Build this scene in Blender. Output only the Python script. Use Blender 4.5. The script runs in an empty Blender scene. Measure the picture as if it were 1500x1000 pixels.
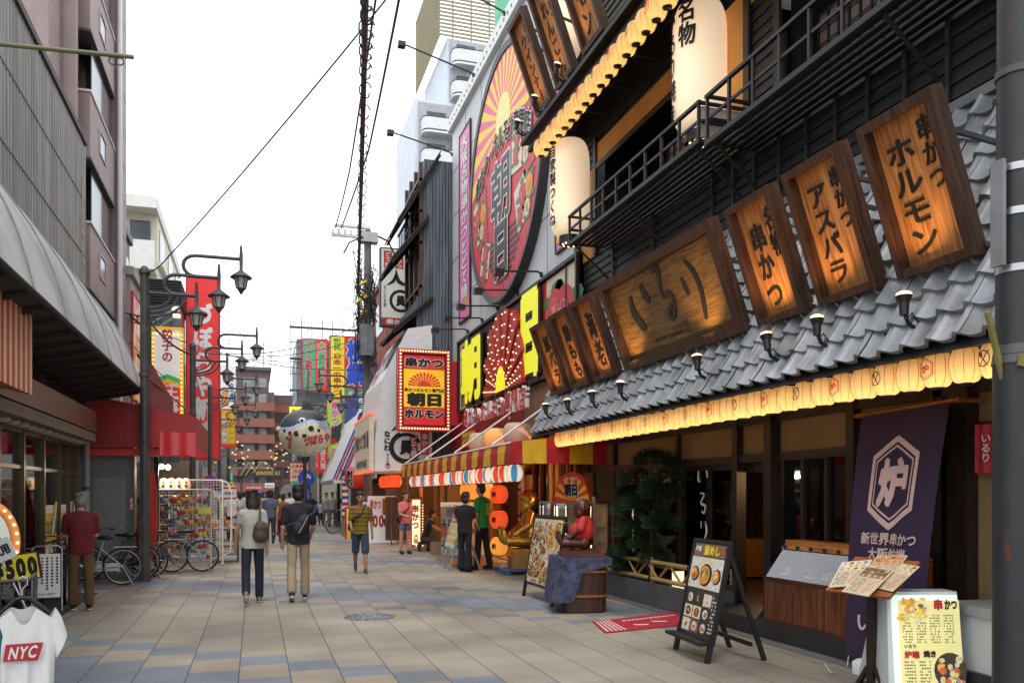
import bpy, bmesh, math, random
from mathutils import Vector, Matrix, Euler
random.seed(7)
R=math.radians; pi=math.pi; sin=math.sin; cos=math.cos
SC=bpy.context.scene; COL=SC.collection
# ---------------- camera, sky, sun, exposure ----------------
F_PX,CXP,HYP,VXP,EYE=1200.,750.,725.,374.,1.6
YAW=math.atan((CXP-VXP)/F_PX); _s,_c=sin(YAW),cos(YAW)
cam=bpy.data.cameras.new('camera'); camo=bpy.data.objects.new('camera',cam); COL.objects.link(camo)
camo.location=(0,0,EYE); camo.rotation_euler=(R(90),0,-YAW)
cam.sensor_width=36; cam.lens=36*F_PX/1500; cam.shift_y=(HYP-500)/1500; cam.clip_end=2000; cam.clip_start=.05
SC.camera=camo
W=bpy.data.worlds.new('World'); SC.world=W; W.use_nodes=True
_n=W.node_tree.nodes; _l=W.node_tree.links; _n.clear()
_o=_n.new('ShaderNodeOutputWorld'); _b=_n.new('ShaderNodeBackground'); _k=_n.new('ShaderNodeTexSky')
_k.sky_type='NISHITA'; _k.sun_disc=False; SUN_EL,SUN_AZ=R(58),R(200)
_k.sun_elevation=SUN_EL; _k.sun_rotation=SUN_AZ
_tc=_n.new('ShaderNodeTexCoord'); _nz=_n.new('ShaderNodeTexNoise'); _nz.inputs['Scale'].default_value=2.2; _nz.inputs['Detail'].default_value=5
_cr=_n.new('ShaderNodeValToRGB'); _cr.color_ramp.elements[0].color=(17,18.6,20,1); _cr.color_ramp.elements[1].color=(21,21.8,22.4,1)
_cr.color_ramp.elements[0].position=.3; _cr.color_ramp.elements[1].position=.62
_mx=_n.new('ShaderNodeMixRGB'); _mx.inputs[0].default_value=.93       # overcast: cloud veil over the clear sky
_l.new(_tc.outputs['Generated'],_nz.inputs['Vector']); _l.new(_nz.outputs['Fac'],_cr.inputs[0])
_l.new(_k.outputs[0],_mx.inputs[1]); _l.new(_cr.outputs[0],_mx.inputs[2]); _l.new(_mx.outputs[0],_b.inputs[0])
_b.inputs[1].default_value=.075; _l.new(_b.outputs[0],_o.inputs[0])
sl=bpy.data.lights.new('sun','SUN'); sl.energy=1.1; sl.angle=R(25); sl.color=(1,.97,.92)
so=bpy.data.objects.new('sun',sl); COL.objects.link(so)
so.rotation_euler=Vector((sin(SUN_AZ)*cos(SUN_EL),cos(SUN_AZ)*cos(SUN_EL),sin(SUN_EL))).to_track_quat('Z','Y').to_euler()
vs=SC.view_settings; vs.view_transform='Standard'; vs.look='None'; vs.exposure=.32; vs.gamma=1; vs.use_curve_mapping=False
SC.cycles.max_bounces=6; SC.cycles.diffuse_bounces=3; SC.cycles.glossy_bounces=3; SC.cycles.transparent_max_bounces=12
SC.cycles.use_denoising=True; SC.cycles.sample_clamp_indirect=4; SC.cycles.caustics_reflective=False; SC.cycles.caustics_refractive=False

def A(px,py,X=None,Y=None,Z=None):
    """world point seen at a photo pixel on the plane X, Y or Z = const"""
    u=(px-CXP)/F_PX; v=(HYP-py)/F_PX
    d=Vector((_s+u*_c,_c-u*_s,v))
    t=X/d.x if X is not None else (Y/d.y if Y is not None else (Z-EYE)/d.z)
    return Vector((d.x*t,d.y*t,d.z*t+EYE))
# ---------------- materials ----------------
MATS={}
def srgb(h):
    h=h.lstrip('#'); v=[int(h[i:i+2],16)/255 for i in (0,2,4)]
    return tuple(x/12.92 if x<=.04045 else ((x+.055)/1.055)**2.4 for x in v)
def _jit(nt,mp,tc):
    oi=nt.nodes.new('ShaderNodeObjectInfo'); mm=nt.nodes.new('ShaderNodeMath'); mm.operation='MULTIPLY'; mm.inputs[1].default_value=37.; nt.links.new(oi.outputs['Random'],mm.inputs[0])
    va=nt.nodes.new('ShaderNodeVectorMath'); va.operation='ADD'; nt.links.new(tc.outputs['Object'],va.inputs[0]); nt.links.new(mm.outputs[0],va.inputs[1]); nt.links.new(va.outputs[0],mp.inputs[0])
def M(name,col,rough=.6,var=.18,scale=5,metal=0,bump=0,es=0,ec=None,st=(1,1,1),detail=4,coat=0):
    if name in MATS: return MATS[name]
    if isinstance(col,str): col=srgb(col)
    m=bpy.data.materials.new(name); m.use_nodes=True; nt=m.node_tree; b=nt.nodes['Principled BSDF']
    tc=nt.nodes.new('ShaderNodeTexCoord'); mp=nt.nodes.new('ShaderNodeMapping'); mp.inputs['Scale'].default_value=st
    nz=nt.nodes.new('ShaderNodeTexNoise'); nz.inputs['Scale'].default_value=scale; nz.inputs['Detail'].default_value=detail
    cr=nt.nodes.new('ShaderNodeValToRGB')
    a,c=1-var,1+var*.6
    cr.color_ramp.elements[0].position=.32; cr.color_ramp.elements[1].position=.68
    cr.color_ramp.elements[0].color=(col[0]*a,col[1]*a,col[2]*a,1); cr.color_ramp.elements[1].color=(min(1,col[0]*c),min(1,col[1]*c),min(1,col[2]*c),1)
    _jit(nt,mp,tc); nt.links.new(mp.outputs[0],nz.inputs[0]); nt.links.new(nz.outputs['Fac'],cr.inputs[0])
    nt.links.new(cr.outputs[0],b.inputs['Base Color']); b.inputs['Roughness'].default_value=rough; b.inputs['Metallic'].default_value=metal
    if coat: b.inputs['Coat Weight'].default_value=coat
    if bump:
        bp=nt.nodes.new('ShaderNodeBump'); bp.inputs['Strength'].default_value=bump; bp.inputs['Distance'].default_value=.02
        nt.links.new(nz.outputs['Fac'],bp.inputs['Height']); nt.links.new(bp.outputs[0],b.inputs['Normal'])
    if es:
        b.inputs['Emission Strength'].default_value=es
        if ec is None: nt.links.new(cr.outputs[0],b.inputs['Emission Color'])
        else: b.inputs['Emission Color'].default_value=(*(srgb(ec) if isinstance(ec,str) else ec),1)
    MATS[name]=m; return m
def glass(name,tint,refl=.12,rough=.03):
    if name in MATS: return MATS[name]
    m=bpy.data.materials.new(name); m.use_nodes=True; nt=m.node_tree; nt.nodes.clear()
    o=nt.nodes.new('ShaderNodeOutputMaterial'); t=nt.nodes.new('ShaderNodeBsdfTransparent'); g=nt.nodes.new('ShaderNodeBsdfGlossy'); x=nt.nodes.new('ShaderNodeMixShader')
    fr=nt.nodes.new('ShaderNodeFresnel'); fr.inputs[0].default_value=1.5
    ad=nt.nodes.new('ShaderNodeMath'); ad.operation='ADD'; ad.inputs[1].default_value=refl; ad.use_clamp=True
    t.inputs[0].default_value=(*tint,1); g.inputs['Roughness'].default_value=rough; g.inputs[0].default_value=(.8,.82,.85,1)
    nt.links.new(fr.outputs[0],ad.inputs[0]); nt.links.new(ad.outputs[0],x.inputs[0]); nt.links.new(t.outputs[0],x.inputs[1]); nt.links.new(g.outputs[0],x.inputs[2]); nt.links.new(x.outputs[0],o.inputs[0])
    MATS[name]=m; return m
def stripes(name,cols,period,axis=2,rough=.7,es=0,off=0.,var=.12):
    """repeating bands of colour along one object axis (woven/painted stripes)"""
    if name in MATS: return MATS[name]
    m=bpy.data.materials.new(name); m.use_nodes=True; nt=m.node_tree; b=nt.nodes['Principled BSDF']
    tc=nt.nodes.new('ShaderNodeTexCoord'); sx=nt.nodes.new('ShaderNodeSeparateXYZ'); nt.links.new(tc.outputs['Object'],sx.inputs[0])
    a=nt.nodes.new('ShaderNodeMath'); a.operation='ADD'; a.inputs[1].default_value=off+1000*period; nt.links.new(sx.outputs[axis],a.inputs[0])
    d=nt.nodes.new('ShaderNodeMath'); d.operation='DIVIDE'; d.inputs[1].default_value=period; nt.links.new(a.outputs[0],d.inputs[0])
    f=nt.nodes.new('ShaderNodeMath'); f.operation='FRACT'; nt.links.new(d.outputs[0],f.inputs[0])
    cr=nt.nodes.new('ShaderNodeValToRGB'); cr.color_ramp.interpolation='CONSTANT'; n=len(cols)
    e=cr.color_ramp.elements
    while len(e)<n: e.new(1)
    pos=0; tot=sum(c[1] for c in cols)
    for i,(c,w) in enumerate(cols):
        e[i].position=pos/tot; e[i].color=(*srgb(c),1); pos+=w
    nt.links.new(f.outputs[0],cr.inputs[0])
    nz=nt.nodes.new('ShaderNodeTexNoise'); nz.inputs['Scale'].default_value=9; nt.links.new(tc.outputs['Object'],nz.inputs[0])
    mr=nt.nodes.new('ShaderNodeMapRange'); mr.inputs[3].default_value=1-var; mr.inputs[4].default_value=1+var; nt.links.new(nz.outputs['Fac'],mr.inputs[0])
    mu=nt.nodes.new('ShaderNodeMixRGB'); mu.blend_type='MULTIPLY'; mu.inputs[0].default_value=1
    nt.links.new(cr.outputs[0],mu.inputs[1]); nt.links.new(mr.outputs[0],mu.inputs[2]); nt.links.new(mu.outputs[0],b.inputs['Base Color'])
    b.inputs['Roughness'].default_value=rough
    if es: nt.links.new(mu.outputs[0],b.inputs['Emission Color']); b.inputs['Emission Strength'].default_value=es
    MATS[name]=m; return m
def wood(name,c1,c2,axis='z',scale=3,rough=.5,dist=3):
    if name in MATS: return MATS[name]
    m=bpy.data.materials.new(name); m.use_nodes=True; nt=m.node_tree; b=nt.nodes['Principled BSDF']
    tc=nt.nodes.new('ShaderNodeTexCoord'); mp=nt.nodes.new('ShaderNodeMapping')
    mp.inputs['Scale'].default_value={'z':(9,9,.7),'x':(.7,9,9),'y':(9,.7,9)}[axis]
    nz=nt.nodes.new('ShaderNodeTexNoise'); nz.inputs['Scale'].default_value=scale; nz.inputs['Detail'].default_value=8; nz.inputs['Distortion'].default_value=dist*.25
    cr=nt.nodes.new('ShaderNodeValToRGB'); cr.color_ramp.elements[0].position=.33; cr.color_ramp.elements[1].position=.66
    cr.color_ramp.elements[0].color=(*srgb(c1),1); cr.color_ramp.elements[1].color=(*srgb(c2),1)
    _jit(nt,mp,tc); nt.links.new(mp.outputs[0],nz.inputs[0]); nt.links.new(nz.outputs['Fac'],cr.inputs[0]); nt.links.new(cr.outputs[0],b.inputs['Base Color'])
    bp=nt.nodes.new('ShaderNodeBump'); bp.inputs['Strength'].default_value=.25; bp.inputs['Distance'].default_value=.01; nt.links.new(nz.outputs['Fac'],bp.inputs['Height']); nt.links.new(bp.outputs[0],b.inputs['Normal'])
    b.inputs['Roughness'].default_value=rough
    MATS[name]=m; return m
# ---------------- mesh builder ----------------
class MB:
    def __init__(s): s.v=[]; s.f=[]; s.m=[]; s.sm=[]
    def add(s,vs,fs,mi=0,sm=False,X=None):
        o=len(s.v)
        s.v+= [tuple(X@Vector(v)) for v in vs] if X is not None else [tuple(v) for v in vs]
        for f in fs: s.f.append(tuple(i+o for i in f)); s.m.append(mi); s.sm.append(sm)
        return s
    def box(s,a,b,mi=0,X=None):
        x0,y0,z0=a; x1,y1,z1=b
        if x0>x1:x0,x1=x1,x0
        if y0>y1:y0,y1=y1,y0
        if z0>z1:z0,z1=z1,z0
        return s.add([(x0,y0,z0),(x1,y0,z0),(x1,y1,z0),(x0,y1,z0),(x0,y0,z1),(x1,y0,z1),(x1,y1,z1),(x0,y1,z1)],
          [(3,2,1,0),(4,5,6,7),(0,1,5,4),(1,2,6,5),(2,3,7,6),(3,0,4,7)],mi,False,X)
    def beam(s,p,q,w,h,mi=0,up=(0,0,1)):
        p,q=Vector(p),Vector(q); d=(q-p).normalized(); u=Vector(up)
        if abs(d.dot(u))>.98: u=Vector((0,1,0))
        x=d.cross(u).normalized()*w/2; y=x.cross(d).normalized()*h/2
        c=[(-1,-1),(1,-1),(1,1),(-1,1)]
        vs=[p+a*x+b*y for a,b in c]+[q+a*x+b*y for a,b in c]
        return s.add(vs,[(0,1,2,3),(7,6,5,4),(0,4,5,1),(1,5,6,2),(2,6,7,3),(3,7,4,0)],mi)
    def tube(s,pts,r,n=7,mi=0,cap=True,sm=True):
        pts=[Vector(p) for p in pts]; k=len(pts); rs=r if isinstance(r,(list,tuple)) else [r]*k
        vs=[]; prev=None
        for i,p in enumerate(pts):
            d=(pts[min(i+1,k-1)]-pts[max(i-1,0)])
            d=d.normalized() if d.length>1e-9 else Vector((0,0,1))
            if prev is None:
                u=Vector((0,0,1)) if abs(d.z)<.9 else Vector((1,0,0)); x=d.cross(u).normalized()
            else:
                x=(prev-d*prev.dot(d)); x=x.normalized() if x.length>1e-6 else d.orthogonal().normalized()
            prev=x; y=d.cross(x)
            for j in range(n):
                a=2*pi*j/n; vs.append(p+x*(rs[i]*cos(a))+y*(rs[i]*sin(a)))
        fs=[(i*n+j,i*n+(j+1)%n,(i+1)*n+(j+1)%n,(i+1)*n+j) for i in range(k-1) for j in range(n)]
        s.add(vs,fs,mi,sm)
        if cap: s.add(vs[:n],[tuple(range(n))[::-1]],mi); s.add(vs[-n:],[tuple(range(n))],mi)
        return s
    def cyl(s,p,q,r,r2=None,n=10,mi=0,cap=True,sm=True): return s.tube([p,q],[r,r if r2 is None else r2],n,mi,cap,sm)
    def lathe(s,prof,n=16,mi=0,X=None,sm=True,mf=None):
        k=len(prof); vs=[(r*cos(2*pi*j/n),r*sin(2*pi*j/n),z) for r,z in prof for j in range(n)]
        for i in range(k-1):
            fs=[(i*n+j,i*n+(j+1)%n,(i+1)*n+(j+1)%n,(i+1)*n+j) for j in range(n)]
            o=len(s.v)
            if i==0: s.v+=[tuple(X@Vector(v)) if X is not None else v for v in vs]; base=o
            for j,f in enumerate(fs):
                s.f.append(tuple(base+t for t in f)); s.m.append(mf(i,j) if mf else mi); s.sm.append(sm)
        return s
    def ell(s,c,r,n=12,m=8,mi=0,X=None,sm=True,mf=None):
        r=(r,r,r) if not isinstance(r,(tuple,list,Vector)) else r; c=Vector(c)
        vs=[]; 
        for i in range(m+1):
            a=-pi/2+pi*i/m
            for j in range(n):
                b=2*pi*j/n; vs.append(c+Vector((r[0]*cos(a)*cos(b),r[1]*cos(a)*sin(b),r[2]*sin(a))))
        fs=[(i*n+j,i*n+(j+1)%n,(i+1)*n+(j+1)%n,(i+1)*n+j) for i in range(m) for j in range(n)]
        if mf is None: return s.add(vs,fs,mi,sm,X)
        for f in fs:
            cc=sum((vs[t] for t in f),Vector())/4
            s.m.append(mf(cc))
        o=len(s.v); s.v+=[tuple(X@v) if X is not None else tuple(v) for v in vs]
        for f in fs: s.f.append(tuple(t+o for t in f)); s.sm.append(sm)
        return s
    def prism(s,poly,y0,y1,mi=0,X=None,ms=None):
        """polygon in local x,z pushed from y0 (front) to y1"""
        n=len(poly)
        s.add([(x,y0,z) for x,z in poly],[tuple(range(n))],mi,False,X)
        s.add([(x,y1,z) for x,z in poly],[tuple(range(n))[::-1]],mi if ms is None else ms,False,X)
        for i in range(n):
            a,b=poly[i],poly[(i+1)%n]
            s.add([(a[0],y0,a[1]),(a[0],y1,a[1]),(b[0],y1,b[1]),(b[0],y0,b[1])],[(0,1,2,3)],mi if ms is None else ms,False,X)
        return s
    def quad(s,a,b,c,d,mi=0): return s.add([a,b,c,d],[(0,1,2,3)],mi)
    def sheet(s,grid,mi=0,sm=True):
        h=len(grid); w=len(grid[0])
        return s.add([p for row in grid for p in row],[(i*w+j,i*w+j+1,(i+1)*w+j+1,(i+1)*w+j) for i in range(h-1) for j in range(w-1)],mi,sm)
    def build(s,name,mats,parent=None,w=False):
        me=bpy.data.meshes.new(name)
        v=s.v
        if w and parent is not None:
            L=parent.location; v=[(a-L.x,b-L.y,c-L.z) for a,b,c in v]
        me.from_pydata(v,[],s.f); 
        for m in (mats if isinstance(mats,(list,tuple)) else [mats]): me.materials.append(m)
        me.polygons.foreach_set('material_index',s.m); me.polygons.foreach_set('use_smooth',s.sm)
        me.update()
        o=bpy.data.objects.new(name,me); COL.objects.link(o)
        if parent is not None: o.parent=parent
        return o
def tag(o,label,cat,group=None,kind=None):
    if label: o['label']=label
    if cat: o['category']=cat
    if group: o['group']=group
    if kind: o['kind']=kind
    return o
def T(name,label,cat,loc,rz=0,group=None,rx=0):
    o=bpy.data.objects.new(name,None); COL.objects.link(o); o.location=loc; o.rotation_euler=(rx,0,rz); o.empty_display_size=.2
    return tag(o,label,cat,group)
def dup(root,loc,rz=None,label=None,group=None):
    r=root.copy(); COL.objects.link(r); r.location=loc
    if rz is not None: r.rotation_euler=(root.rotation_euler.x,0,rz)
    if label: r['label']=label
    if group: r['group']=group
    def rec(src,dst):
        for ch in src.children:
            c=ch.copy(); COL.objects.link(c); c.parent=dst; rec(ch,c)
    rec(root,r); return r
# ---------------- lettering ----------------
_G={}
def glyph(ch,bold):
    k=(ch,round(bold,3))
    if k in _G: return _G[k]
    if bold>0:   # heavier strokes: the thin letter laid down again around a small circle
        v0,f0=glyph(ch,0); v=[];f=[]; n=5 if bold<.03 else 8
        for i in range(n):
            a=2*pi*i/n+.3; o=len(v); v+=[(p[0]+bold*cos(a),p[1]+bold*sin(a),i) for p in v0]; f+=[tuple(t+o for t in q) for q in f0]
        _G[k]=(v,f); return v,f
    c=bpy.data.curves.new('g','FONT'); c.body=ch; c.resolution_u=2 if ord(ch)>0x4dff else 3
    o=bpy.data.objects.new('g',c); COL.objects.link(o)
    me=bpy.data.meshes.new_from_object(o.evaluated_get(bpy.context.evaluated_depsgraph_get()))
    v=[(p.co.x,p.co.y,0) for p in me.vertices]; f=[tuple(p.vertices) for p in me.polygons]
    bpy.data.objects.remove(o); bpy.data.curves.remove(c); bpy.data.meshes.remove(me)
    _G[k]=(v,f); return v,f
def text(parent,s,x,z,w,h,mat,y=-.004,bold=.02,vert=False,depth=0,name='lettering',out=None,outw=.05,shear=0,warp=None,side=None,gap=0.0):
    """characters laid over a w x h rectangle centred at local (x,z), facing -y"""
    V=[];Fc=[]; pen=0.
    for ch in s:
        if ch in ' \u3000': pen+= .5; continue
        gv,gf=glyph(ch,bold)
        if not gv: pen+=.5; continue
        x0=min(p[0] for p in gv); x1=max(p[0] for p in gv)
        o=len(V)
        if vert:
            cx=.5 if ord(ch)>0x2fff else (x0+x1)/2
            for px,py,la in gv:
                a,b=px-cx,py-.38
                if ch in 'ー－〜': a,b=b,-a
                V.append((a,b-pen,la))
            pen+=1.0+gap
        else:
            wide=ord(ch)>0x2fff
            for px,py,la in gv: V.append((px-(0 if wide else x0)+pen,py,la))
            pen+=(1.0 if wide else x1-x0+.1)+gap
        Fc+=[tuple(i+o for i in f) for f in gf]
    if not V: return None
    x0=min(p[0] for p in V);x1=max(p[0] for p in V);z0=min(p[1] for p in V);z1=max(p[1] for p in V)
    if len(s)==1 and s in '一ー・い':   # keep the proportion of flat signs
        z0,z1=-.1,.86; x0,x1=0,1
    sx=w/max(x1-x0,1e-6); sz=h/max(z1-z0,1e-6)
    if out is not None:
        text(parent,s,x,z,w+2*outw*sx,h+2*outw*sz,out,y=y,bold=bold+outw,vert=vert,depth=depth*.9,name='letter_outline',shear=shear,warp=warp,gap=gap); y-=.008
    P=[((px-(x0+x1)/2)*sx+x+shear*((pz-(z0+z1)/2)*sz),(pz-(z0+z1)/2)*sz+z,-.00018*la) for px,pz,la in V]
    mb=MB(); wf=warp or (lambda a,b,c:(a,b,c))
    mb.add([wf(a,y-depth+e,b) for a,b,e in P],Fc,0)
    if depth:
        n=len(P); ed={}
        for f in Fc:
            for i in range(len(f)):
                e=(f[i],f[(i+1)%len(f)]); ed[e]=1
        mb.add([wf(a,y-depth+e,b) for a,b,e in P]+[wf(a,y,b) for a,b,e in P],[(b,a,a+n,b+n) for (a,b) in ed if (b,a) not in ed],1 if side else 0)
    return mb.build(name,[mat]+([side] if side else []),parent)
def brush(mb,pts,ws,y=-.004,mi=0,depth=0):
    """one brush stroke: a ribbon through points (x,z) with a width at each"""
    P=[];k=len(pts); n=6*(k-1)
    def cr(a,b,c,d,t): return .5*(2*b+(c-a)*t+(2*a-5*b+4*c-d)*t*t+(3*b-a-3*c+d)*t**3)
    for i in range(n+1):
        t=i/6; j=min(int(t),k-2); f=t-j
        g=lambda q,jj:q[max(0,min(k-1,jj))]
        P.append((cr(g(pts,j-1)[0],g(pts,j)[0],g(pts,j+1)[0],g(pts,j+2)[0],f),cr(g(pts,j-1)[1],g(pts,j)[1],g(pts,j+1)[1],g(pts,j+2)[1],f),
          max(.002,cr(g(ws,j-1),g(ws,j),g(ws,j+1),g(ws,j+2),f))))
    L=[];Rr=[]
    for i,(a,b,w) in enumerate(P):
        p=P[max(0,i-1)];q=P[min(n,i+1)]; dx,dz=q[0]-p[0],q[1]-p[1]; l=math.hypot(dx,dz) or 1
        L.append((a-dz/l*w/2,b+dx/l*w/2)); Rr.append((a+dz/l*w/2,b-dx/l*w/2))
    vs=[(a,y-depth,b) for a,b in L]+[(a,y-depth,b) for a,b in Rr]; m=n+1
    fs=[(i,i+m,i+m+1,i+1) for i in range(n)]
    if depth:
        vs+=[(a,y,b) for a,b in L]+[(a,y,b) for a,b in Rr]
        fs+=[(i,i+1,i+1+2*m,i+2*m) for i in range(n)]+[(i+m+1,i+m,i+3*m,i+1+3*m) for i in range(n)]
    mb.add(vs,fs,mi); return mb
def disc(mb,x,z,rx,rz=None,y=-.004,mi=0,n=20,hole=0,a0=0,a1=2*pi):
    rz=rx if rz is None else rz
    if hole:
        vs=[(x+rx*k*cos(a0+(a1-a0)*i/n),y,z+rz*k*sin(a0+(a1-a0)*i/n)) for k in (1,hole) for i in range(n+1)]
        mb.add(vs,[(i,i+1,i+n+2,i+n+1) for i in range(n)],mi)
    else:
        vs=[(x,y,z)]+[(x+rx*cos(a0+(a1-a0)*i/n),y,z+rz*sin(a0+(a1-a0)*i/n)) for i in range(n+1)]
        mb.add(vs,[(0,i+1,i+2) for i in range(n)],mi)
    return mb
def rect(mb,x0,z0,x1,z1,y=-.003,mi=0): return mb.add([(x0,y,z0),(x1,y,z0),(x1,y,z1),(x0,y,z1)],[(0,1,2,3)],mi)
def frame(mb,w,h,t,y0,y1,mi=0,z=0):
    """border of bars round a w x h panel standing on z"""
    mb.box((-w/2,y0,z),(w/2,y1,z+t),mi); mb.box((-w/2,y0,z+h-t),(w/2,y1,z+h),mi)
    mb.box((-w/2,y0,z+t),(-w/2+t,y1,z+h-t),mi); mb.box((w/2-t,y0,z+t),(w/2,y1,z+h-t),mi); return mb
def panel(name,label,cat,loc,w,h,d,rz,face,fmat=None,ft=.05,fd=.02,group=None,rx=0,pname='panel'):
    t=T(name,label,cat,loc,rz,group,rx)
    MB().box((-w/2,0,0),(w/2,d,h)).build(pname,face,t)
    if fmat: frame(MB(),w+.004,h+.004,ft,-fd,d+.002,z=-.002).build('frame',fmat,t)
    return t
def bulbs(t,w,h,n,m,mat,inset=.03,r=.02,y=-.03):
    P=[(-w/2+inset+(w-2*inset)*i/(n-1),y,z) for i in range(n) for z in (inset,h-inset)]+[(x,y,inset+(h-2*inset)*i/(m-1)) for i in range(1,m-1) for x in (-w/2+inset,w/2-inset)]
    many('bulb',P,r,mat,t)
def many(name,P,r,mat,t):
    o=MB().ell((0,0,0),r,6,4).build(name,mat,t); o.location=P[0]
    for p in P[1:]: q=o.copy(); COL.objects.link(q); q.parent=t; q.location=p
# ---------------- smooth union bodies ----------------
def blob(shapes,vox,name,mat,parent,it=3):
    mb=MB()
    for sh in shapes:
        if sh[0]=='c':
            _,p,q,a,b=sh; p,q=Vector(p),Vector(q)
            mb.ell(p,a,10,8); mb.ell(q,b,10,8)
            if (q-p).length>1e-4: mb.cyl(p,q,a,b,10)
        elif sh[0]=='l':      # one lofted form through elliptical rings (centre, half width, half depth)
            n=16; V=[];K=len(sh[1])
            for c,rx,ry in sh[1]:
                for j in range(n): V.append((c[0]+rx*cos(2*pi*j/n),c[1]+ry*sin(2*pi*j/n),c[2]))
            mb.add(V,[(i*n+j,i*n+(j+1)%n,(i+1)*n+(j+1)%n,(i+1)*n+j) for i in range(K-1) for j in range(n)]+[tuple(range(n))[::-1],tuple(range((K-1)*n,K*n))])
        else:
            _,c,r,rot=sh; X=Matrix.Translation(Vector(c))@Euler(rot).to_matrix().to_4x4(); mb.ell((0,0,0),r,14,10,X=X)
    o=mb.build(name,mat,None)
    bpy.context.view_layer.update()
    md=o.modifiers.new('r','REMESH'); md.mode='VOXEL'; md.voxel_size=vox; md.use_smooth_shade=True
    if it: sm=o.modifiers.new('s','SMOOTH'); sm.factor=.5; sm.iterations=it
    me=bpy.data.meshes.new_from_object(o.evaluated_get(bpy.context.evaluated_depsgraph_get()))
    old=o.data; o.modifiers.clear(); o.data=me; me.name=name; bpy.data.meshes.remove(old)
    if not me.materials: me.materials.append(mat)
    for p in me.polygons: p.use_smooth=True
    o.parent=parent; return o
# ---------------- shared materials ----------------
WHITE=M('white_paint',(.78,.78,.76),.5,.08); BLACK=M('black_paint',(.009,.009,.01),.45,.3); INK=M('black_ink',(.01,.01,.011),.7,.2)
RED=M('red_paint',(.55,.015,.02),.5,.12); YEL=M('yellow_paint',(.85,.62,.03),.5,.1); BLUE=M('blue_paint',(.02,.07,.42),.5,.15); GREEN=M('green_paint',(.02,.32,.09),.5,.15)
ORANGE=M('orange_paint',(.8,.22,.02),.5,.15); PINK=M('pink_paint',(.75,.1,.35),.5,.1); CREAM=M('cream_paint',(.75,.62,.4),.6,.1); GREY=M('grey_paint',(.25,.25,.26),.6,.15); DGREY=M('dark_grey',(.05,.05,.055),.6,.25)
STEEL=M('steel',(.45,.45,.46),.35,.15,metal=.9); IRON=M('dark_iron',(.06,.058,.06),.5,.3,bump=.1); DBROWN=wood('dark_brown_wood','#150c08','#2c1b12'); SOOT=wood('black_stained_wood','#080706','#14110f',rough=.6)
LITWARM=M('warm_bulb',(1,.8,.45),.4,.05,es=3,ec=(1,.62,.25)); LITWHITE=M('white_tube',(1,1,1),.4,.02,es=4,ec=(1,.92,.75)); BULB=M('small_bulb',(1,.8,.4),.4,.05,es=1.5,ec=(1,.75,.35))
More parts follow.
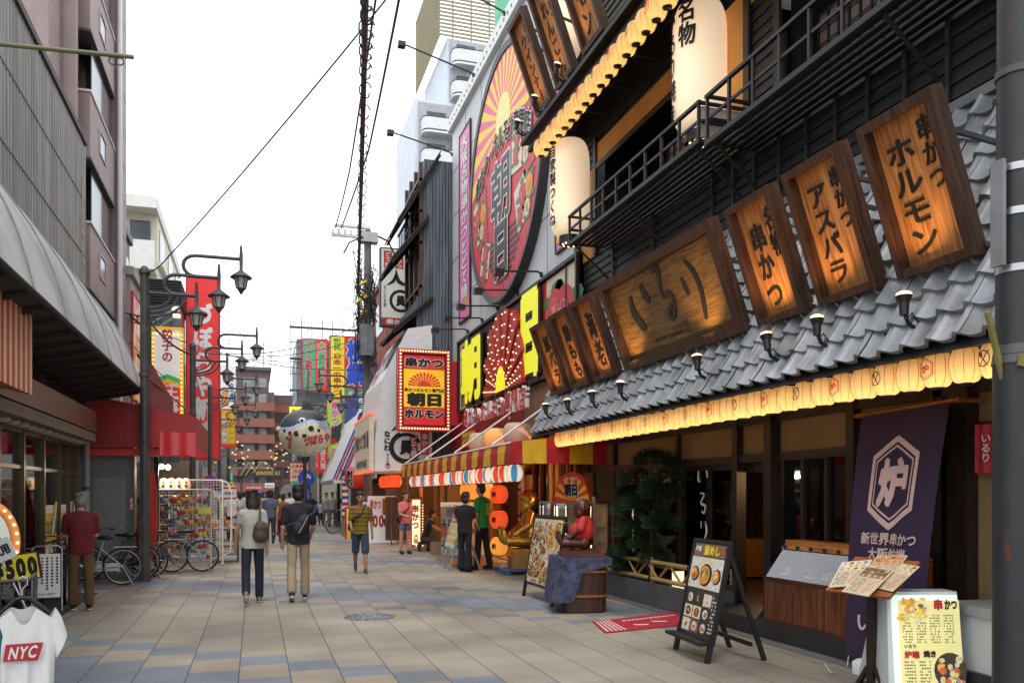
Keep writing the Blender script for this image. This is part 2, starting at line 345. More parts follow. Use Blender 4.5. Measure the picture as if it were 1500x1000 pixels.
# ================= GROUND =================
def paving():
    m=bpy.data.materials.new('paving'); m.use_nodes=True; nt=m.node_tree; b=nt.nodes['Principled BSDF']; L=nt.links
    tc=nt.nodes.new('ShaderNodeTexCoord'); sp=nt.nodes.new('ShaderNodeSeparateXYZ'); L.new(tc.outputs['Object'],sp.inputs[0])
    def mt(op,a,b2=None,c=None):
        n=nt.nodes.new('ShaderNodeMath'); n.operation=op
        for i,v in enumerate((a,b2,c)):
            if v is None: continue
            if isinstance(v,(int,float)): n.inputs[i].default_value=v
            else: L.new(v,n.inputs[i])
        return n.outputs[0]
    ux=mt('DIVIDE',mt('ADD',sp.outputs[0],.14+43.7),.437); col=mt('FLOOR',ux); fx=mt('FRACT',ux)
    q=mt('ADD',mt('ADD',sp.outputs[1],mt('MULTIPLY',mt('SUBTRACT',col,99),.385)),-17.07+814)
    ry=mt('FRACT',mt('DIVIDE',q,8.14))
    cr=nt.nodes.new('ShaderNodeValToRGB'); cr.color_ramp.interpolation='CONSTANT'; e=cr.color_ramp.elements
    be=(.278,.243,.193,1); be2=(.3,.247,.185,1); bl=(.17,.188,.218,1)
    st=[(0,be),(.545,bl),(.582,be2),(.646,bl),(.873,be2),(.943,bl)]
    while len(e)<6: e.new(1)
    for i,(p,c) in enumerate(st): e[i].position=p; e[i].color=c
    L.new(ry,cr.inputs[0])
    # every paver its own tone, grain, stains
    wn=nt.nodes.new('ShaderNodeTexWhiteNoise'); cb=nt.nodes.new('ShaderNodeCombineXYZ'); L.new(col,cb.inputs[0]); row=mt('FLOOR',mt('DIVIDE',q,.4625)); L.new(row,cb.inputs[1]); L.new(cb.outputs[0],wn.inputs[0])
    n1=nt.nodes.new('ShaderNodeTexNoise'); n1.inputs['Scale'].default_value=70; n1.inputs['Detail'].default_value=3; L.new(tc.outputs['Object'],n1.inputs[0])
    n2=nt.nodes.new('ShaderNodeTexNoise'); n2.inputs['Scale'].default_value=.55; n2.inputs['Detail'].default_value=7; L.new(tc.outputs['Object'],n2.inputs[0])
    n3=nt.nodes.new('ShaderNodeTexVoronoi'); n3.inputs['Scale'].default_value=2.0; L.new(tc.outputs['Object'],n3.inputs[0])
    gum=mt('SUBTRACT',1,mt('MULTIPLY',mt('LESS_THAN',n3.outputs[0],.04),.4))
    f=mt('ADD',mt('ADD',mt('MULTIPLY',mt('SUBTRACT',n1.outputs['Fac'],.5),1.3),mt('MULTIPLY',mt('SUBTRACT',n2.outputs['Fac'],.5),1.7)),mt('ADD',.89,mt('MULTIPLY',wn.outputs['Value'],.2)))
    jx=mt('MULTIPLY',mt('LESS_THAN',mt('ABSOLUTE',mt('SUBTRACT',fx,.5)),.487),1)
    jy=mt('LESS_THAN',mt('ABSOLUTE',mt('SUBTRACT',mt('FRACT',mt('DIVIDE',q,.4625)),.5)),.487)
    j=mt('MULTIPLY',mt('ADD',mt('MULTIPLY',jx,.7),.3),mt('ADD',mt('MULTIPLY',jy,.12),.88))
    f=mt('MULTIPLY',mt('MULTIPLY',f,j),gum)
    mu=nt.nodes.new('ShaderNodeMixRGB'); mu.blend_type='MULTIPLY'; mu.inputs[0].default_value=1; L.new(cr.outputs[0],mu.inputs[1]); L.new(f,mu.inputs[2])
    L.new(mu.outputs[0],b.inputs['Base Color']); b.inputs['Roughness'].default_value=.72
    bp=nt.nodes.new('ShaderNodeBump'); bp.inputs['Strength'].default_value=.25; bp.inputs['Distance'].default_value=.006; L.new(f,bp.inputs['Height']); L.new(bp.outputs[0],b.inputs['Normal'])
    return m
tag(MB().quad((-80,-40,0),(80,-40,0),(80,400,0),(-80,400,0)).build('street',paving()),None,None,kind='structure')
ASPH=M('asphalt',(.045,.044,.045),.85,.4,scale=40,bump=.3)
tag(MB().box((-3.2,-5,-.2),(-2.45,14.8,.012)).build('pavement_edge',ASPH),None,None,kind='structure')
tag(MB().box((5.25,-5,-.2),(6,14.6,.008)).build('drain_strip',M('grey_slab',(.14,.13,.12),.7,.3,scale=8)),None,None,kind='structure')
t=T('manhole_cover','round cast iron manhole cover set in the beige paving','manhole',(1.43,10.85,0))
mb=MB(); mb.lathe([(.335,0),(.335,.006),(.3,.007),(.3,.004),(0,.004)],28)
mb.build('rim',M('cast_iron',(.16,.17,.19),.5,.3,metal=.4),t)
mb=MB()
for a in range(14):
    for r in (.08,.15,.22,.27):
        x,y=r*cos(a*.449+r*9),r*sin(a*.449+r*9); mb.box((x-.018,y-.018,.004),(x+.018,y+.018,.009))
mb.build('cover_pattern',M('cast_iron_pattern',(.3,.33,.38),.5,.3,metal=.3),t)
for i,(x,y,w,d,l) in enumerate([(.52,12.7,.42,.33,'dark steel inspection plate under the walking man in the black polo'),(.51,17.0,.44,.16,'narrow steel drain plate farther along the paving')]):
    t=T('drain_plate',l,'drain plate',(x,y,0)); MB().box((-w/2,-d/2,0),(w/2,d/2,.006)).build('plate',M('plate_steel',(.07,.08,.075),.5,.3,scale=30),t)
    mb=MB(); frame(mb,w,d,.012,0,.001); 
    for v in mb.v[:]: pass
    mb.v=[(x2,z2-d/2,.004+y2*5) for x2,y2,z2 in mb.v]; mb.build('rim',STEEL,t)
# ================= GRILL RESTAURANT (right) =================
XF=5.95
t=T('restaurant_building','black timber clad grill restaurant with grey tiled eaves and balconies','restaurant',(XF,9,0)); RB=t
SID=M('black_siding',(.011,.0105,.0105),.62,.35,scale=3,st=(1,1,12),bump=.15)
mb=MB(); z=2.6
def segs(z):
    if z<5.98: return [(2.5,14.78)]
    if z<7.95: return [(13.85,14.78),(8.35,9.0)]
    return [(2.5,14.78)]
while z<14:
    for y0,y1 in segs(z):
        mb.add([(XF-.022,y0,z),(XF-.022,y1,z),(XF,y1,z+.14),(XF,y0,z+.14),(XF,y0,z),(XF,y1,z)],[(0,3,2,1),(0,1,5,4)])
    z+=.14
mb.box((XF+.002,14.6,2.6),(12,14.775,14)); mb.box((XF+.003,2.5,2.6),(XF+.2,14.6,5.98)); mb.box((XF+.003,2.5,7.97),(XF+.2,14.6,14))
mb.build('siding',SID,t,True)
mb=MB()
for px in (845,900,960,1047,1077,1108,1145,1185,1228,1275,1330,1393,1470):
    y=A(px,300,X=XF).y; mb.box((XF-.05,y-.02,4.9),(XF-.023,y+.02,5.98))
for y in (14.7,): mb.box((XF-.06,y-.06,2.6),(XF-.02,y+.08,14))
mb.build('batten',M('black_batten',(.022,.022,.024),.5,.2),t,True)
# recesses behind the balconies
mb=MB()
for y0,y1 in ((9.5,13.8),(2.5,8.3)): 
    mb.box((XF+.9,y0-.3,5.9),(XF+1,y1+.3,8.1)); mb.box((XF,y0-.3,5.88),(XF+1,y1+.3,5.97)); mb.box((XF+.21,y0-.3,7.98),(XF+1,y1+.3,8.06)); mb.box((XF+.2,y1+.01,5.97),(XF+.9,y1+.1,7.98)); mb.box((XF+.2,y0-.1,5.97),(XF+.9,y0-.01,7.98))
mb.build('recess',SOOT,t,True)
AMB=M('amber_plaster',(.62,.3,.07),.75,.15,scale=2)
mb=MB()
mb.box((XF-.03,13.8,5.98),(XF+.02,14.5,7.6)); mb.box((XF-.03,9.0,5.98),(XF+.02,9.6,7.98)); mb.box((XF-.03,9.6,7.62),(XF+.02,13.8,7.97)); mb.box((XF-.03,3,7.75),(XF+.02,9,7.98))
mb.build('plaster_panel',AMB,t,True)
mb=MB()
for y in (13.78,9.55,8.32,14.55,8.95): mb.box((XF-.07,y-.06,5.98),(XF-.031,y+.06,8.1))
mb.box((XF-.065,9.6,7.5),(XF-.032,13.7,7.6)); mb.build('post',DBROWN,t,True)
for y0,y1 in ((9.7,11.9),(4.5,8.2)):
    mb=MB(); mb.box((XF+.45,y0,5.98),(XF+.46,y1,7.3)); p=mb.build('shoji_screen',M('shoji_paper',(.16,.11,.085),.8,.2),t,True)
    mb=MB(); n=int((y1-y0)/.17)
    for i in range(n+1): mb.box((XF+.425,y0+i*(y1-y0)/n-.012,5.98),(XF+.449,y0+i*(y1-y0)/n+.012,7.3))
    for i in range(8): mb.box((XF+.42,y0,6.0+i*.18),(XF+.424,y1,6.02+i*.18))
    o=mb.build('lattice',SOOT,p); o.data.transform(Matrix.Translation(-RB.location))
# balconies
BLK=M('balcony_black',(.013,.013,.014),.5,.25)
def balcony(y0,y1,zf,zr,xf=5.2,ends=True):
    mb=MB(); n=max(2,round((y1-y0)/.48))
    for i in range(n+1):
        y=y0+(y1-y0)*i/n; mb.box((xf,y-.017,zf),(xf+.035,y+.017,zr))
    mb.box((xf-.008,y0-.03,zr),(xf+.043,y1+.03,zr+.038)); mb.box((xf+.01,y0,(zf+zr)/2),(xf+.036,y1,(zf+zr)/2+.035))
    mb.box((xf-.012,y0-.03,zf-.04),(xf+.047,y1+.03,zf+.02))
    for ye in (y0,y1):
        for z in (zr,(zf+zr)/2,zf-.02): mb.box((xf+.05,ye-.02,z),(XF-.08,ye+.02,z+.036))
    o=mb.build('balcony',BLK,RB,True)
    mb=MB()
    k=6
    for i in range(k): mb.box((xf+.08+i*.11,y0,zf-.012),(xf+.15+i*.11,y1,zf+.012))
    p=mb.build('floor_slats',SOOT,o); p.data.transform(Matrix.Translation(-RB.location))
    mb=MB()
    for i in range(3):
        mb=MB(); y=y0+.12+(y1-y0-.24)*i/2; mb.beam((xf+.06,y,zf-.05),(XF-.03,y,zf-.6),.03,.03)
        p=mb.build('bracket',BLK,o); p.data.transform(Matrix.Translation(-RB.location))
balcony(8.95,13.3,5.97,6.42); balcony(3.0,8.75,5.86,6.4)
mb=MB(); mb.box((5.27,8.97,6.03),(5.85,9.0,6.2)); mb.box((5.27,8.97,6.24),(5.85,9.0,6.41)); mb.build('balcony_end_panel',M('pale_panel',(.5,.4,.33),.7,.1),RB,True)
# upper eave
mb=MB(); mb.add([(4.85,2.5,8.36),(4.85,14.95,8.36),(6.1,14.95,8.75),(6.1,2.5,8.75),(4.85,2.5,8.28),(4.85,14.95,8.28),(6.1,14.95,8.6),(6.1,2.5,8.6)],[(0,1,2,3)[::-1],(4,5,6,7),(0,1,5,4),(1,2,6,5),(0,4,7,3)])
for i in range(13): mb.box((5.1,2.7+i*.96,8.3),(5.95,2.76+i*.96,8.36))
mb.box((4.95,2.6,8.12),(5.03,14.8,8.2)); mb.build('upper_eave',SOOT,RB,True)
# tiled skirt roof
TILE=M('roof_tile',(.285,.295,.32),.33,.4,scale=2.6,detail=8,bump=.05)
ex,ez,rx_,rz_=4.88,2.72,5.92,4.98
SL=math.hypot(rx_-ex,rz_-ez); dn=Vector((ex-rx_,0,ez-rz_))/SL; nn=Vector((-(rz_-ez),0,rx_-ex))/SL
mb=MB(); NC,NR=46,10; tw=(14.25-2.6)/NC; th=SL/NR
def hprof(u): return .04*cos(2*pi*(u-.12))+.013*cos(4*pi*(u-.12))
US=[0,.12,.25,.4,.55,.7,.85,1]
for r in range(NR):
    for c in range(NC):
        y0=14.25-tw*(c+1); j=random.uniform(-.007,.007)
        g=[]
        for v,lift in ((-.06,.0),(.55,.022),(1.0,.05),(1.0,.008)):
            g.append([Vector((rx_,y0+tw*(u),rz_))+dn*(th*(r+v))+nn*(.02+lift*1.0+hprof(u)+j) for u in US])
        k=random.choice((0,0,1,2,3)); mb.sheet(g[:3],k); mb.sheet(g[2:],k,sm=False)
mb.build('tile_roof',[TILE]+[M('roof_tile_%s'%n,c,r,.45,scale=3.4,detail=9,bump=.06) for n,c,r in (('dark',(.225,.235,.25),.38),('pale',(.34,.345,.36),.3),('worn',(.265,.265,.27),.5))],RB,True)
mb=MB(); mb.add([(ex-.02,2.5,ez-.06),(ex-.02,14.25,ez-.06),(rx_,14.25,rz_-.06),(rx_,2.5,rz_-.06),(XF+.1,14.25,ez+.1),(XF+.1,2.5,ez+.1)],[(0,1,2,3),(0,5,4,1)[::-1],(1,4,2)])
for i in range(40): mb.box((ex+.05,2.7+i*.29,ez-.06),(XF+.1,2.74+i*.29,ez+.03))
mb.build('eave_boards',SOOT,RB,True)
mb=MB(); mb.box((rx_-.08,2.5,rz_-.02),(XF-.03,14.3,rz_+.07)); mb.build('ridge_cap',M('tile_dark',(.14,.145,.155),.5,.2),RB,True)
# ground floor front
XL=6.1
def Yx(px,X=XL): return A(px,700,X=X).y
mb=MB()
for px,w,d in ((905,.1,.1),(998,.09,.08),(1087,.12,.12),(1140,.15,.16),(1258,.12,.12),(1385,.1,.1),(1422,.22,.16)):
    y=Yx(px); mb.box((XL-d,y-w/2,.15),(XL+.02,y+w/2,2.7))
mb.box((XL-.09,2.5,2.02),(XL+.01,14.4,2.12)); mb.box((XL-.1,2.5,2.5),(XL,14.4,2.72)); mb.build('post',DBROWN,RB,True)
mb=MB(); mb.box((XL-.02,2.5,2.12),(XL+.02,14.4,2.5)); mb.box((XL-.03,2.5,.15),(XL+.03,Yx(1428),2.02)); mb.box((XL-.03,Yx(1408),.15),(XL+.03,Yx(1390),2.02)); mb.build('plaster_panel',M('tan_plaster',(.25,.16,.07),.8,.15,scale=2),RB,True)
mb=MB(); y0,y1=Yx(1252),Yx(1145); mb.box((XL-.04,y0,.15),(XL+.02,y1,.95)); mb.box((XL-.06,y0,.95),(XL+.03,y1,1.02))
for f in (0,.33,.66,1): mb.box((XL-.035,y0+(y1-y0)*f-.03,1.02),(XL+.01,y0+(y1-y0)*f+.03,2.02))
mb.build('window_frame',DBROWN,RB,True)
GL=glass('dark_glass',(.5,.48,.45),.03)
MB().box((XL+.012,y0,1.02),(XL+.02,y1,2.02)).build('window_pane',GL,RB,True)
ya,yb=Yx(1085),Yx(1002)
d=MB()
for f0,f1 in ((0,.5),(.5,1)):
    a,b=ya+(yb-ya)*f0,ya+(yb-ya)*f1
    d.box((XL-.03,a,.2),(XL,a+.07,2.02)); d.box((XL-.03,b-.07,.2),(XL,b,2.02)); d.box((XL-.028,a+.07,.2),(XL-.002,b-.07,.4)); d.box((XL-.028,a+.07,1.94),(XL-.002,b-.07,2.02))
dr=d.build('sliding_door',DBROWN,RB,True)
o=MB().box((XL-.018,ya+.06,.38),(XL-.012,yb-.06,1.96)).build('pane',GL,dr); o.data.transform(Matrix.Translation(-RB.location))
# white door lettering in brush strokes
mb=MB(); S=[([(-.12,.1),(-.13,-.02),(-.08,-.06)],[.03,.05,.02]),([(.1,.1),(.12,0)],[.04,.04]),
 ([(-.08,-.22),(.03,-.24),(-.06,-.36),(.06,-.4),(.03,-.5),(-.04,-.47)],[.02,.03,.03,.04,.03,.02]),([(.06,-.62),(.1,-.75),(.04,-.88)],[.02,.05,.02]),([(-.05,-.62),(-.05,-.72)],[.03,.02])]
for p,w in S: brush(mb,p,w)
X=Matrix.Translation(Vector((XL-.03,(ya+yb)/2+.15,1.85)))@Matrix.Rotation(-pi/2,4,'Z')
mb.v=[tuple(X@Vector(v)-RB.location) for v in mb.v]; mb.build('lettering',M('white_decal',(.7,.68,.62),.5,.1,es=.05),dr)
yc,yd=Yx(996),Yx(908)
mb=MB(); mb.box((XL-.02,yc+.05,.4),(XL-.01,yd-.05,2.02)); mb.build('window_pane',GL,RB,True)
# entrance with the door slid open
ye,yf=Yx(1135),Yx(1092); mb=MB(); mb.box((XL+.02,ye,.2),(XL+.06,ye+.06,2.02)); mb.box((XL+.02,ye+.06,1.9),(XL+.05,yf,2.02)); mb.build('door_frame',DBROWN,RB,True)
# room behind
INT=wood('interior_wood','#2a190e','#4a2f1a')
mb=MB(); mb.box((8.9,3,.1),(9,14.4,2.8)); mb.box((XL+.05,3,.1),(9,14.4,.16)); mb.box((XL+.05,3,2.62),(9,14.4,2.7)); mb.box((XL+.05,14.3,.1),(9,14.4,2.7)); mb.box((XL+.05,2.9,.1),(9,3,2.7)); mb.build('interior_wall',INT,RB,True)
mb=MB()
for y in (5.0,7.4,9.6,12.6): mb.box((7.4,y-.4,.2),(8.4,y+.4,.85))
mb.box((8.5,4,1.1),(8.89,12,1.15)); mb.box((8.5,4,1.6),(8.89,12,1.65)); mb.build('counter',wood('counter_wood','#5a3818','#8a5a28','y'),RB,True)
# plinth, step, planter kerb
mb=MB(); mb.box((5.42,2.5,0),(XL+.1,9.35,.2)); mb.build('plinth',M('black_stone',(.02,.022,.024),.45,.4,scale=3),RB,True)
mb=MB(); mb.box((5.42,9.352,0),(5.52,14.3,.34)); mb.box((5.52,9.352,0),(XL,9.45,.34)); mb.box((5.52,9.45,0),(XL+.1,14.3,.28)); mb.build('planter_kerb',M('kerb_concrete',(.085,.09,.095),.7,.25,scale=3,bump=.1),RB,True)
# decorations seen through the glass
t=T('pendant_lamp','small warm pendant lamp glowing inside the dark restaurant window','lamp',(6.7,8.45,2.0)); MB().lathe([(.02,.25),(.03,.12),(.12,.02),(.12,0)],12).build('shade',BLACK,t); MB().ell((0,0,0),.06,8,6).build('bulb',LITWARM,t); MB().cyl((0,0,.2),(0,0,.72),.006).build('cord',BLACK,t)
l=bpy.data.lights.new('lamp_light','POINT'); l.energy=30; l.color=(1,.6,.25); l.shadow_soft_size=.08; o=bpy.data.objects.new('lamp_light',l); COL.objects.link(o); o.parent=t; o.location=(0,0,-.12)
dup(t,(7.6,10.6,2.0),label='warm pendant lamp glowing behind the glass entrance doors')
random.seed(3)
CRW=wood('crate_wood','#8a5420','#c98a3c','y')
for i in range(3):
    t=T('wooden_crate',['wooden crate of bottles lit inside window, left one','wooden crate of bottles lit inside window, middle one','wooden crate of bottles lit inside window, right one'][i],'crate',(6.5+.05*i,8.6-.42*i,1.11),.2*i,'crates inside the restaurant window')
    mb=MB(); mb.box((-.18,-.16,0),(.18,.16,.02)); 
    for z in (.05,.14,.23): mb.box((-.18,-.17,z),(.18,-.155,z+.06)); mb.box((-.18,.155,z),(.18,.17,z+.06)); mb.box((-.195,-.17,z),(-.18,.17,z+.06)); mb.box((.18,-.17,z),(.195,.17,z+.06))
    mb.build('slats',CRW,t)
    mb=MB()
    for a in range(3):
        for b in range(2): mb.lathe([(.035,.02),(.035,.22),(.014,.3),(.014,.4)],8,X=Matrix.Translation((-.11+.11*a,-.07+.14*b,0)))
    mb.build('bottles',M('bottle_glass',(.1,.05,.02),.15,.2),t)
mb=MB(); mb.box((6.25,7.4,.2),(6.9,8.95,1.1)); tag(mb.build('display_table',CRW),'low wooden display table behind the lit restaurant window','table')
# small lanterns
def paper(name,c,es):
    return M(name,c,.6,.06,scale=2,es=es)
def shell(name,col,es,tr=.6):
    m=M(name,col,.7,.05,scale=2,es=es); nt=m.node_tree; b=nt.nodes['Principled BSDF']; o=[n for n in nt.nodes if n.type=='OUTPUT_MATERIAL'][0]
    x=nt.nodes.new('ShaderNodeMixShader'); x.inputs[0].default_value=tr; tl=nt.nodes.new('ShaderNodeBsdfTranslucent'); cr=[n for n in nt.nodes if n.type=='VALTORGB'][0]
    nt.links.new(cr.outputs[0],tl.inputs[0]); nt.links.new(b.outputs[0],x.inputs[1]); nt.links.new(tl.outputs[0],x.inputs[2]); nt.links.new(x.outputs[0],o.inputs[0]); return m
LBULB=M('lantern_bulb',(1,.8,.5),.4,.02,es=23,ec=(1,.68,.34)); LP=shell('lantern_paper',(1,.75,.42),.03,.72); CAP=M('lantern_cap',(.012,.01,.01),.4,.2)
def lantern(name,label,loc,r,h,mat,group,rz=-pi/2,n=16,ribs=9,mark=None,cap=CAP,mf=None,flat=.4,bulb=None,pw=2.0):
    t=T(name,label,'lantern',loc,rz,group)
    pr=[]; K=max(12,ribs*2)
    for i in range(K+1):
        u=i/K; e=abs(2*u-1); rr=r*(flat+(1-flat)*math.sqrt(max(0,1-e**pw))); pr.append((rr*(1 if i%2 else .985),-h/2+h*u))
    MB().lathe(pr,n,mf=mf).build('paper_shade',mat,t)
    for s in (-1,1):
        mb=MB(); zz=s*h/2; k=flat*r*(1.02 if s<0 else 1.02); mb.lathe([(0,zz-.013),(k,zz-.012),(k,zz+.012),(0,zz+.014)],n); mb.build('cap',cap,t)
    if bulb:
        MB().ell((0,0,-h*.27),.028,6,4).build('bulb',bulb,t)
        mb=MB()
        for q in range(10): a=2*pi*(q+.5)/10; mb.tube([(p[0]*1.006*cos(a),p[0]*1.006*sin(a),p[1]) for p in pr[::2]],.0022,3,cap=False)
        mb.build('ribs',M('rib_brown',(.16,.075,.03),.6,.1),t)
    MB().cyl((0,0,h/2),(0,0,h/2+.08),.006,n=5).build('hanger',cap,t)
    if mark: mark(t,r)
    return t
def wrap(Rr):
    return lambda a,y,b:((Rr-y)*sin(a/Rr),-(Rr-y)*cos(a/Rr),b)
def warpmb(mb,Rr): f=wrap(Rr); mb.v=[f(*v) for v in mb.v]; return mb
REDM=M('red_mark',(.75,.03,.02),.6,.1)
def hexmark(t,r,s=.07,mat=REDM):
    mb=MB(); P=[(0,1.15),(.85,.62),(.85,-.62),(0,-1.15),(-.85,-.62),(-.85,.62),(0,1.15)]
    for k in (1,.82): brush_poly(mb,[(x*s*k,z*s*k) for x,z in P],.11*s if k==1 else .05*s)
    warpmb(mb,r*1.0+.004).build('hexagon_mark',mat,t)
    text(t,'炉',0,0,s*.95,s*1.05,mat,warp=wrap(r*1.0+.004),bold=.03)
def brush_poly(mb,pts,w,y=-.004,mi=0):
    for a,b in zip(pts,pts[1:]):
        dx,dz=b[0]-a[0],b[1]-a[1]; l=math.hypot(dx,dz); nx,nz=-dz/l*w/2,dx/l*w/2; ex_,ez_=dx/l*w/2,dz/l*w/2
        mb.add([(a[0]+nx-ex_,y,a[1]+nz-ez_),(b[0]+nx+ex_,y,b[1]+nz+ez_),(b[0]-nx+ex_,y,b[1]-nz+ez_),(a[0]-nx-ex_,y,a[1]-nz-ez_)],[(0,3,2,1)],mi)
def ringmark(t,r,s=.06,mat=INK):
    mb=MB(); disc(mb,0,0,s*.8,s,hole=.86); brush_poly(mb,[(-s*.55,-s*.8),(s*.6,s*.9)],s*.13); brush_poly(mb,[(s*.5,-s*.8),(-s*.3,s*.3)],s*.13); disc(mb,-s*.32,s*.45,s*.2,s*.33)
    warpmb(mb,r+.004).build('ring_mark',mat,t)
Gn='lit paper lanterns in a row under the tiled eaves'
L0=lantern('paper_lantern','small lit cream lantern with no mark, in the row under the tiled eaves',(5,4.5,2.56),.117,.275,LP,Gn,bulb=LBULB)
L1=lantern('paper_lantern','small lit cream lantern with red hexagon mark, in the row under the tiled eaves',(5,4.76,2.56),.117,.275,LP,Gn,mark=hexmark,bulb=LBULB)
L2=lantern('paper_lantern','small lit cream lantern with black utensils mark, in the row under the tiled eaves',(5,5.02,2.56),.117,.275,LP,Gn,mark=ringmark,bulb=LBULB)
seq=[L2,L0,L1,L0]; used=set()
for i in range(35):
    s=seq[i%4]; loc=(5,4.5+.262*i,2.56)
    if s.name in used: dup(s,loc)
    else: used.add(s.name); s.location=loc
Gu='lit paper lanterns in a row under the upper eave'
U0=lantern('paper_lantern','small lit cream lantern without mark, in the row under the high dark eave',(5,9,7.93),.15,.3,LP,Gu,bulb=LBULB)
U1=lantern('paper_lantern','small lit cream lantern with red hexagon, in the row under the high dark eave',(5,9,7.93),.15,.3,LP,Gu,mark=hexmark,bulb=LBULB)
U2=lantern('paper_lantern','small lit cream lantern with black utensils, in the row under the high dark eave',(5,9,7.93),.15,.3,LP,Gu,mark=ringmark,bulb=LBULB)
seq=[U0,U2,U0,U1]; used=set()
for i in range(21):
    s=seq[i%4]; loc=(5,14.15-.3*i,7.95)
    if s.name in used: dup(s,loc)
    else: used.add(s.name); s.location=loc
t=T('lantern_rail','dark wooden rail carrying the row of lanterns under the tiled eaves','rail',(5,9,2.78)); MB().box((-.02,-4.9,-.02),(.02,4.9,.02)).build('rail',SOOT,t)
# big lanterns
BLP=M('big_lantern_paper',(1,.74,.5),.6,.08,scale=1.5,es=.42)
def big(loc,label,lines,r=.36,h=1.72):
    t=lantern('big_paper_lantern',label,loc,r,h,BLP,None,rz=-pi/2+.62,n=28,ribs=34,flat=.5,pw=5.0)
    for x,s,w,hh,z in lines: text(t,s,x,z,w,hh,INK,vert=True,bold=.035,warp=wrap(r+.006))
    mb=MB(); mb.lathe([(.2,-h/2-.13),(.2,-h/2)],20); mb.lathe([(0,-h/2-.13),(.2,-h/2-.13)],20)
    mb.build('base_ring',CAP,t)
    mb=MB()
    for a in range(8): mb.ell((.13*cos(a*.785),.13*sin(a*.785),-h/2-.135),.018,6,4)
    mb.build('opening',LITWARM,t)
    return t
big((5.4,13.75,7.1),'huge lit paper lantern lettered in black, hanging left of the long balcony',[(-.16,'自家製つくね',.2,1.45,0)])
big((5.62,9.62,7.25),'huge lit paper lantern lettered in two black columns, hanging above the balcony corner',[(-.02,'名物',.26,.62,.46),(-.3,'いろり焼き',.2,1.5,-.04)])
for k,(x,y,z) in enumerate([(5.4,13.75,7.1),(5.62,9.62,7.25)]): pass
t=big((5.6,14.6,10.75),'huge lit paper lantern behind the high wooden signboards, cut by the frame top',[(-.1,'串かつ',.2,1.2,0)])
# wooden signboards
WPAN=wood('sign_wood','#7a4a24','#b8804a','z',3.2,.5); WDARK=wood('sign_wood_dark','#4e3418','#8a6836','x',4,.5); WFR=wood('sign_frame_wood','#24150c','#523422','z',4,.5); CARVE=M('carved_black',(.015,.012,.01),.4,.3)
def wsign(label,xb,yc,zb,w,h,cols,tilt=20,fw=.07,panelm=None,rzz=-pi/2):
    q=.973 if zb<4 else 1; xb*=q; yc=yc*q+.045; w*=.915 if w<2 else .97; zb=1.6+(zb-1.6)*q; w*=q; h*=q
    t=T('wooden_signboard',label,'signboard',(xb,yc,zb),rzz,'carved wooden signboards',R(tilt))
    MB().box((-w/2+.04,.05,.04),(w/2-.04,.09,h-.04)).build('panel',panelm or WPAN,t)
    mb=MB(); frame(mb,w,h,fw,-.05,.09); mb.build('frame',WFR,t)
    for sx in (-1,1):
        MB().beam((sx*w*.3,.09,h*.8),(sx*w*.3,.75,h*.55),.035,.035).build('bracket',IRON,t)
    for s,x,z,cw,ch,b in cols:
        text(t,s,x*q,z*q,cw*q,ch*q,CARVE,y=.05,bold=b*.45,vert=True,depth=.012,side=CARVE)
    return t
Zb,Xb=3.42,5.2
wsign('wooden signboard reading ホルモン, largest and nearest on the tiled roof',Xb,5.17,Zb,.84,1.28,[('ホルモン',-.1,.6,.27,.92,.04),('串かつ',.18,.86,.15,.56,.035)])
wsign('wooden signboard reading アスパラ, second from right on the tiled roof',Xb,6.18,Zb,.84,1.28,[('アスパラ',-.1,.6,.25,.9,.04),('串かつ',.17,.86,.14,.54,.035)])
wsign('wooden signboard reading 名物 串かつ, right of the wide name board',Xb,7.17,Zb,.84,1.28,[('串かつ',-.08,.58,.24,.86,.045),('名物',.17,.86,.17,.5,.03)])
wsign('narrow wooden signboard reading 海老, left of the wide name board',Xb,11.62,Zb,.9,1.28,[('海老',-.06,.62,.27,.86,.045),('串かつ',.19,.9,.13,.5,.03)])
wsign('narrow wooden signboard reading 鶏もも, between two others on the roof',Xb,12.61,Zb,.88,1.28,[('鶏もも',-.06,.6,.26,.88,.045),('串かつ',.18,.9,.13,.5,.03)])
wsign('narrow wooden signboard reading 豚バラ, farthest left on the tiled roof',Xb,13.58,Zb,.88,1.28,[('豚バラ',-.06,.6,.27,.86,.045),('串かつ',.19,.9,.13,.5,.03)])
wsign('wooden signboard reading ウインナー standing above the upper eave, farthest left',5.2,14.45,8.86,.86,1.7,[('ウインナー',-.08,.78,.2,1.2,.03),('串かつ',.16,1.25,.14,.55,.03)])
wsign('wooden signboard reading れんこん standing above the upper eave, in the middle',5.2,13.35,8.86,.86,1.7,[('れんこん',-.08,.78,.24,1.25,.03),('串かつ',.18,1.25,.14,.55,.03)])
wsign('wooden signboard reading レモン above the upper eave, cut by the frame top',5.2,12.1,8.86,.9,1.7,[('レモン',-.08,.78,.25,1.15,.03),('串かつ',.18,1.25,.14,.55,.03)])
t=wsign('wide dark wooden name board with three flowing carved characters, centre of roof',Xb,9.37,Zb,3.12,1.3,[],panelm=WDARK,fw=.11)
mb=MB()
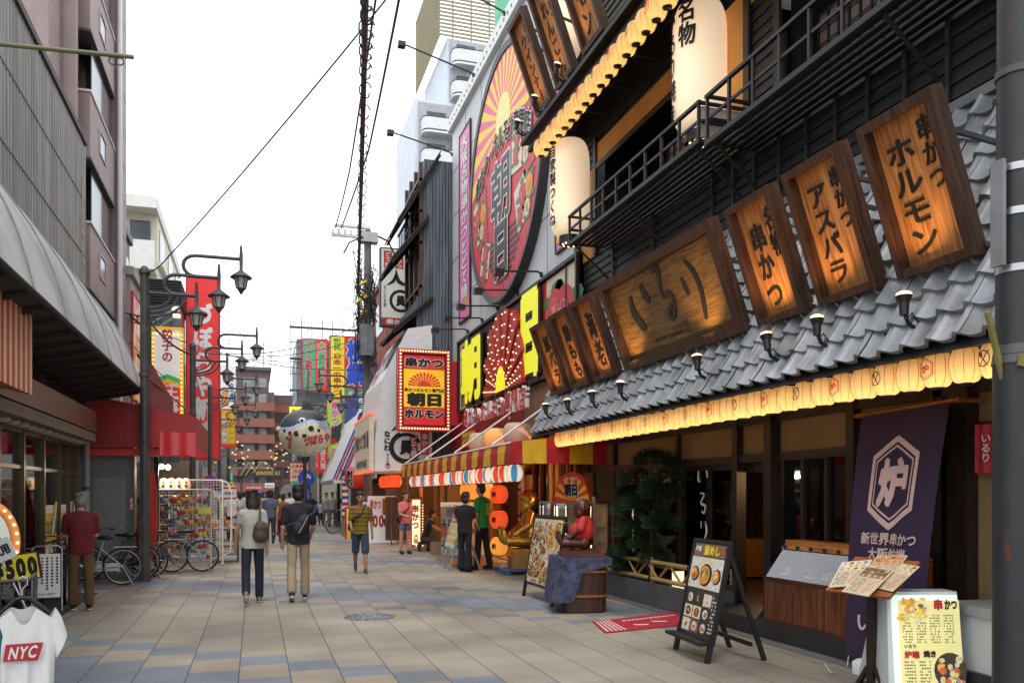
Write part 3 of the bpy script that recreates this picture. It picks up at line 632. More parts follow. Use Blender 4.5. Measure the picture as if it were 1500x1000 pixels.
for p,w in [([(-.82,.92),(-.86,.72),(-.74,.5),(-.66,.46)],[.06,.13,.14,.06]),([(-.48,1.0),(-.44,.84),(-.36,.76)],[.06,.12,.08]),
  ([(-.12,1.07),(.0,1.1),(.04,1.02),(-.02,.86),(.0,.72),(.12,.76),(.2,.66),(.14,.5),(.04,.44),(.02,.55),(.12,.58)],[.05,.09,.09,.07,.05,.05,.07,.06,.07,.07,.04]),
  ([(.5,.84),(.53,.7),(.56,.62)],[.02,.08,.03]),([(.66,1.0),(.78,.84),(.82,.6),(.76,.32),(.74,.28)],[.03,.07,.08,.06,.02])]: brush(mb,p,w,y=.05,depth=.015)
disc(mb,.3,.27,.05,.075,y=.035,hole=.8); brush_poly(mb,[(.26,.22),(.34,.34)],.01,y=.034); mb.build('carved_lettering',CARVE,t)
text(t,'新世界串かつ大阪炉端焼',-.17,.25,.72,.055,CARVE,y=.046,bold=.02)
mb=MB(); 
for k in (.13,.16): 
    m2=MB(); frame(m2,3.12-2*k,1.3-2*k,.009,.045,.052,z=k); mb.v+=[]; mb.add(m2.v,m2.f)
mb.build('carved_border',CARVE,t)
# spotlights on the roof
def spot(loc,label,grp,aim,lit=True,e=16):
    t=T('spotlight',label,'spotlight',loc,0,grp)
    d=Vector(aim)-Vector(loc)
    b=Vector((-.2,-.02,.1)); dd=d.normalized()
    mb=MB(); mb.tube([(0.02,0,0),(-.08,0,-.02),(-.16,-.02,.01),b],.018,6); mb.lathe([(.05,-.01),(.05,.02),(0,.02)],10,X=Matrix.Rotation(-pi/2,4,'Y')); mb.build('arm',BLACK,t)
    mb=MB(); mb.cyl(b-dd*.03,b+dd*.07,.034,.04,10); mb.cyl(b+dd*.07,b+dd*.12,.045,.065,10,cap=False); mb.build('holder',BLACK,t)
    Xm=Matrix.Translation(b+dd*.13)@dd.to_track_quat('Z','Y').to_matrix().to_4x4()
    mb=MB(); mb.lathe([(.062,-.01),(.058,.012),(.03,.026),(0,.03)],12,X=Xm); mb.build('bulb',M('spot_lamp',(1,.75,.55),.3,.05,es=1.0,ec=(1,.55,.3)),t)
    mb=MB(); mb.tube([b-dd*.03,b+Vector((0,-.03,-.07)),b+Vector((.03,-.05,-.02)),b+Vector((.08,-.02,-.05)),(0,0,.01)],.007,5); mb.build('cable',BLACK,t)
    if lit:
        l=bpy.data.lights.new('spot_light','SPOT'); l.energy=e; l.color=(1,.58,.24); l.spot_size=R(95); l.spot_blend=.8; l.shadow_soft_size=.05
        o=bpy.data.objects.new('spot_light',l); COL.objects.link(o); o.parent=t; o.location=b+dd*.17; o.rotation_euler=dd.to_track_quat('-Z','Y').to_euler()
    return t
sg='black spotlights on the roof aimed at the signboards'
for px,py,yt,lb in [(1352,478,5.2,'black spotlight on roof tiles below the ホルモン signboard'),(1222,505,6.2,'black spotlight on roof tiles below the アスパラ signboard'),(1148,525,7.15,'black spotlight on roof tiles below the 名物 signboard'),(1043,552,8.4,'black spotlight on roof tiles below right half of wide board'),
   (927,585,10.3,'lit spotlight on roof tiles below left half of wide board'),(885,597,11.5,'black spotlight on roof tiles below the 海老 signboard'),(848,607,12.55,'black spotlight on roof tiles below the 鶏もも signboard'),(815,612,13.6,'black spotlight on roof tiles below the 豚バラ signboard')]:
    p=A(px,py,X=4.98); spot((4.98,p.y,max(2.88,p.z)),lb,sg,(5.0,yt,4.05),e=30 if abs(yt-9)>2 else 44)
for y,lb in ((14.9,'black spotlight above upper eave left of the ウインナー board'),(13.9,'black spotlight above upper eave between ウインナー and れんこん boards'),(12.75,'black spotlight above upper eave right of the れんこん board')):
    spot((4.95,y,8.5),lb,'black spotlights along the upper eave',(5.1,y-.4,9.7),e=26)
# ================= DISTRICT RESTAURANT WITH THE ROUND SIGN (right, next) =================
XA=6.0
t=T('restaurant_building','white panelled restaurant carrying the huge round painted sign and striped awning','restaurant',(XA,20,0)); AB=t
WP=M('white_wall_panel',(.62,.64,.66),.5,.1,scale=.8)
mb=MB(); mb.box((XA,14.79,2.9),(14,25.5,13.4)); mb.build('wall',WP,t,True)
mb=MB()
for y in (16.6,18.4,20.2,22,23.8): mb.box((XA-.008,y-.012,6.3),(XA,y+.012,13.2))
for z in (7.6,9.0,10.4,11.8): mb.box((XA-.007,14.8,z-.012),(XA,25.5,z+.012))
mb.build('panel_joint',GREY,t,True)
mb=MB(); mb.box((XA-.14,14.8,13.15),(XA+.2,25.6,13.55)); mb.build('parapet',WHITE,t,True)
mb=MB()
for i in range(34): mb.box((XA-.15,15+i*.31,13.3),(XA-.141,15.06+i*.31,13.36))
mb.build('vent_slot',DGREY,t,True)
DW=wood('dark_shop_wood','#20130c','#4a2c19')
mb=MB(); mb.box((5.92,18.0,2.5),(XA-.005,25.5,4.05)); mb.build('red_wall_band',M('red_wall',(.3,.012,.02),.55,.15),t,True)
mb=MB(); mb.box((5.93,14.79,2.9),(XA-.004,17.99,4.05)); mb.build('tan_wall_band',M('brown_fascia',(.28,.17,.09),.6,.15),t,True)
mb=MB()
for i in range(7):
    for j in range(24):
        if (i+j)%2==0: mb.box((5.9,14.85+i*.12,2.5+j*.065),(5.925,14.97+i*.12,2.565+j*.065))
mb.build('check_lattice',M('red_lattice',(.22,.03,.02),.6,.2),t,True)
# shop front: posts, glass, warm room
mb=MB()
for y in (14.5,14.95,15.3,15.65,16.0,16.5,17.0,18.0,20.6,23.0,25.4): mb.box((5.8,y-.05,0),(5.92,y+.05,2.5))
mb.box((5.8,14.5,2.3),(5.92,25.4,2.5)); mb.box((5.82,14.5,0),(5.9,17,.55)); mb.build('shop_post',wood('amber_post','#5a3010','#8f5a22'),t,True)
MB().box((5.86,14.55,.55),(5.868,16.95,2.3)).build('window_pane',glass('clear_glass',(.9,.88,.84),.02),t,True)
WR=wood('warm_room','#6b3a14','#9a5c22')
mb=MB(); mb.box((8.6,14.4,0),(8.7,25.5,2.9)); mb.box((5.92,14.4,0),(8.6,25.5,.02)); mb.box((6.0,14.4,2.72),(8.6,25.5,2.89)); mb.box((5.92,14.4,.02),(8.6,14.45,2.72)); mb.box((5.92,25.45,.02),(8.6,25.5,2.72)); mb.build('room',WR,t,True)
mb=MB()
for y in (15.2,16.4,19.2,21.5,24): mb.box((7.9,y-.5,.02),(8.5,y+.5,1.0))
mb.box((7.6,17.3,.02),(7.7,25.4,2.2)); mb.build('partition',DW,t,True)
for i,(y,lb) in enumerate(((15.3,'warm pendant lamp inside the amber windows under the striped awning'),(19.3,'warm pendant lamp inside the open shop behind the orange lanterns'),(22.3,'warm pendant lamp inside the open shop near the vending rack'))):
    q=T('pendant_lamp',lb,'lamp',(6.9,y,2.15)); MB().lathe([(.02,.25),(.03,.12),(.14,.02),(.14,0)],12).build('shade',BLACK,q); MB().ell((0,0,0),.07,8,6).build('bulb',LITWARM,q); MB().cyl((0,0,.2),(0,0,.57),.006).build('cord',BLACK,q)
    l=bpy.data.lights.new('lamp_light','POINT'); l.energy=(190,90,80)[i]; l.color=(1,.58,.22); l.shadow_soft_size=.1; o=bpy.data.objects.new('lamp_light',l); COL.objects.link(o); o.parent=q; o.location=(0,0,-.15)
# the round sign
t=T('round_sign','huge round painted sign with pink and yellow rays and large black lettering','sign',(XA-.05,19.45,9.52),-pi/2); RS=3.12
mb=MB(); disc(mb,0,0,RS-.05,y=-.12,n=56); mb.build('face',M('sign_crimson',(.68,.025,.05),.5,.15),t)
mb=MB(); n=56
for a,b,y0,y1 in ((RS-.3,RS,-.34,-.34),):
    a+=.12; pts=[(a,-.12),(a,-.15),(RS-.03,-.17),(RS,-.14),(RS,.04)]
    for i in range(n):
        for (r0,q0),(r1,q1) in zip(pts,pts[1:]):
            A0,A1=2*pi*i/n,2*pi*(i+1)/n
            mb.add([(r0*cos(A0),q0,r0*sin(A0)),(r0*cos(A1),q0,r0*sin(A1)),(r1*cos(A1),q1,r1*sin(A1)),(r1*cos(A0),q1,r1*sin(A0))],[(0,1,2,3)],0,True)
mb.build('rim',M('rim_charcoal',(.035,.037,.042),.45,.15),t)
def clip_r(cx,cz,a,Rm):
    dx,dz=cos(a),sin(a); b=cx*dx+cz*dz; c=cx*cx+cz*cz-Rm*Rm; return -b+math.sqrt(max(0,b*b-c))
mb=MB(); cx,cz=.1,1.35; RI=RS-.22; n=32
for i in range(n):
    a0,a1=-.35+(pi+.7)*i/n,-.35+(pi+.7)*(i+1)/n
    r0,r1=clip_r(cx,cz,a0,RI),clip_r(cx,cz,a1,RI)
    mb.add([(cx,-.124,cz),(cx+r0*cos(a0),-.124,cz+r0*sin(a0)),(cx+r1*cos(a1),-.124,cz+r1*sin(a1))],[(0,1,2)],i%2)
disc(mb,cx,cz,.62,y=-.128,mi=2)
mb.build('ray_pattern',[M('ray_pink',(.85,.13,.27),.5,.08),M('ray_yellow',(.92,.66,.03),.5,.06),M('sun_pale',(.95,.85,.3),.5,.05)],t)
mb=MB(); random.seed(11)
PAT=[M('art_cream',(.75,.68,.5),.5,.1),M('art_red',(.62,.04,.05),.5,.2),M('art_green',(.06,.22,.08),.5,.2),M('art_pink',(.8,.25,.4),.5,.15),M('art_black',(.03,.015,.02),.5,.2),M('art_orange',(.85,.35,.04),.5,.1)]
def flower(mb,x,z,r,y,mi,n=7,green=2,seed=0):
    for k in range(4):
        a=k*1.7+seed; disc(mb,x+r*1.2*cos(a),z+r*1.2*sin(a),r*.6,r*.3,y=y+.002,mi=green,n=8)
    for k in range(n):
        a=2*pi*k/n+seed; disc(mb,x+r*.55*cos(a),z+r*.55*sin(a),r*.5,y=y-.0005*k,mi=mi,n=9)
    for k in range(5):
        a=2*pi*k/5+seed; disc(mb,x+r*.3*cos(a),z+r*.3*sin(a),r*.3,y=y-.005-.0005*k,mi=3 if mi==1 else 5,n=8,hole=.8)
    disc(mb,x,z,r*.2,y=y-.009,mi=5,n=8)
for x,z,w,h,a,mi in [(-1.75,-.55,.8,1.5,.12,1),(-1.5,-1.7,.8,.9,-.35,0),(1.25,.3,.85,1.3,-.1,0),(2.0,.1,.75,1.5,.2,1),(1.6,-1.2,.9,1.1,.3,0),(2.1,-1.15,.5,.9,-.3,1),(-2.3,-.5,.5,1.2,.3,0)]:
    c,s=cos(a),sin(a)
    for k,dd in ((1.06,0),(1,.002)):
        mb.add([(x+(u*c-v*s)*k,-.126-dd,z+(u*s+v*c)*k) for u,v in ((-w/2,-h/2),(w/2,-h/2),(w/2,h/2),(-w/2,h/2))],[(0,1,2,3)],4 if k>1 else mi)
    flower(mb,x+.05,z+.15,.26,-.133,1 if mi==0 else 5,seed=x); flower(mb,x-.1,z-.3,.2,-.133,1 if mi==0 else 0,seed=z)
for i in range(9):
    z=-1.5-i*.16; w=math.sqrt(max(0,RI*RI-z*z))*.95
    rect(mb,-w+.9,z-.05,w-.6,z+.05,y=-.1245,mi=4)
mb.build('painted_cards',PAT,t)
text(t,'串かつ・ホルモン専門店',0,.0,4.7,.62,INK,y=-.15,bold=.02,out=WHITE,outw=.05,warp=lambda a,y,b:(a,y,b+.95-.12*a*a))
text(t,'朝',-.05,-.35,1.6,1.6,M('sign_charcoal',(.03,.03,.035),.5,.1),y=-.15,bold=.016,out=WHITE,outw=.035); text(t,'日',0,-1.85,1.1,1.35,MATS['sign_charcoal'],y=-.15,bold=.05,out=WHITE,outw=.035)
# pink strips
PST=M('strip_pink',(.85,.22,.5),.5,.08)
t=panel('banner_sign','tall pink vertical sign with white lettering left of the round sign','sign',(XA-.04,23.75,6.8),1.35,5.75,.035,-pi/2,PST,BLACK,.06,.02)
text(t,'大阪名物串かつとどて焼',0,3.1,.85,4.9,WHITE,vert=True,bold=.04,out=M('strip_magenta',(.6,.06,.3),.5),outw=.03)
mb=MB(); disc(mb,0,.35,.35,y=-.004,a0=0,a1=pi); mb.build('sun_mark',M('strip_gold',(.75,.4,.1),.5),t)
t=panel('banner_sign','pink vertical sign half hidden behind the big paper lantern','sign',(XA-.04,15.45,6.6),1.1,6.2,.035,-pi/2,PST,BLACK,.05,.02)
text(t,'ホルモン焼と串かつ',0,3.6,.7,4.4,WHITE,vert=True,bold=.04)
mb=MB()
for i in range(9): a0,a1=pi*i/9,pi*(i+.5)/9; mb.add([(0,-.004,.1),(.52*cos(a0),-.004,.1+.8*sin(a0)),(.52*cos(a1),-.004,.1+.8*sin(a1))],[(0,1,2)])
mb.build('ray_mark',YEL,t)
# floodlights on arms
def flood(x,y,z,label,L=.9,dz=.25,dy=0,grp='black floodlights on long arms along the white facade'):
    t=T('floodlight',label,'floodlight',(x,y,z),0,grp)
    MB().tube([(0,0,0),(-.1,0,.06),(-L,dy,dz)],.022,6).build('arm',BLACK,t)
    mb=MB(); mb.cyl((0,0,0),(-.04,0,0),.06); mb.build('base',BLACK,t)
    mb=MB(); mb.box((-L-.14,dy-.1,dz-.1),(-L+.06,dy+.1,dz+.03)); mb.cyl((-L,dy,dz),(-L,dy,dz-.02),.02); mb.build('head',BLACK,t); return t
for i,(x,px,py,L,dz,lb) in enumerate([(5.86,615,85,1.3,.5,'a'),]): pass
for y,z,L,dz,lb in [(22.3,13.4,2.0,.55,'black floodlight on long arm on the parapet, upper left of the round sign'),(24.9,12.2,1.9,.45,'black floodlight on long arm at the far end of the white parapet'),(19.3,13.45,2.0,.7,'black floodlight on long arm on the parapet, cut by the frame top')]: flood(XA-.14,y,z,lb,L,dz)
for i,(y,lb) in enumerate([(23.4,'black floodlight on horizontal arm below the pink strip'),(21.8,'black floodlight on horizontal arm, below the left of the round sign'),(20.3,'black floodlight on horizontal arm, below the middle of the round sign'),(18.6,'black floodlight on horizontal arm, below the right of the round sign'),(16.9,'black floodlight on horizontal arm, right of the round sign')]): flood(XA-.02,y,6.42,lb,.95,.0)
# shop board: letters, fan, flowers
t=T('shop_board','long black framed board with yellow letters, red bulb fan and peonies','sign',(5.86,19.2,4.05),-pi/2)
MB().box((-4.8,.0,0),(4.8,.12,2.15)).build('backboard',M('board_black',(.03,.012,.012),.5,.2),t)
frame(MB(),9.6,2.15,.07,-.08,.12).build('frame',BLACK,t)
def bx(px): return 19.2-A(px,520,X=5.8).y
mb=MB(); rect(mb,-4.7,.1,bx(689),2.05,y=-.005,mi=0); disc(mb,-4.0,1.55,.45,y=-.008,mi=1,n=14); disc(mb,-4.1,.8,.25,.6,y=-.009,mi=0,n=10); rect(mb,-4.55,.15,-4.25,.9,y=-.010,mi=2)
for k in range(6): disc(mb,-4.3+.06*k,.6+.1*k,.16,.05,y=-.011,mi=4,n=8)
mb.build('painted_figure',PAT,t); mb=MB()
a,b=bx(797),4.72
rect(mb,a,.1,b,2.05,y=-.005,mi=0); rect(mb,(a+b)/2+.25,.07,(a+b)/2+.33,2.1,y=-.03,mi=4); rect(mb,bx(765),.1,a,2.05,y=-.0045,mi=1)
flower(mb,a+.5,1.35,.42,-.02,1,9,seed=1); flower(mb,a+.35,.55,.35,-.02,5,8,seed=2); flower(mb,b-.75,1.1,.62,-.02,1,11,seed=.4); flower(mb,b-.8,.3,.3,-.02,1,8,seed=2.2); flower(mb,1.6,1.85,.3,-.02,1,seed=.7)
mb.build('painted_flowers',PAT,t)
NEON=M('neon_yellow',(.85,.85,.03),.5,.05,es=.35)
for ch,pa,pb,z0,z1 in (('朝',677,708,.15,1.98),('日',765,793,.1,2.05)):
    text(t,ch,(bx(pa)+bx(pb))/2,(z0+z1)/2,(bx(pb)-bx(pa))*.92,z1-z0,NEON,y=-.06,bold=.045 if ch=='朝' else .09,depth=.05,side=BLACK,out=BLACK,outw=.045,name='letter')
fx=bx(742); FBP=[]; mb=MB(); mb2=MB(); fr=[2.0,1.95,1.85,1.75]
NR_=15
for i in range(NR_):
    a=pi*(i+.5)/NR_; L=1.95 if 3<i<11 else (1.75 if 1<i<13 else 1.6); L=min(L,2.02/max(.05,sin(a)),1.7/max(.05,abs(cos(a))))
    d=(cos(a),sin(a)); n_=(-sin(a),cos(a)); h=.5*pi/NR_
    w0,w1=.4*h,L*h*.92
    P=[(fx+d[0]*.42-n_[0]*w0,.05+d[1]*.42-n_[1]*w0),(fx+d[0]*L-n_[0]*w1,.05+d[1]*L-n_[1]*w1),(fx+d[0]*L+n_[0]*w1,.05+d[1]*L+n_[1]*w1),(fx+d[0]*.42+n_[0]*w0,.05+d[1]*.42+n_[1]*w0)]
    mb.prism(P,-.16 if i%2 else -.2,-.02)
    if True:
        for k in range(6):
            r=.5+(L-.58)*k/5; FBP.append((fx+d[0]*r,-.215 if i%2==0 else -.175,.05+d[1]*r))
mb.build('fan_blades',M('fan_red',(.45,.02,.022),.45,.25),t); many('bulb',FBP,.019,BULB,t)
mb=MB(); disc(mb,fx,.06,.4,.6,y=-.22,a0=0,a1=pi); mb.build('half_sun',M('lit_sun',(.9,.75,.02),.5,.05,es=.5),t)
mb=MB(); mb2=MB(); disc(mb2,fx,.06,.46,.68,y=-.21,a0=0,a1=pi,hole=.87); mb2.build('half_sun_rim',RED,t)
# hanging 3d letters
t=T('hanging_letters','red three dimensional letters 串かつ ホルモン専門店 hung on rods below the fan board','sign',(5.55,19.15,3.42),-pi/2)
text(t,'串かつ-ホルモン専門店',0,.28,5.4,.5,RED,y=0,bold=.03,depth=.1,side=WHITE,name='letter')
mb=MB()
for i in range(7): mb.box((-2.6+i*.87,.0,.45),(-2.57+i*.87,.02,.66)); mb.box((-2.6+i*.87,.0,.64),(-2.57+i*.87,.3,.66))
mb.build('rods',IRON,t)
t=panel('drink_sign','small yellow sign with black lettering under the fan board','sign',(5.86,22.9,3.0),1.55,.45,.05,-pi/2,YEL,RED,.03,.01); text(t,'ドリンク注文付き',0,.22,1.35,.26,INK,bold=.04)
# awning with stripes
ARD=M('awning_red',(.5,.02,.035),.6,.15); ASY=stripes('awning_stripe',[('#a8121d',1),('#d8a51c',1)],.9,1,.65); ASX=stripes('awning_stripe_end',[('#a8121d',1),('#d8a51c',1)],.86,0,.65,off=.25)
t=T('striped_awning','red and yellow striped shop awning below the hanging red letters','awning',(5,18.5,2.2)); AW=t
x0,y0,y1=4.14,13.2,24.0
mb=MB(); 
def sag(a,b,n,f): return [[Vector(a).lerp(Vector(b),i/n) for i in range(n+1)]]
mb.quad((x0,y0,2.5),(x0,y1,2.5),(5.9,y1,2.72),(5.9,y0,2.72)); mb.quad((x0+.01,y0+.01,2.47),(5.9,y0+.01,2.69),(5.9,y1,2.69),(x0+.01,y1,2.47))
mb.build('canopy',ARD,t,True)
mb=MB(); mb.quad((x0-.03,y0,2.33),(x0-.03,y1,2.33),(x0,y1,2.5),(x0,y0,2.5)); 
g0=[];g1=[]
N=90
for i in range(N+1):
    y=y0+(y1-y0)*i/N; o=.015*sin(i*1.3); g0.append((x0-.03,y,2.34)); g1.append((x0-.035+o,y,2.13+.012*sin(i*2.1)))
mb.sheet([g1,g0]); mb.build('front_valance',ASY,t,True)
mb=MB(); mb.quad((5.9,y0-.004,2.36),(x0-.03,y0-.004,2.36),(x0-.03,y0-.004,2.5),(5.9,y0-.004,2.7)); 
g0=[];g1=[]
for i in range(31):
    x=x0-.03+(5.9-x0)*i/30; g0.append((x,y0-.006,2.37)); g1.append((x,y0-.01+.015*sin(i*1.1),2.14))
mb.sheet([g0,g1]); mb.build('end_valance',ASX,t,True)
WPOLE=M('white_pole',(.7,.68,.66),.35,.08)
for y in (14.6,17.6,20.8,23.8): MB().cyl((x0+.05,y,2.53),(5.9,y,3.75),.022).build('stay',WPOLE,t,True)
mb=MB(); mb.cyl((x0,y0,2.49),(x0,y1,2.49),.02); mb.build('front_bar',WPOLE,t,True)
# striped lanterns
LW=M('lantern_white_lit',(.95,.8,.6),.6,.05,es=.55); LRd=M('lantern_red_lit',(.85,.1,.03),.6,.1,es=.5); LB=M('lantern_blue_lit',(.08,.35,.65),.6,.1,es=.35); LO=M('lantern_orange_lit',(.95,.32,.05),.6,.08,es=.65); LRo=M('lantern_redorange_lit',(.9,.09,.02),.6,.08,es=.6)
Gs='striped lanterns strung under the red and yellow awning'
la=lantern('striped_lantern','red and white striped lit lantern strung under the red and yellow awning',(4.36,13.75,2.0),.15,.3,[LW,LRd],Gs,mf=lambda i,j:(j//2)%2,n=16)
lb_=lantern('striped_lantern','blue and white striped lit lantern strung under the red and yellow awning',(4.36,13.75,2.0),.15,.3,[LW,LB],Gs,mf=lambda i,j:(j//2)%2,n=16)
for i in range(19):
    s=(lb_,la,la)[i%3]; loc=(4.36,13.75+.53*i,1.99)
    if i<2: s.location=loc; s.rotation_euler.z=i
    else: dup(s,loc,rz=i*.7)
GO='orange lanterns inside the open shop front'
def plain(nm,label,loc,r,h,mat,grp,flat=.5,mk=None):
    t=lantern(nm,label,loc,r,h,mat,grp,n=20,ribs=10,flat=flat,rz=-pi/2+.7)
    if mk: text(t,mk,0,0,r*.5,r*.6,INK,warp=wrap(r+.004),bold=.04)
    return t
plain('orange_lantern','orange barrel lantern under awning, left of the staff in green',(5.2,20.2,1.72),.25,.46,LO,GO); plain('orange_lantern','orange barrel lantern under awning, right behind the staff in black',(5.2,18.9,1.72),.25,.46,LO,GO)
plain('orange_lantern','orange barrel lantern under awning, farthest back in the shop',(5.6,21.4,1.75),.22,.44,LO,GO)
for z,lb,mt in ((1.62,'round red lantern, top of the three stacked beside the green shirt',LRo),(1.07,'round red lantern, middle of the three stacked beside the green shirt',LRo),(.5,'round orange lantern, lowest of the three stacked beside the green shirt',LO)):
    plain('round_lantern',lb,(5.06,17.1,z),.2,.4,mt,'round lanterns stacked on a striped pole',.35,'朝')
LPale=M('lantern_pale',(.55,.4,.28),.6,.12,es=.06)  # faint glow put into the paper, no lamp inside
for y,lb,mt in ((17.3,'large unlit brown lantern above the awning, nearest the tiled roof',LPale),(18.9,'large lit orange lantern above the awning, middle of three',M('lantern_dim_orange',(.8,.4,.12),.6,.1,es=.3)),(20.4,'large pale lantern above the awning, farthest of three',LPale)):
    plain('large_lantern',lb,(5.55,y,2.95),.33,.5,mt,'large lanterns above the striped awning',.6)
BS=stripes('barber_stripe',[('#b01018',1),('#d8d0c8',1)],.14,2,.5)
for x,y,z,lb in ((5.4,16.7,2.1,'red and white striped pole beside the stacked round lanterns, nearer one'),(5.3,19.9,2.1,'red and white striped pole behind the staff in black'),(5.62,18.1,3.6,'short red and white pole between the large lanterns above the awning')):
    t=T('striped_pole',lb,'pole',(x,y,0 if z<3 else 2.72)); MB().cyl((0,0,0),(0,0,z if z<3 else .9),.03).build('pole',BS,t)
# perpendicular bulb sign
a=A(583,630,Y=24.2); b=A(659,514,Y=24.2)
w=b.x-a.x; h=b.z-a.z
t=panel('bulb_sign','red and yellow projecting sign framed with rows of small bulbs','sign',((a.x+b.x)/2,24.2,a.z),w,h,.35,0,BLACK,M('bulb_frame_red',(.5,.015,.02),.4,.1),.13,.06)
mb=MB(); u=w/2-.17
rect(mb,-u,h*.76,u,h-.18,mi=0); rect(mb,-u,h*.29,u,h*.755,mi=1); rect(mb,-u,.18,u,h*.285,mi=0)
for i in range(13):
    a0,a1=pi*(i+.1)/13,pi*(i+.75)/13
    mb.add([(0,-.005,h*.545),(.5*cos(a0),-.005,h*.545+.42*sin(a0)),(.5*cos(a1),-.005,h*.545+.42*sin(a1))],[(0,1,2)],0)
disc(mb,0,h*.545,.2,.17,y=-.006,mi=2,a0=0,a1=pi); mb.build('face_print',[M('sign_red',(.7,.02,.03),.5,.05,es=.15),M('sign_gold',(.9,.55,.02),.5,.05,es=.2),M('sign_redsun',(.75,.06,.02),.5)],t)
text(t,'串かつ',0,h*.84,1.15,.3,INK,y=-.006,bold=.06,out=WHITE,outw=.05); text(t,'串かつホルモン専門店',0,h*.5,1.2,.12,INK,y=-.006,bold=.05); text(t,'朝日',0,h*.385,1.05,.42,INK,y=-.006,bold=.08); text(t,'ホルモン',0,h*.21,1.2,.27,INK,y=-.006,bold=.07,out=WHITE,outw=.05)
bulbs(t,w,h,18,24,BULB,.065,.028,-.075)
mb=MB(); mb.box((w/2,.05,.2),(5.9-(a.x+b.x)/2,.25,h-.3)); mb.build('wall_bracket',RED,t)
# ================= RIGHT, FARTHER: timber house, canopy shop, tower, signs =================
COR=M('corrugated_metal',(.085,.1,.12),.55,.55,scale=1.2,st=(6,6,.5),detail=8)
TW=wood('old_timber','#2a1a10','#5a3a22'); 
t=T('timber_house','narrow old timber house clad in weathered blue grey corrugated metal','house',(5.6,30,0))
def corr(mb,x0,x1,y,z0,z1,n):
    g=[]
    for z in (z0,z1): g.append([(x0+(x1-x0)*i/n,y-(.018 if i%2 else 0),z) for i in range(n+1)])
    mb.sheet(g,sm=False)
mb=MB(); xl,xr=A(610,500,Y=25.7).x,A(664,500,Y=25.7).x
zt=A(640,235,Y=25.7).z
corr(mb,xl+.25,xr+.4,25.72,A(640,470,Y=25.7).z,zt,26); corr(mb,xl,xr+.4,25.7,2.4,A(640,436,Y=25.7).z,30)
mb.box((xl+.26,25.74,2.4),(xr+4,29,zt)); mb.box((xl+.02,25.73,2.4),(xl+.26,29,A(640,440,Y=25.7).z)); mb.build('metal_wall',COR,t,True)
for i,(pa,pb) in enumerate((((582,325),(645,225)),((572,382),(628,318)),((574,486),(634,436)))):
    a=A(*pa,Y=25.6); b=A(*pb,Y=25.6)
    mb=MB(); mb.add([(a.x,25.5,a.z),(b.x,25.5,b.z),(b.x,28.3,b.z),(a.x,28.3,a.z),(a.x,25.5,a.z+.08),(b.x,25.5,b.z+.08),(b.x,28.3,b.z+.08),(a.x,28.3,a.z+.08)],[(0,1,2,3),(4,7,6,5),(0,4,5,1),(0,3,7,4)])
    for k in range(4): mb.beam((a.x+.05,25.6+k*.8,a.z-.03),(b.x,25.6+k*.9,b.z-.05),.06,.07)
    mb.build('eave_roof',wood('roof_wood','#140e0b','#2c2019'),t,True)
mb=MB()
for z0,z1 in ((A(0,325,Y=25.6).z,0),): pass
for k in range(4):
    y=25.75+k*.85; mb.box((xl+.1,y,6.6),(xl+.22,y+.09,12.2))
for z in (7.2,8.2,9.6,10.6,11.6): mb.box((xl+.08,25.75,z),(xl+.2,28.3,z+.09))
mb.build('timber_frame',TW,t,True)
mb=MB(); mb.box((xl+.24,25.8,6.6),(xl+.255,28.3,12)); mb.build('window_pane',M('dim_pane',(.28,.27,.25),.3,.3),t,True)
mb=MB(); 
for k in range(7): mb.box((xl-.18,25.9+k*.33,9.7),(xl-.15,25.93+k*.33,10.5))
mb.box((xl-.19,25.8,10.5),(xl-.14,28.2,10.56)); mb.box((xl-.19,25.8,9.7),(xl-.14,28.2,9.75)); mb.build('railing',IRON,t,True)
# white canopy shop
t=T('canopy_shop','white sided canopy with black brush lettering over an open fried skewer shop','shop',(4.8,28,0)); XS=4.6
Yc=25.4
P=[A(px,py,Y=Yc) for px,py in ((633,476),(598,481),(560,556),(549,650),(549,690),(633,688))]
WCV=M('canopy_white',(.72,.72,.72),.55,.08)
Yb=[33.5]*6
mb=MB(); n=6
mb.add([p for p in P],[tuple(range(6))])
back=[Vector((p.x,29.7,p.z)) for p in P]
mb.add(P+back,[(i,(i+1)%6,(i+1)%6+6,i+6) for i in range(6)]); mb.add(back,[(5,4,3,2,1,0)]); mb.build('canopy',WCV,t,True)
e=Empty=None
def onmat(o,loc): o.data.transform(Matrix.Translation(Vector(loc)-o.parent.location)); return o
def facetext(parent,s,x,z,w,h,mat,Y,**k):
    o=text(parent,s,x-parent.location.x,z-parent.location.z,w,h,mat,y=Y-parent.location.y,**k); return o
f=lambda px,py:A(px,py,Y=Yc)
c=f(595,655)
mb=MB(); cx,cz=c.x,c.z
disc(mb,cx,cz,.5,.46,y=Yc-.01,hole=.78,a0=.4,a1=6.0); disc(mb,cx+.02,cz,.56,.52,y=Yc-.012,hole=.9,a0=2,a1=5.5)
k=f(588,618); brush(mb,[(k.x+.02,k.z+.12),(k.x-.08,k.z-.1),(k.x-.32,k.z-.28)],[.05,.12,.02],y=Yc-.01); brush(mb,[(k.x+.1,k.z+.18),(k.x+.22,k.z-.05),(k.x+.5,k.z-.2)],[.06,.16,.03],y=Yc-.01)
mb.build('brush_mark',INK,t,True)
facetext(t,'員',cx,cz,.42,.45,INK,Yc-.012,bold=.05)
k=f(567,648); facetext(t,'なにわ',k.x,f(0,634).z,.2,.62,INK,Yc-.01,vert=True,bold=.05); facetext(t,'なにわ串',k.x+.02,f(0,665).z,.1,.4,INK,Yc-.01,vert=True,bold=.02)
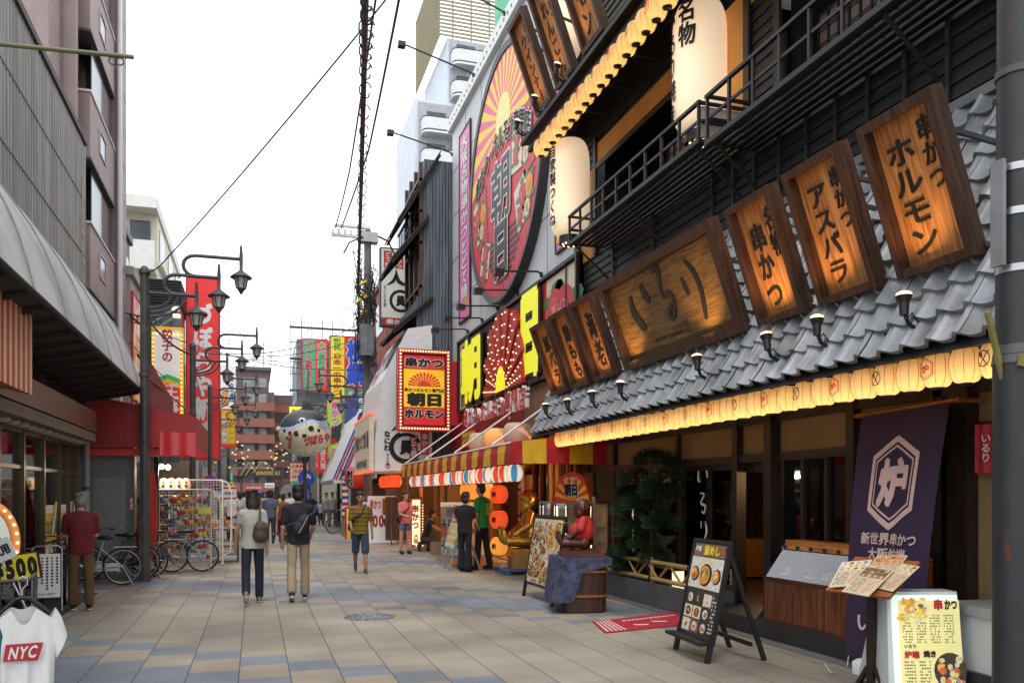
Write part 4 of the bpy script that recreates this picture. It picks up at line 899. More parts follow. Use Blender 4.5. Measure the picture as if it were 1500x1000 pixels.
mb=MB(); disc(mb,k.x+.02,f(0,676).z,.09,y=Yc-.01,hole=.8); mb.build('seal',RED,t,True); facetext(t,'印',k.x+.02,f(0,676).z,.1,.1,RED,Yc-.01)
for px,s,y0,y1 in ((606,'どて焼',637,671),(622,'串かつ',632,665)):
    p0,p1=f(px-6,y1),f(px+6,y0); mb=MB(); mb.add([(p0.x,Yc-.008,p0.z),(p1.x,Yc-.008,p0.z),(p1.x,Yc-.008,p1.z),(p0.x,Yc-.008,p1.z)],[(0,1,2,3)]); mb.build('red_tablet',M('tablet_red',(.55,.03,.03),.5,.15),t,True)
    facetext(t,s,(p0.x+p1.x)/2,(p0.z+p1.z)/2,.2,.62,WHITE,Yc-.014,vert=True,bold=.04)
k=f(612,680); facetext(t,'大阪名物',k.x,k.z+.03,.8,.16,RED,Yc-.01,bold=.05)
# slanted street face lettering and light box
q0,q1=P[2],P[1]
Lx=Vector((q1.x-q0.x,0,q1.z-q0.z)); ln=Lx.length; Lx.normalize(); nrm=Vector((-Lx.z,0,Lx.x))
def slant(s,yc,v,w,h,mat,**kw):
    o=text(t,s,0,0,w,h,mat,y=-.012,**kw)
    X=Matrix(((0,-nrm.x,Lx.x,q0.x+Lx.x*v),(-1,0,0,yc),(0,-nrm.z,Lx.z,q0.z+Lx.z*v),(0,0,0,1)))
    o.data.transform(Matrix.Translation(-t.location)@X); return o
q0=P[3]; q1=P[2]; Lx=Vector((q1.x-q0.x,0,q1.z-q0.z)); ln=Lx.length; Lx.normalize(); nrm=Vector((-Lx.z,0,Lx.x))
q0=P[2]; q1=P[1]; L2=Vector((q1.x-q0.x,0,q1.z-q0.z)); 
Lx=L2.normalized(); nrm=Vector((-Lx.z,0,Lx.x)); ln=L2.length
slant('八圓',26.5,ln*.55,1.7,1.1,INK,bold=.04); slant('串かつ',28.6,ln*.66,1.7,.7,PINK,bold=.04); slant('どて焼',28.6,ln*.25,1.6,.6,PINK,bold=.03)
mb=MB(); xb=P[3].x; mb.box((xb-.02,25.45,P[4].z+.05),(xb-.16,29.4,P[3].z+.9)); mb.build('light_box',M('light_box_cream',(.62,.54,.42),.5,.1,es=.12),t,True)
mb=MB(); 
for z in (P[4].z+.02,P[3].z+.93): mb.box((xb-.18,25.42,z-.03),(xb-.02,29.5,z+.03))
mb.build('neon_tube',M('neon_red',(.9,.1,.05),.5,.05,es=.8,ec=(1,.15,.05)),t,True)
o=text(t,'名物串かつどて焼八圓',0,0,3.5,.55,M('ink_brown',(.12,.05,.03),.6),y=-.012,bold=.04); o.data.transform(Matrix.Translation(-t.location)@Matrix.Translation((xb-.165,27.4,(P[4].z+P[3].z+.95)/2+.12))@Matrix.Rotation(-pi/2,4,'Z'))
o=text(t,'大阪新世界本通店',0,0,2.8,.26,M('ink_brown',(.12,.05,.03),.6),y=-.012,bold=.03); o.data.transform(Matrix.Translation(-t.location)@Matrix.Translation((xb-.165,27.4,P[4].z+.28))@Matrix.Rotation(-pi/2,4,'Z'))
mb=MB()
for y in (25.6,28,30.6,33.2): mb.box((5.4,y-.07,0),(5.52,y+.07,2.4)); 
mb.box((5.5,25.5,0),(5.58,33.4,.9)); mb.build('shop_post',wood('amber_post2','#4a2810','#8a5a2a'),t,True)
mb=MB(); mb.box((7.5,25.6,0),(7.6,33.4,2.6)); mb.box((5.6,33.4,0),(7.6,33.5,2.6)); mb.box((5.6,25.55,0),(7.6,25.6,2.6)); mb.build('room',WR,t,True)
q=T('pendant_lamp','warm pendant lamp inside the open shop under the white canopy','lamp',(6.2,27.5,1.95)); MB().ell((0,0,0),.09,8,6).build('bulb',LITWARM,q); MB().lathe([(.02,.22),(.14,.02)],10).build('shade',BLACK,q)
l=bpy.data.lights.new('lamp_light','POINT'); l.energy=110; l.color=(1,.5,.2); o=bpy.data.objects.new('lamp_light',l); COL.objects.link(o); o.parent=q; o.location=(0,0,-.15)
for i,y in enumerate((26.2,27.1,28.0)): plain('orange_lantern',('red orange lantern under the white canopy, nearest','red orange lantern under the white canopy, middle','red orange lantern under the white canopy, farthest')[i],(4.25,y,2.05),.24,.4,LRo,'red orange lanterns under the white canopy',.6)
# 八圓 perpendicular sign
a=A(557,477,Y=30); b=A(607,366,Y=30); w=b.x-a.x;h=b.z-a.z
t=panel('shop_sign','white box sign with black ring brush mark beside the timber house','sign',((a.x+b.x)/2,30,a.z),w,h,.3,0,M('sign_offwhite',(.72,.7,.64),.5,.05,es=.1),DGREY,.04,.01)
mb=MB(); disc(mb,.12,h*.33,.42,y=-.006,hole=.74,a0=.3,a1=6.0); brush(mb,[(-.05,h*.68),(-.15,h*.58),(-.4,h*.52)],[.05,.12,.03],y=-.006); brush(mb,[(-.05,h*.72),(.05,h*.58),(.5,h*.52)],[.05,.16,.03],y=-.006); mb.build('brush_mark',INK,t)
text(t,'員',.12,h*.33,.36,.4,INK,y=-.006,bold=.05); text(t,'なにわ',.45,h*.78,.26,.8,INK,y=-.006,vert=True,bold=.05)
mb=MB(); rect(mb,-.5,h*.74,-.2,h*.96); rect(mb,-.08,h*.74,.22,h*.93); rect(mb,-w/2+.04,.04,w/2-.04,.32); mb.build('red_tablet',MATS['tablet_red'],t)
text(t,'どて焼',-.35,h*.85,.2,.55,WHITE,y=-.006,vert=True,bold=.04); text(t,'串かつ',.07,h*.835,.2,.5,WHITE,y=-.006,vert=True,bold=.04); text(t,'串かつ',0,.18,.8,.2,WHITE,y=-.006,bold=.05); text(t,'なにわ名物',-.46,h*.38,.1,.8,INK,y=-.006,vert=True,bold=.02)
mb=MB(); mb.box((w/2,.1,h*.3),(w/2+.6,.2,h*.35)); mb.box((w/2,.1,h*.8),(w/2+.6,.2,h*.85)); mb.build('bracket',IRON,t)
# stripe canopy of the next shop
t=T('canopy_shop','white canopy with red and blue diagonal stripes beyond the white canopy shop','shop',(4.6,37,0))
Q=[A(px,py,Y=34.2) for px,py in ((552,562),(545,566),(487,702),(490,708),(552,700))]
mb=MB(); bk=[Vector((p.x,41,p.z)) for p in Q]; mb.add(Q,[tuple(range(5))]); mb.add(Q+bk,[(i,(i+1)%5,(i+1)%5+5,i+5) for i in range(5)]); mb.build('canopy',WCV,t,True)
a,b=Q[1],Q[2]; d=(b-a)
for o1,o2,mt in ((.0,.035,BLUE),(.06,.10,RED),(.14,.18,BLUE),(.20,.25,RED)):
    X=(Q[4].x-Q[2].x)
    mb=MB(); mb.add([(a.x+X*o1,34.18,a.z-.02),(a.x+X*o2,34.18,a.z-.05),(b.x+X*o2,34.18,b.z),(b.x+X*o1,34.18,b.z)],[(0,1,2,3)]); mb.build('stripe',mt,t,True)
k=A(535,625,Y=34.1); facetext(t,'CU',k.x,k.z+.35,.62,.5,INK,34.17,bold=.0); facetext(t,'7',k.x-.05,k.z-.45,.28,.5,INK,34.17,bold=.0)
mb=MB(); 
for px0,px1,z0,z1 in ((488,552,0,2.1),): 
    a=A(520,790,Y=34.5)
mb.box((4.5,34.5,0),(6.5,41,2.1)); mb.build('shop_front',DW,t,True)
mb=MB(); mb.box((4.2,36,2.35),(4.28,41,6.2)); mb.build('blue_panel',BLUE,t,True)
mb=MB()
for i in range(5): mb.beam((3.3+.3*i,34.1,2.2),(3.6+.3*i,34.1,2.75),.03,.03); mb.beam((3.6+.3*i,34.1,2.2),(3.3+.3*i,34.1,2.75),.03,.03)
mb.build('scissor_arm',IRON,t,True)
# barrel lantern 射的
t=lantern('red_lantern','big red lantern lettered 射的 at the corner of the shooting gallery','',(3.62,31.5,2.33),.42,.85,M('lantern_red_dull',(.5,.02,.02),.5,.15,es=.1),None,rz=-.3,n=20,ribs=10,flat=.5) if False else lantern('red_lantern','big red lantern lettered 射的 at the corner of the striped canopy',(3.62,31.6,1.95+.3),.4,.8,M('lantern_red_dull',(.5,.02,.02),.5,.15,es=.1),None,rz=-.3,n=20,ribs=10,flat=.5)
text(t,'射的',-.12,0,.26,.6,INK,vert=True,bold=.06,warp=wrap(.41),out=WHITE,outw=.05)
t=T('barber_pole','red white and blue spiral pole outside the shooting gallery','pole',(3.35,32.5,.2))
MB().cyl((0,0,.5),(0,0,2.0),.12,n=12).build('tube',stripes('spiral',[('#b01018',1),('#e0e0e0',1),('#1c3f9c',1),('#e0e0e0',1)],.5,2,.3),t); mb=MB(); mb.cyl((0,0,-.2),(0,0,.5),.14); mb.build('base',STEEL,t); MB().lathe([(.14,2.0),(.14,2.08),(0,2.18)],12).build('cap',STEEL,t)
# building fronts farther along the right side
def block(name,label,cat,x0,x1,y0,y1,h,wallm,winm,floors,faces='wf',nx=3,ny=4,z0=0,win_h=.5,tops=True,first=1):
    t=T(name,label,cat,((x0+x1)/2,(y0+y1)/2,z0))
    MB().box((x0,y0,z0),(x1,y1,h)).build('wall',wallm,t,True)
    fh=(h-z0)/floors
    sx=x0 if x0>0 else x1; sg=-1 if x0>0 else 1
    for k in range(first,floors):
        z=z0+k*fh
        if 'w' in faces:
            for i in range(ny):
                a=y0+(y1-y0)*(i+.2)/ny; b=y0+(y1-y0)*(i+.8)/ny
                MB().box((sx+sg*.03,a,z+fh*.25),(sx-sg*.02,b,z+fh*(.25+win_h))).build('window',winm,t,True)
        if 'f' in faces:
            for i in range(nx):
                a=x0+(x1-x0)*(i+.2)/nx; b=x0+(x1-x0)*(i+.8)/nx
                MB().box((a,y0-.03,z+fh*.25),(b,y0+.02,z+fh*(.25+win_h))).build('window',winm,t,True)
    if tops: MB().box((x0-.1,y0-.1,h),(x1+.1,y1+.1,h+.25)).build('parapet',wallm,t,True)
    return t
WIN=M('window_dark',(.06,.07,.08),.15,.4,scale=1.5); WINL=M('window_light',(.2,.23,.25),.2,.4,scale=1.2)
BRK=M('red_brick',(.3,.1,.065),.8,.3,scale=6,bump=.1); CONC=M('concrete_wall',(.33,.32,.3),.8,.2,scale=1.5); BEI=M('beige_wall',(.45,.4,.32),.8,.15,scale=1.5)
block('brick_building','narrow red brick building rising behind the wooden utility pole','building',5.2,9,34.3,44,10.6,BRK,WIN,4,ny=3,nx=2)
block('shop_building','grey building behind the striped canopy on the right side','building',5.6,12,44.2,56,8.6,CONC,WIN,3)
block('shop_building','beige shop building far down the right side','building',5.2,12,56.5,74,7.5,BEI,WIN,3)
block('shop_building','dark shop building on the far right side before the apartment block','building',5.6,14,74.5,104,9.5,M('dark_wall',(.12,.1,.09),.8,.2),WINL,3)
# far right: scaffolding block
t=block('scaffold_building','tall grey building wrapped in scaffolding tubes behind the vertical signs','building',4.3,13,92,104,18.6,M('scaffold_wall',(.22,.22,.23),.8,.35,scale=.8),WIN,9,nx=4,ny=3,tops=False)
mb=MB()
for i in range(9): x=3.6+i*1.1; mb.box((x,91,0),(x+.09,91.09,20.6))
for k in range(12): z=1.7*k+1; mb.box((3.5,90.98,z),(12.6,91.1,z+.08)); mb.box((3.5,91.0,z),(12.6,91.9,z+.03)) if k%2 else None
for k in range(5): mb.beam((3.6+1.1*(k%8),91,1+3.4*(k%8)),(4.7+1.1*(k%8),91,4.4+3.4*(k%8)),.07,.07)
mb.build('scaffold_tubes',IRON,t,True)
# tower apartment behind
t=T('apartment_tower','tall pale blue grey apartment tower with rounded white balconies behind round sign','building',(17,76,0))
TWm=M('tower_panel',(.5,.54,.6),.6,.08,scale=.6); TB=M('tower_tile',(.33,.33,.35),.6,.15,scale=2); TBW=M('tower_balcony',(.55,.56,.58),.5,.08)
YT=76.; c1=A(608,144,Y=YT); c2=A(655,56,Y=YT+.3); e1=A(581,206,X=c1.x); e2=A(622,135,X=c2.x)
mb=MB(); mb.box((c1.x,YT,0),(c1.x+14,e1.y,c1.z)); mb.box((c2.x,YT+.3,c1.z-1),(c2.x+12,e2.y,c2.z)); mb.build('wall',TWm,t,True)
mb=MB(); mb.box((c1.x+.3,YT-.1,0),(c1.x+10,YT,c1.z-.3)); mb.box((c2.x+.2,YT+.2,c1.z),(c2.x+9,YT+.3,c2.z-.2)); mb.build('tiled_front',TB,t,True)
def balc(xa,xb,y,z,d=1.3):
    n=6; P=[(xa,y)]+[(xa+.7-.7*cos(i*pi/2/n),y-d+.7-.7*sin(i*pi/2/n)) for i in range(n+1)]+[(xb,y-d)]
    P=[(xa,y)]+[(xa+.7*(1-cos(i*pi/2/n)),y-d+.7*(1-sin(i*pi/2/n))) for i in range(n+1)]+[(xb,y-d)]
    mb=MB(); m=len(P)
    for z0,z1,o in ((z-.35,z-.15,0),(z,z+1.05,.02)):
        vs=[(p[0]+o,p[1]+o,zz) for zz in (z0,z1) for p in P]; mb.add(vs,[(i,i+1,i+1+m,i+m) for i in range(m-1)],0,False)
        mb.add([(p[0]+o,p[1]+o,z0) for p in P]+[(xb,y,z0)],[tuple(range(m+1))])
    b=mb.build('balcony',TBW,t,True)
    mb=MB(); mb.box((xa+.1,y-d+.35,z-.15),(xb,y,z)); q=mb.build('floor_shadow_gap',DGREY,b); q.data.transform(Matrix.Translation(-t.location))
    mb=MB(); mb.tube([(p[0]+.02,p[1]+.02,z+1.15) for p in P],.04,5); q=mb.build('rail',IRON,b); q.data.transform(Matrix.Translation(-t.location))
    MB().box((xa+.6,y-.05,z+.1),(xa+2.4,y-.01,z+2.1)).build('window',WIN,t,True)
for k in range(9): balc(c1.x+.5,c1.x+9,YT-.1,c1.z-3.2-3.0*k)
for k in range(4): balc(c2.x+.3,c2.x+8,YT+.2,c2.z-2.6-3.0*k)
OLV=M('olive_louvre',(.24,.2,.1),.6,.15)
mb=MB()
for k in range(22):
    z=c2.z+.1+.36*k; mb.box((c2.x-.8,YT+.1,z),(c2.x+9,YT+.2,z+.16)); mb.box((c2.x-.8,YT+.2,z),(c2.x-.7,e2.y+1,z+.2))
for k in range(5): mb.box((c2.x+.5+k*1.8,YT+.21,c2.z),(c2.x+.6+k*1.8,YT+.3,c2.z+8))
mb.build('louvre_screen',OLV,t,True)
t=T('steel_post','green painted steel post behind the white parapet at the frame top','post',(9.6,32,0)); MB().box((-.25,-.2,0),(.25,.2,30)).build('post',M('post_green',(.1,.4,.22),.5,.1),t); MB().box((-.4,-.35,29.6),(.4,.35,30)).build('cap',GREEN,t)
# ---------------- vertical signs down the street, right ----------------
def vsign(label,px0,py0,px1,py1,Y,face,fm,cols,d=.3,es=0,name='vertical_sign',ft=.05,extra=None,to=None):
    a=A(px0,py1,Y=Y); b=A(px1,py0,Y=Y); w=b.x-a.x;h=b.z-a.z
    t=panel(name,label,'sign',((a.x+b.x)/2,Y,a.z),w,h,d,0,face,fm,ft,.01)
    if extra: 
        mb=MB()
        for (u0,v0,u1,v1,mi) in extra[0]: rect(mb,-w/2+u0*w,v0*h,-w/2+u1*w,v1*h,mi=mi)
        mb.build('colour_field',extra[1],t)
    for s,u,v,cw,ch,mt,vert,bold,out in cols:
        text(t,s,-w/2+u*w,v*h,cw*w,ch*h,mt,y=-.008,vert=vert,bold=bold*.55,out=out,outw=.05)
    if to is not None:
        mb=MB(); xx=to-t.location.x; s=1 if xx>0 else -1
        for v in (.2,.85): mb.box((s*w/2,.08,h*v),(xx,.16,h*v+.1))
        mb.build('bracket',IRON,t)
    return t
SRED=M('sign_scarlet',(.74,.03,.03),.5,.06,es=.12); SGRN=M('sign_emerald',(.03,.38,.2),.5,.08,es=.08); SWH=M('sign_white',(.82,.82,.8),.5,.05,es=.15); SYE=M('sign_lemon',(.88,.72,.05),.5,.05,es=.12); SLIME=M('sign_lime',(.35,.72,.06),.5,.05,es=.12); SBLU=M('sign_blue',(.03,.1,.6),.5,.05,es=.1); SMAG=M('sign_magenta',(.8,.05,.45),.5,.05,es=.1)  # scarlet faces carry a slight added glow so they read brighter
vsign('twin vertical sign, green left half and red right half, above the pufferfish',443,497,480,572,48,SGRN,RED,[('広々とした座敷もあります',.25,.5,.32,.9,RED,True,.06,WHITE),('大小宴会承ります',.76,.5,.36,.88,GREEN,True,.07,WHITE)],extra=([(.5,0,1,1,0)],[SRED]),to=5.6)
vsign('large red sign with big blue lettering and a yellow strip, beside utility pole',483,494,540,582,40,SRED,RED,[('新世界',.19,.86,.2,.2,GREEN,True,.05,None),('日本一の串かつ',.19,.38,.22,.66,RED,True,.06,None),('横綱',.68,.58,.52,.74,SBLU,True,.1,WHITE),('串かつ',.68,.08,.4,.08,WHITE,False,.04,None)],extra=([(0,0,.37,1,0),(.37,0,1,.15,1)],[SYE,SGRN]),to=5.6)
vsign('lime green vertical sign with pink and red lettering under the large red one',480,585,500,666,40,SLIME,YEL,[('串かつ',.55,.76,.6,.4,SMAG,True,.06,WHITE),('横綱',.55,.36,.7,.36,RED,True,.08,WHITE),('酒',.5,.07,.5,.1,SMAG,False,.05,WHITE)],to=5.6)
vsign('small red vertical sign with white lettering beneath the pufferfish, right one',466,641,480,692,46,SRED,None,[('御膳天雅',.5,.5,.6,.8,WHITE,True,.05,None)],to=5.6); vsign('slim red vertical sign with white lettering under the pufferfish, left one',462,645,467,690,47,SRED,None,[('串かつ天',.5,.5,.7,.8,WHITE,True,.05,None)],to=5.6)
vsign('red framed menu sign with small plates and prices hanging low on the right',424,677,452,712,52,SGRN,M('frame_red',(.6,.02,.02),.5),[('1500',.5,.62,.6,.16,RED,False,.06,None),('大衆食堂',.5,.84,.8,.14,RED,False,.05,None),('1500',.45,.4,.6,.14,RED,False,.06,None)],extra=([(.03,.22,.97,.97,0)],[M('menu_cream',(.7,.55,.4),.5,.3,scale=4)]))
vsign('yellow shop sign far along the right behind the lamp posts',424,596,452,612,70,SYE,None,[('ホテル',.5,.5,.8,.6,INK,False,.05,None)],to=5.2)
vsign('blue shop awning board low on the far right',430,716,452,738,60,SBLU,None,[('食堂',.5,.5,.6,.5,WHITE,False,.05,None)])
vsign('white hospital style sign with green lettering far down the street',388,707,402,714,98,SWH,None,[('喫茶店',.5,.4,.8,.4,GREEN,False,.05,None)],to=5.4)
vsign('red lit sign low at the end of the street',360,711,384,717,108,SRED,None,[('新世界食堂',.5,.5,.9,.6,WHITE,False,.04,None)])
vsign('blue awning board below the red lit sign at street end',360,717.5,385,722,107,SBLU,None,[('いらっしゃい',.5,.5,.8,.5,WHITE,False,.02,None)])
vsign('white lettered orange board in front of the striped canopy',506,742,545,815,30.5,SYE,RED,[('射的',.5,.85,.8,.22,RED,False,.07,None),('500',.5,.15,.7,.15,WHITE,False,.06,None)],name='standing_board',extra=([(.05,.04,.95,.28,0),(.05,.3,.95,.66,1)],[SRED,stripes('sunray',[('#1c3f9c',1),('#e8c020',1)],.3,0)]))
vsign('leaning white board with red 00 price and fried skewers picture',540,726,580,800,27.6,SWH,None,[('100',.3,.5,.5,.24,RED,False,.08,None),('串かつ',.25,.83,.4,.2,RED,False,.06,None)],name='standing_board',extra=([(.5,.62,.97,.95,0),(.55,.4,.9,.55,1)],[M('skewer_photo',(.55,.25,.06),.5,.5,scale=14),M('dark_photo',(.2,.14,.1),.5,.5,scale=14)]))
t=vsign('red board with white katakana letters behind the red lantern',527,735,546,800,29.5,SWH,None,[('サンテ',.5,.5,.6,.85,RED,True,.06,None)],name='standing_board')
# lit standing sign 串かつ beside seated man
t=vsign('lit cream standing sign reading 串かつ with red top beside the pink shirt',601,729,618,800,23.6,M('lit_cream',(.95,.82,.5),.5,.03,es=.75),RED,[('串かつ',.45,.62,.6,.5,RED,True,.08,None),('大阪',.5,.16,.45,.2,RED,True,.06,None)],name='lit_sign'); h=A(0,729,Y=23.6).z-A(0,800,Y=23.6).z
bulbs(t,.42,h,3,16,BULB,.02,.02,-.02)
# ================= LEFT SIDE =================
t=T('amusement_hall','grey ribbed metal clad hall with a grey canvas awning on the near left','building',(-3.3,11,0)); LH=t
CLAD=M('ribbed_cladding',(.3,.305,.29),.55,.34,scale=1.5,st=(4,4,.25),detail=6)
mb=MB(); y=4.; rows=[[],[]]; i=0
while y<18.36:
    for dy,dx in ((0,0),(.04,.018),(.09,.018),(.13,0)):
        for r,z in ((0,5.4),(1,8.68)): rows[r].append((-3.3+dx,y+dy,z))
    y+=.165
mb.sheet([rows[0],rows[1]],sm=False); mb.box((-9,4,2.5),(-3.33,18.35,8.66)); mb.build('cladding',CLAD,t,True)
MB().box((-3.4,4,8.66),(-3.24,18.4,8.78)).build('coping',DGREY,t,True)
mb=MB(); mb.box((-3.3,18.06,6.2),(-3.27,18.22,7.9)); mb.build('rust_patch',M('rusty_patch',(.4,.36,.33),.8,.5,scale=7),t,True)
# canvas awning
CAN=M('grey_canvas',(.5,.51,.52),.75,.26,scale=1.2,bump=.05)
ay0,ay1=4.,17.1; top=Vector((-3.2,0,5.62)); bot=Vector((-2.06,0,3.6))
mb=MB(); g=[]
for i in range(9):
    u=i/8; p=top.lerp(bot,u); p.x+=.16*sin(pi*u); p.z+=.08*sin(pi*u)
    g.append([Vector((p.x+.012*sin(j*2.1+i),ay0+(ay1+ .5*(1-u)-ay0)*j/26,p.z)) for j in range(27)])
mb.sheet(g); mb.build('canvas_awning',CAN,t,True)
for j in range(1,26,3):
    MB().tube([Vector(g[i][j])+Vector((.006,0,.006)) for i in range(9)],.012,4).build('canvas_seam',M('seam_grey',(.3,.31,.32),.8,.2),t,True)
for z in (6.4,7.5): MB().box((-3.285,4,z),(-3.276,18.36,z+.02)).build('cladding_joint',DGREY,t,True)
mb=MB(); mb.quad((-2.08,ay0,3.57),(-2.08,ay1,3.57),(-3.25,ay1,3.35),(-3.25,ay0,3.35))
for i in range(20): y=ay0+.3+i*.66; mb.beam((-2.1,y,3.53),(-3.2,y,3.3),.05,.05)
mb.tube([(-2.06,ay0,3.57),(-2.06,ay1,3.57)],.035,6); mb.add([(-2.06,ay1,3.6),(-3.2,ay1+.5,5.62),(-3.3,ay1,3.35)],[(0,1,2)]); mb.build('awning_frame',M('awning_under',(.035,.03,.028),.8,.3),t,True)
# drape, fascia, soffit lamps
mb=MB(); g=[]
for i in range(7):
    u=i/6; g.append([Vector((-2.95+.36*u+.03*sin(j*1.9),11.3+(15.4-11.3)*j/22,3.35-.42*u+.05*sin(j*.9+u*3)*(1-u))) for j in range(23)])
mb.sheet(g); mb.build('brown_drape',M('brown_vinyl',(.06,.035,.025),.35,.3,scale=3),t,True)
mb=MB(); mb.box((-2.62,4,2.66),(-2.56,15.3,3.0)); mb.build('fascia',M('fascia_brown',(.16,.085,.06),.35,.25,scale=2,st=(1,.4,4)),t,True)
mb=MB(); mb.box((-3.05,4,2.5),(-2.57,15.3,2.64)); mb.build('soffit',M('soffit_grey',(.13,.12,.11),.6,.2),t,True)
for i in range(16):
    o=MB().ell((-2.8,9.2+i*.4,2.49),(.1,.07,.05),10,6).build('downlight',M('downlight_glass',(.45,.42,.36),.3,.1),t,True)
# shop front
AL=M('bronze_frame',(.1,.075,.04),.35,.2,metal=.6)
fy=[6.0,8.2,10.0,11.3,12.4,13.5,14.5,15.2,15.9]
mb=MB()
for y in fy: mb.box((-3.06,y-.035,0),(-2.94,y+.035,2.52))
mb.box((-3.05,6,2.42),(-2.95,15.9,2.5)); mb.box((-3.05,6,1.95),(-2.96,15.9,2.0)); mb.build('window_frame',AL,t,True)
mb=MB(); mb.box((-3.01,6,.1),(-3.0,15.9,2.42)); mb.build('window_pane',glass('hall_glass',(.75,.75,.72),.03),t,True)
mb=MB()
for z0,z1,mi in ((1.32,1.45,0),(1.2,1.315,1),(1.02,1.195,2),(.9,1.015,1),(.72,.86,0)):
    for a,b in ((13.55,14.45),(14.55,15.15),(15.25,15.85)): mb.box((-2.994,a,z0),(-2.988,b,z1),mi)
for y in (13.9,15.0):
    for k in range(4): mb.add([(-2.98,y+.1*k,.6+.1*k),(-2.98,y+.1*k+.1,.7+.1*k),(-2.98,y+.5+.1*k,1.5),(-2.98,y+.4+.1*k,1.5)],[(0,1,2,3)],(1,0,2,3)[k])
for k in range(8): mb.box((-2.9835,13.7+.26*k,1.06),(-2.983,13.82+.26*k,1.15),4)
mb.build('stripe_decal',[WHITE,M('decal_yellow',(.65,.45,.06),.5),M('decal_green',(.05,.3,.12),.5),M('decal_blue',(.05,.1,.4),.5),M('decal_orange',(.75,.2,.04),.5)],t,True)
mb=MB(); mb.box((-6,6,0),(-5.9,15.9,2.6)); mb.box((-5.9,6,0),(-3.06,15.9,.02)); mb.box((-5.9,6,2.54),(-3.06,15.9,2.6)); mb.box((-5.9,15.85,.02),(-3.06,15.9,2.54)); mb.box((-5.9,6,.02),(-3.06,6.05,2.54)); mb.build('hall_room',M('hall_wall',(.3,.18,.13),.7,.3),t,True)
mb=MB()
for i in range(5):
    y=7.2+i*1.9; mb.box((-5.2,y,.02),(-4.6,y+.8,1.75))
mb.build('game_cabinet',M('cabinet_grey',(.35,.3,.22),.4,.4,scale=2),t,True)
for i in range(3):
    y=8+i*3; q=T('ceiling_lamp',('fluorescent lamp inside the hall, nearest the frame edge','fluorescent lamp inside the hall, middle of its glass front','fluorescent lamp inside the hall, farthest along glass front')[i],'lamp',(-4.4,y,2.5)); MB().box((-.06,-.5,-.05),(.06,.5,0)).build('tube',LITWHITE,q); MB().box((-.1,-.55,0),(.1,.55,.03)).build('housing',WHITE,q)
mb=MB(); mb.box((-3.1,15.9,0),(-2.98,16.2,2.5)); mb.build('end_pier',M('pier_grey',(.2,.2,.19),.7,.2),t,True)
t=T('downpipe','grey vertical downpipe at the end of the glass shop front','pipe',(-2.86,16.15,0)); MB().cyl((0,0,0),(0,0,2.7),.05).build('pipe',GREY,t); mb=MB(); [mb.cyl((0,0,z),(0,0,z+.05),.06) for z in (.6,1.7)]; mb.build('clamp',DGREY,t)
# striped box awning
t=T('striped_awning','red and cream vertically striped boxy awning at the left frame edge','awning',(-2.4,8.5,2.6))
SM=stripes('red_cream_stripe',[('#c23a44',1),('#d8c89a',1)],.19,1,.5,off=.03)
mb=MB(); xs,ya,yb=-2.3,6.,9.99
mb.quad((xs,ya,2.68),(xs,yb,2.68),(xs,yb,3.82),(xs,ya,3.82)); mb.quad((xs-.003,yb,2.68),(-3.2,yb,2.9),(-3.2,yb,4.4),(xs-.003,yb,3.82)); mb.quad((xs,ya,3.82),(xs,yb,3.82),(-3.25,yb,4.4),(-3.25,ya,4.4)); mb.build('canopy',SM,t,True)
mb=MB(); mb.quad((xs-.01,ya,2.7),(-3.2,ya,2.85),(-3.2,yb-.01,2.85),(xs-.01,yb-.01,2.7)); mb.build('lining',M('awning_lining',(.4,.15,.04),.7,.3,scale=4),t,True)
# grey wall with door
t=T('side_wall','plain grey wall with a flush metal door under the red awning','wall',(-2.6,17.2,0))
xa,xb=A(124,700,Y=17.2).x,A(197,700,Y=17.2).x
MB().box((xa-.4,17.2,0),(xb,17.5,2.75)).build('wall',M('wall_grey',(.17,.17,.165),.7,.12,scale=1.5),t,True)
da,db=A(136,800,Y=17.2).x,A(185,800,Y=17.2).x
d=MB().box((da,17.17,.04),(db,17.21,1.93)).build('door',M('door_grey',(.2,.2,.195),.5,.1),t,True)
mb=MB(); mb.cyl((db-.09,17.17,.88),(db-.09,17.12,.88),.022); mb.cyl((db-.09,17.17,.98),(db-.09,17.15,.98),.02); o=mb.build('handle',STEEL,d); o.data.transform(Matrix.Translation(-t.location))
t=T('sign_plate','tiny red and white plate on the edge of the grey wall','sign',(xb-.05,17.19,1.3)); MB().box((-.04,-.02,0),(.04,0,.28)).build('plate',RED,t); text(t,'禁煙',0,.14,.05,.22,WHITE,y=-.022,vert=True,bold=.03)
# red awning
t=T('red_awning','deep red canvas awning over the souvenir stall on the left','awning',(-2,17.6,2.4))
AR=M('canvas_red',(.36,.014,.02),.55,.2,scale=2,bump=.05)
Y0=16.9; q=[A(px,py,Y=Y0) for px,py in ((120,576),(287,610),(287,655),(120,655))]
mb=MB(); mb.quad(*q); mb.add([q[0],q[1],Vector((q[1].x+.02,20.8,q[1].z)),Vector((q[0].x,20.8,q[0].z+.1))],[(0,1,2,3)]); mb.quad(q[1],q[2],(q[2].x+.02,20.8,q[2].z),(q[1].x+.02,20.8,q[1].z)); mb.build('canopy',AR,t,True)
a,b=A(234,632,Y=Y0-.05),A(287,668,Y=Y0-.05); mb=MB(); g=[[],[]]
for i in range(19):
    x=a.x+(b.x-a.x)*i/18; g[0].append((x,Y0-.03+.002*sin(i*.9),a.z)); g[1].append((x,Y0-.05+.008*sin(i*.8),b.z+.01*sin(i)))
mb.sheet(g); mb.build('vinyl_flap',M('vinyl_red',(.6,.02,.03),.25,.15),t,True)
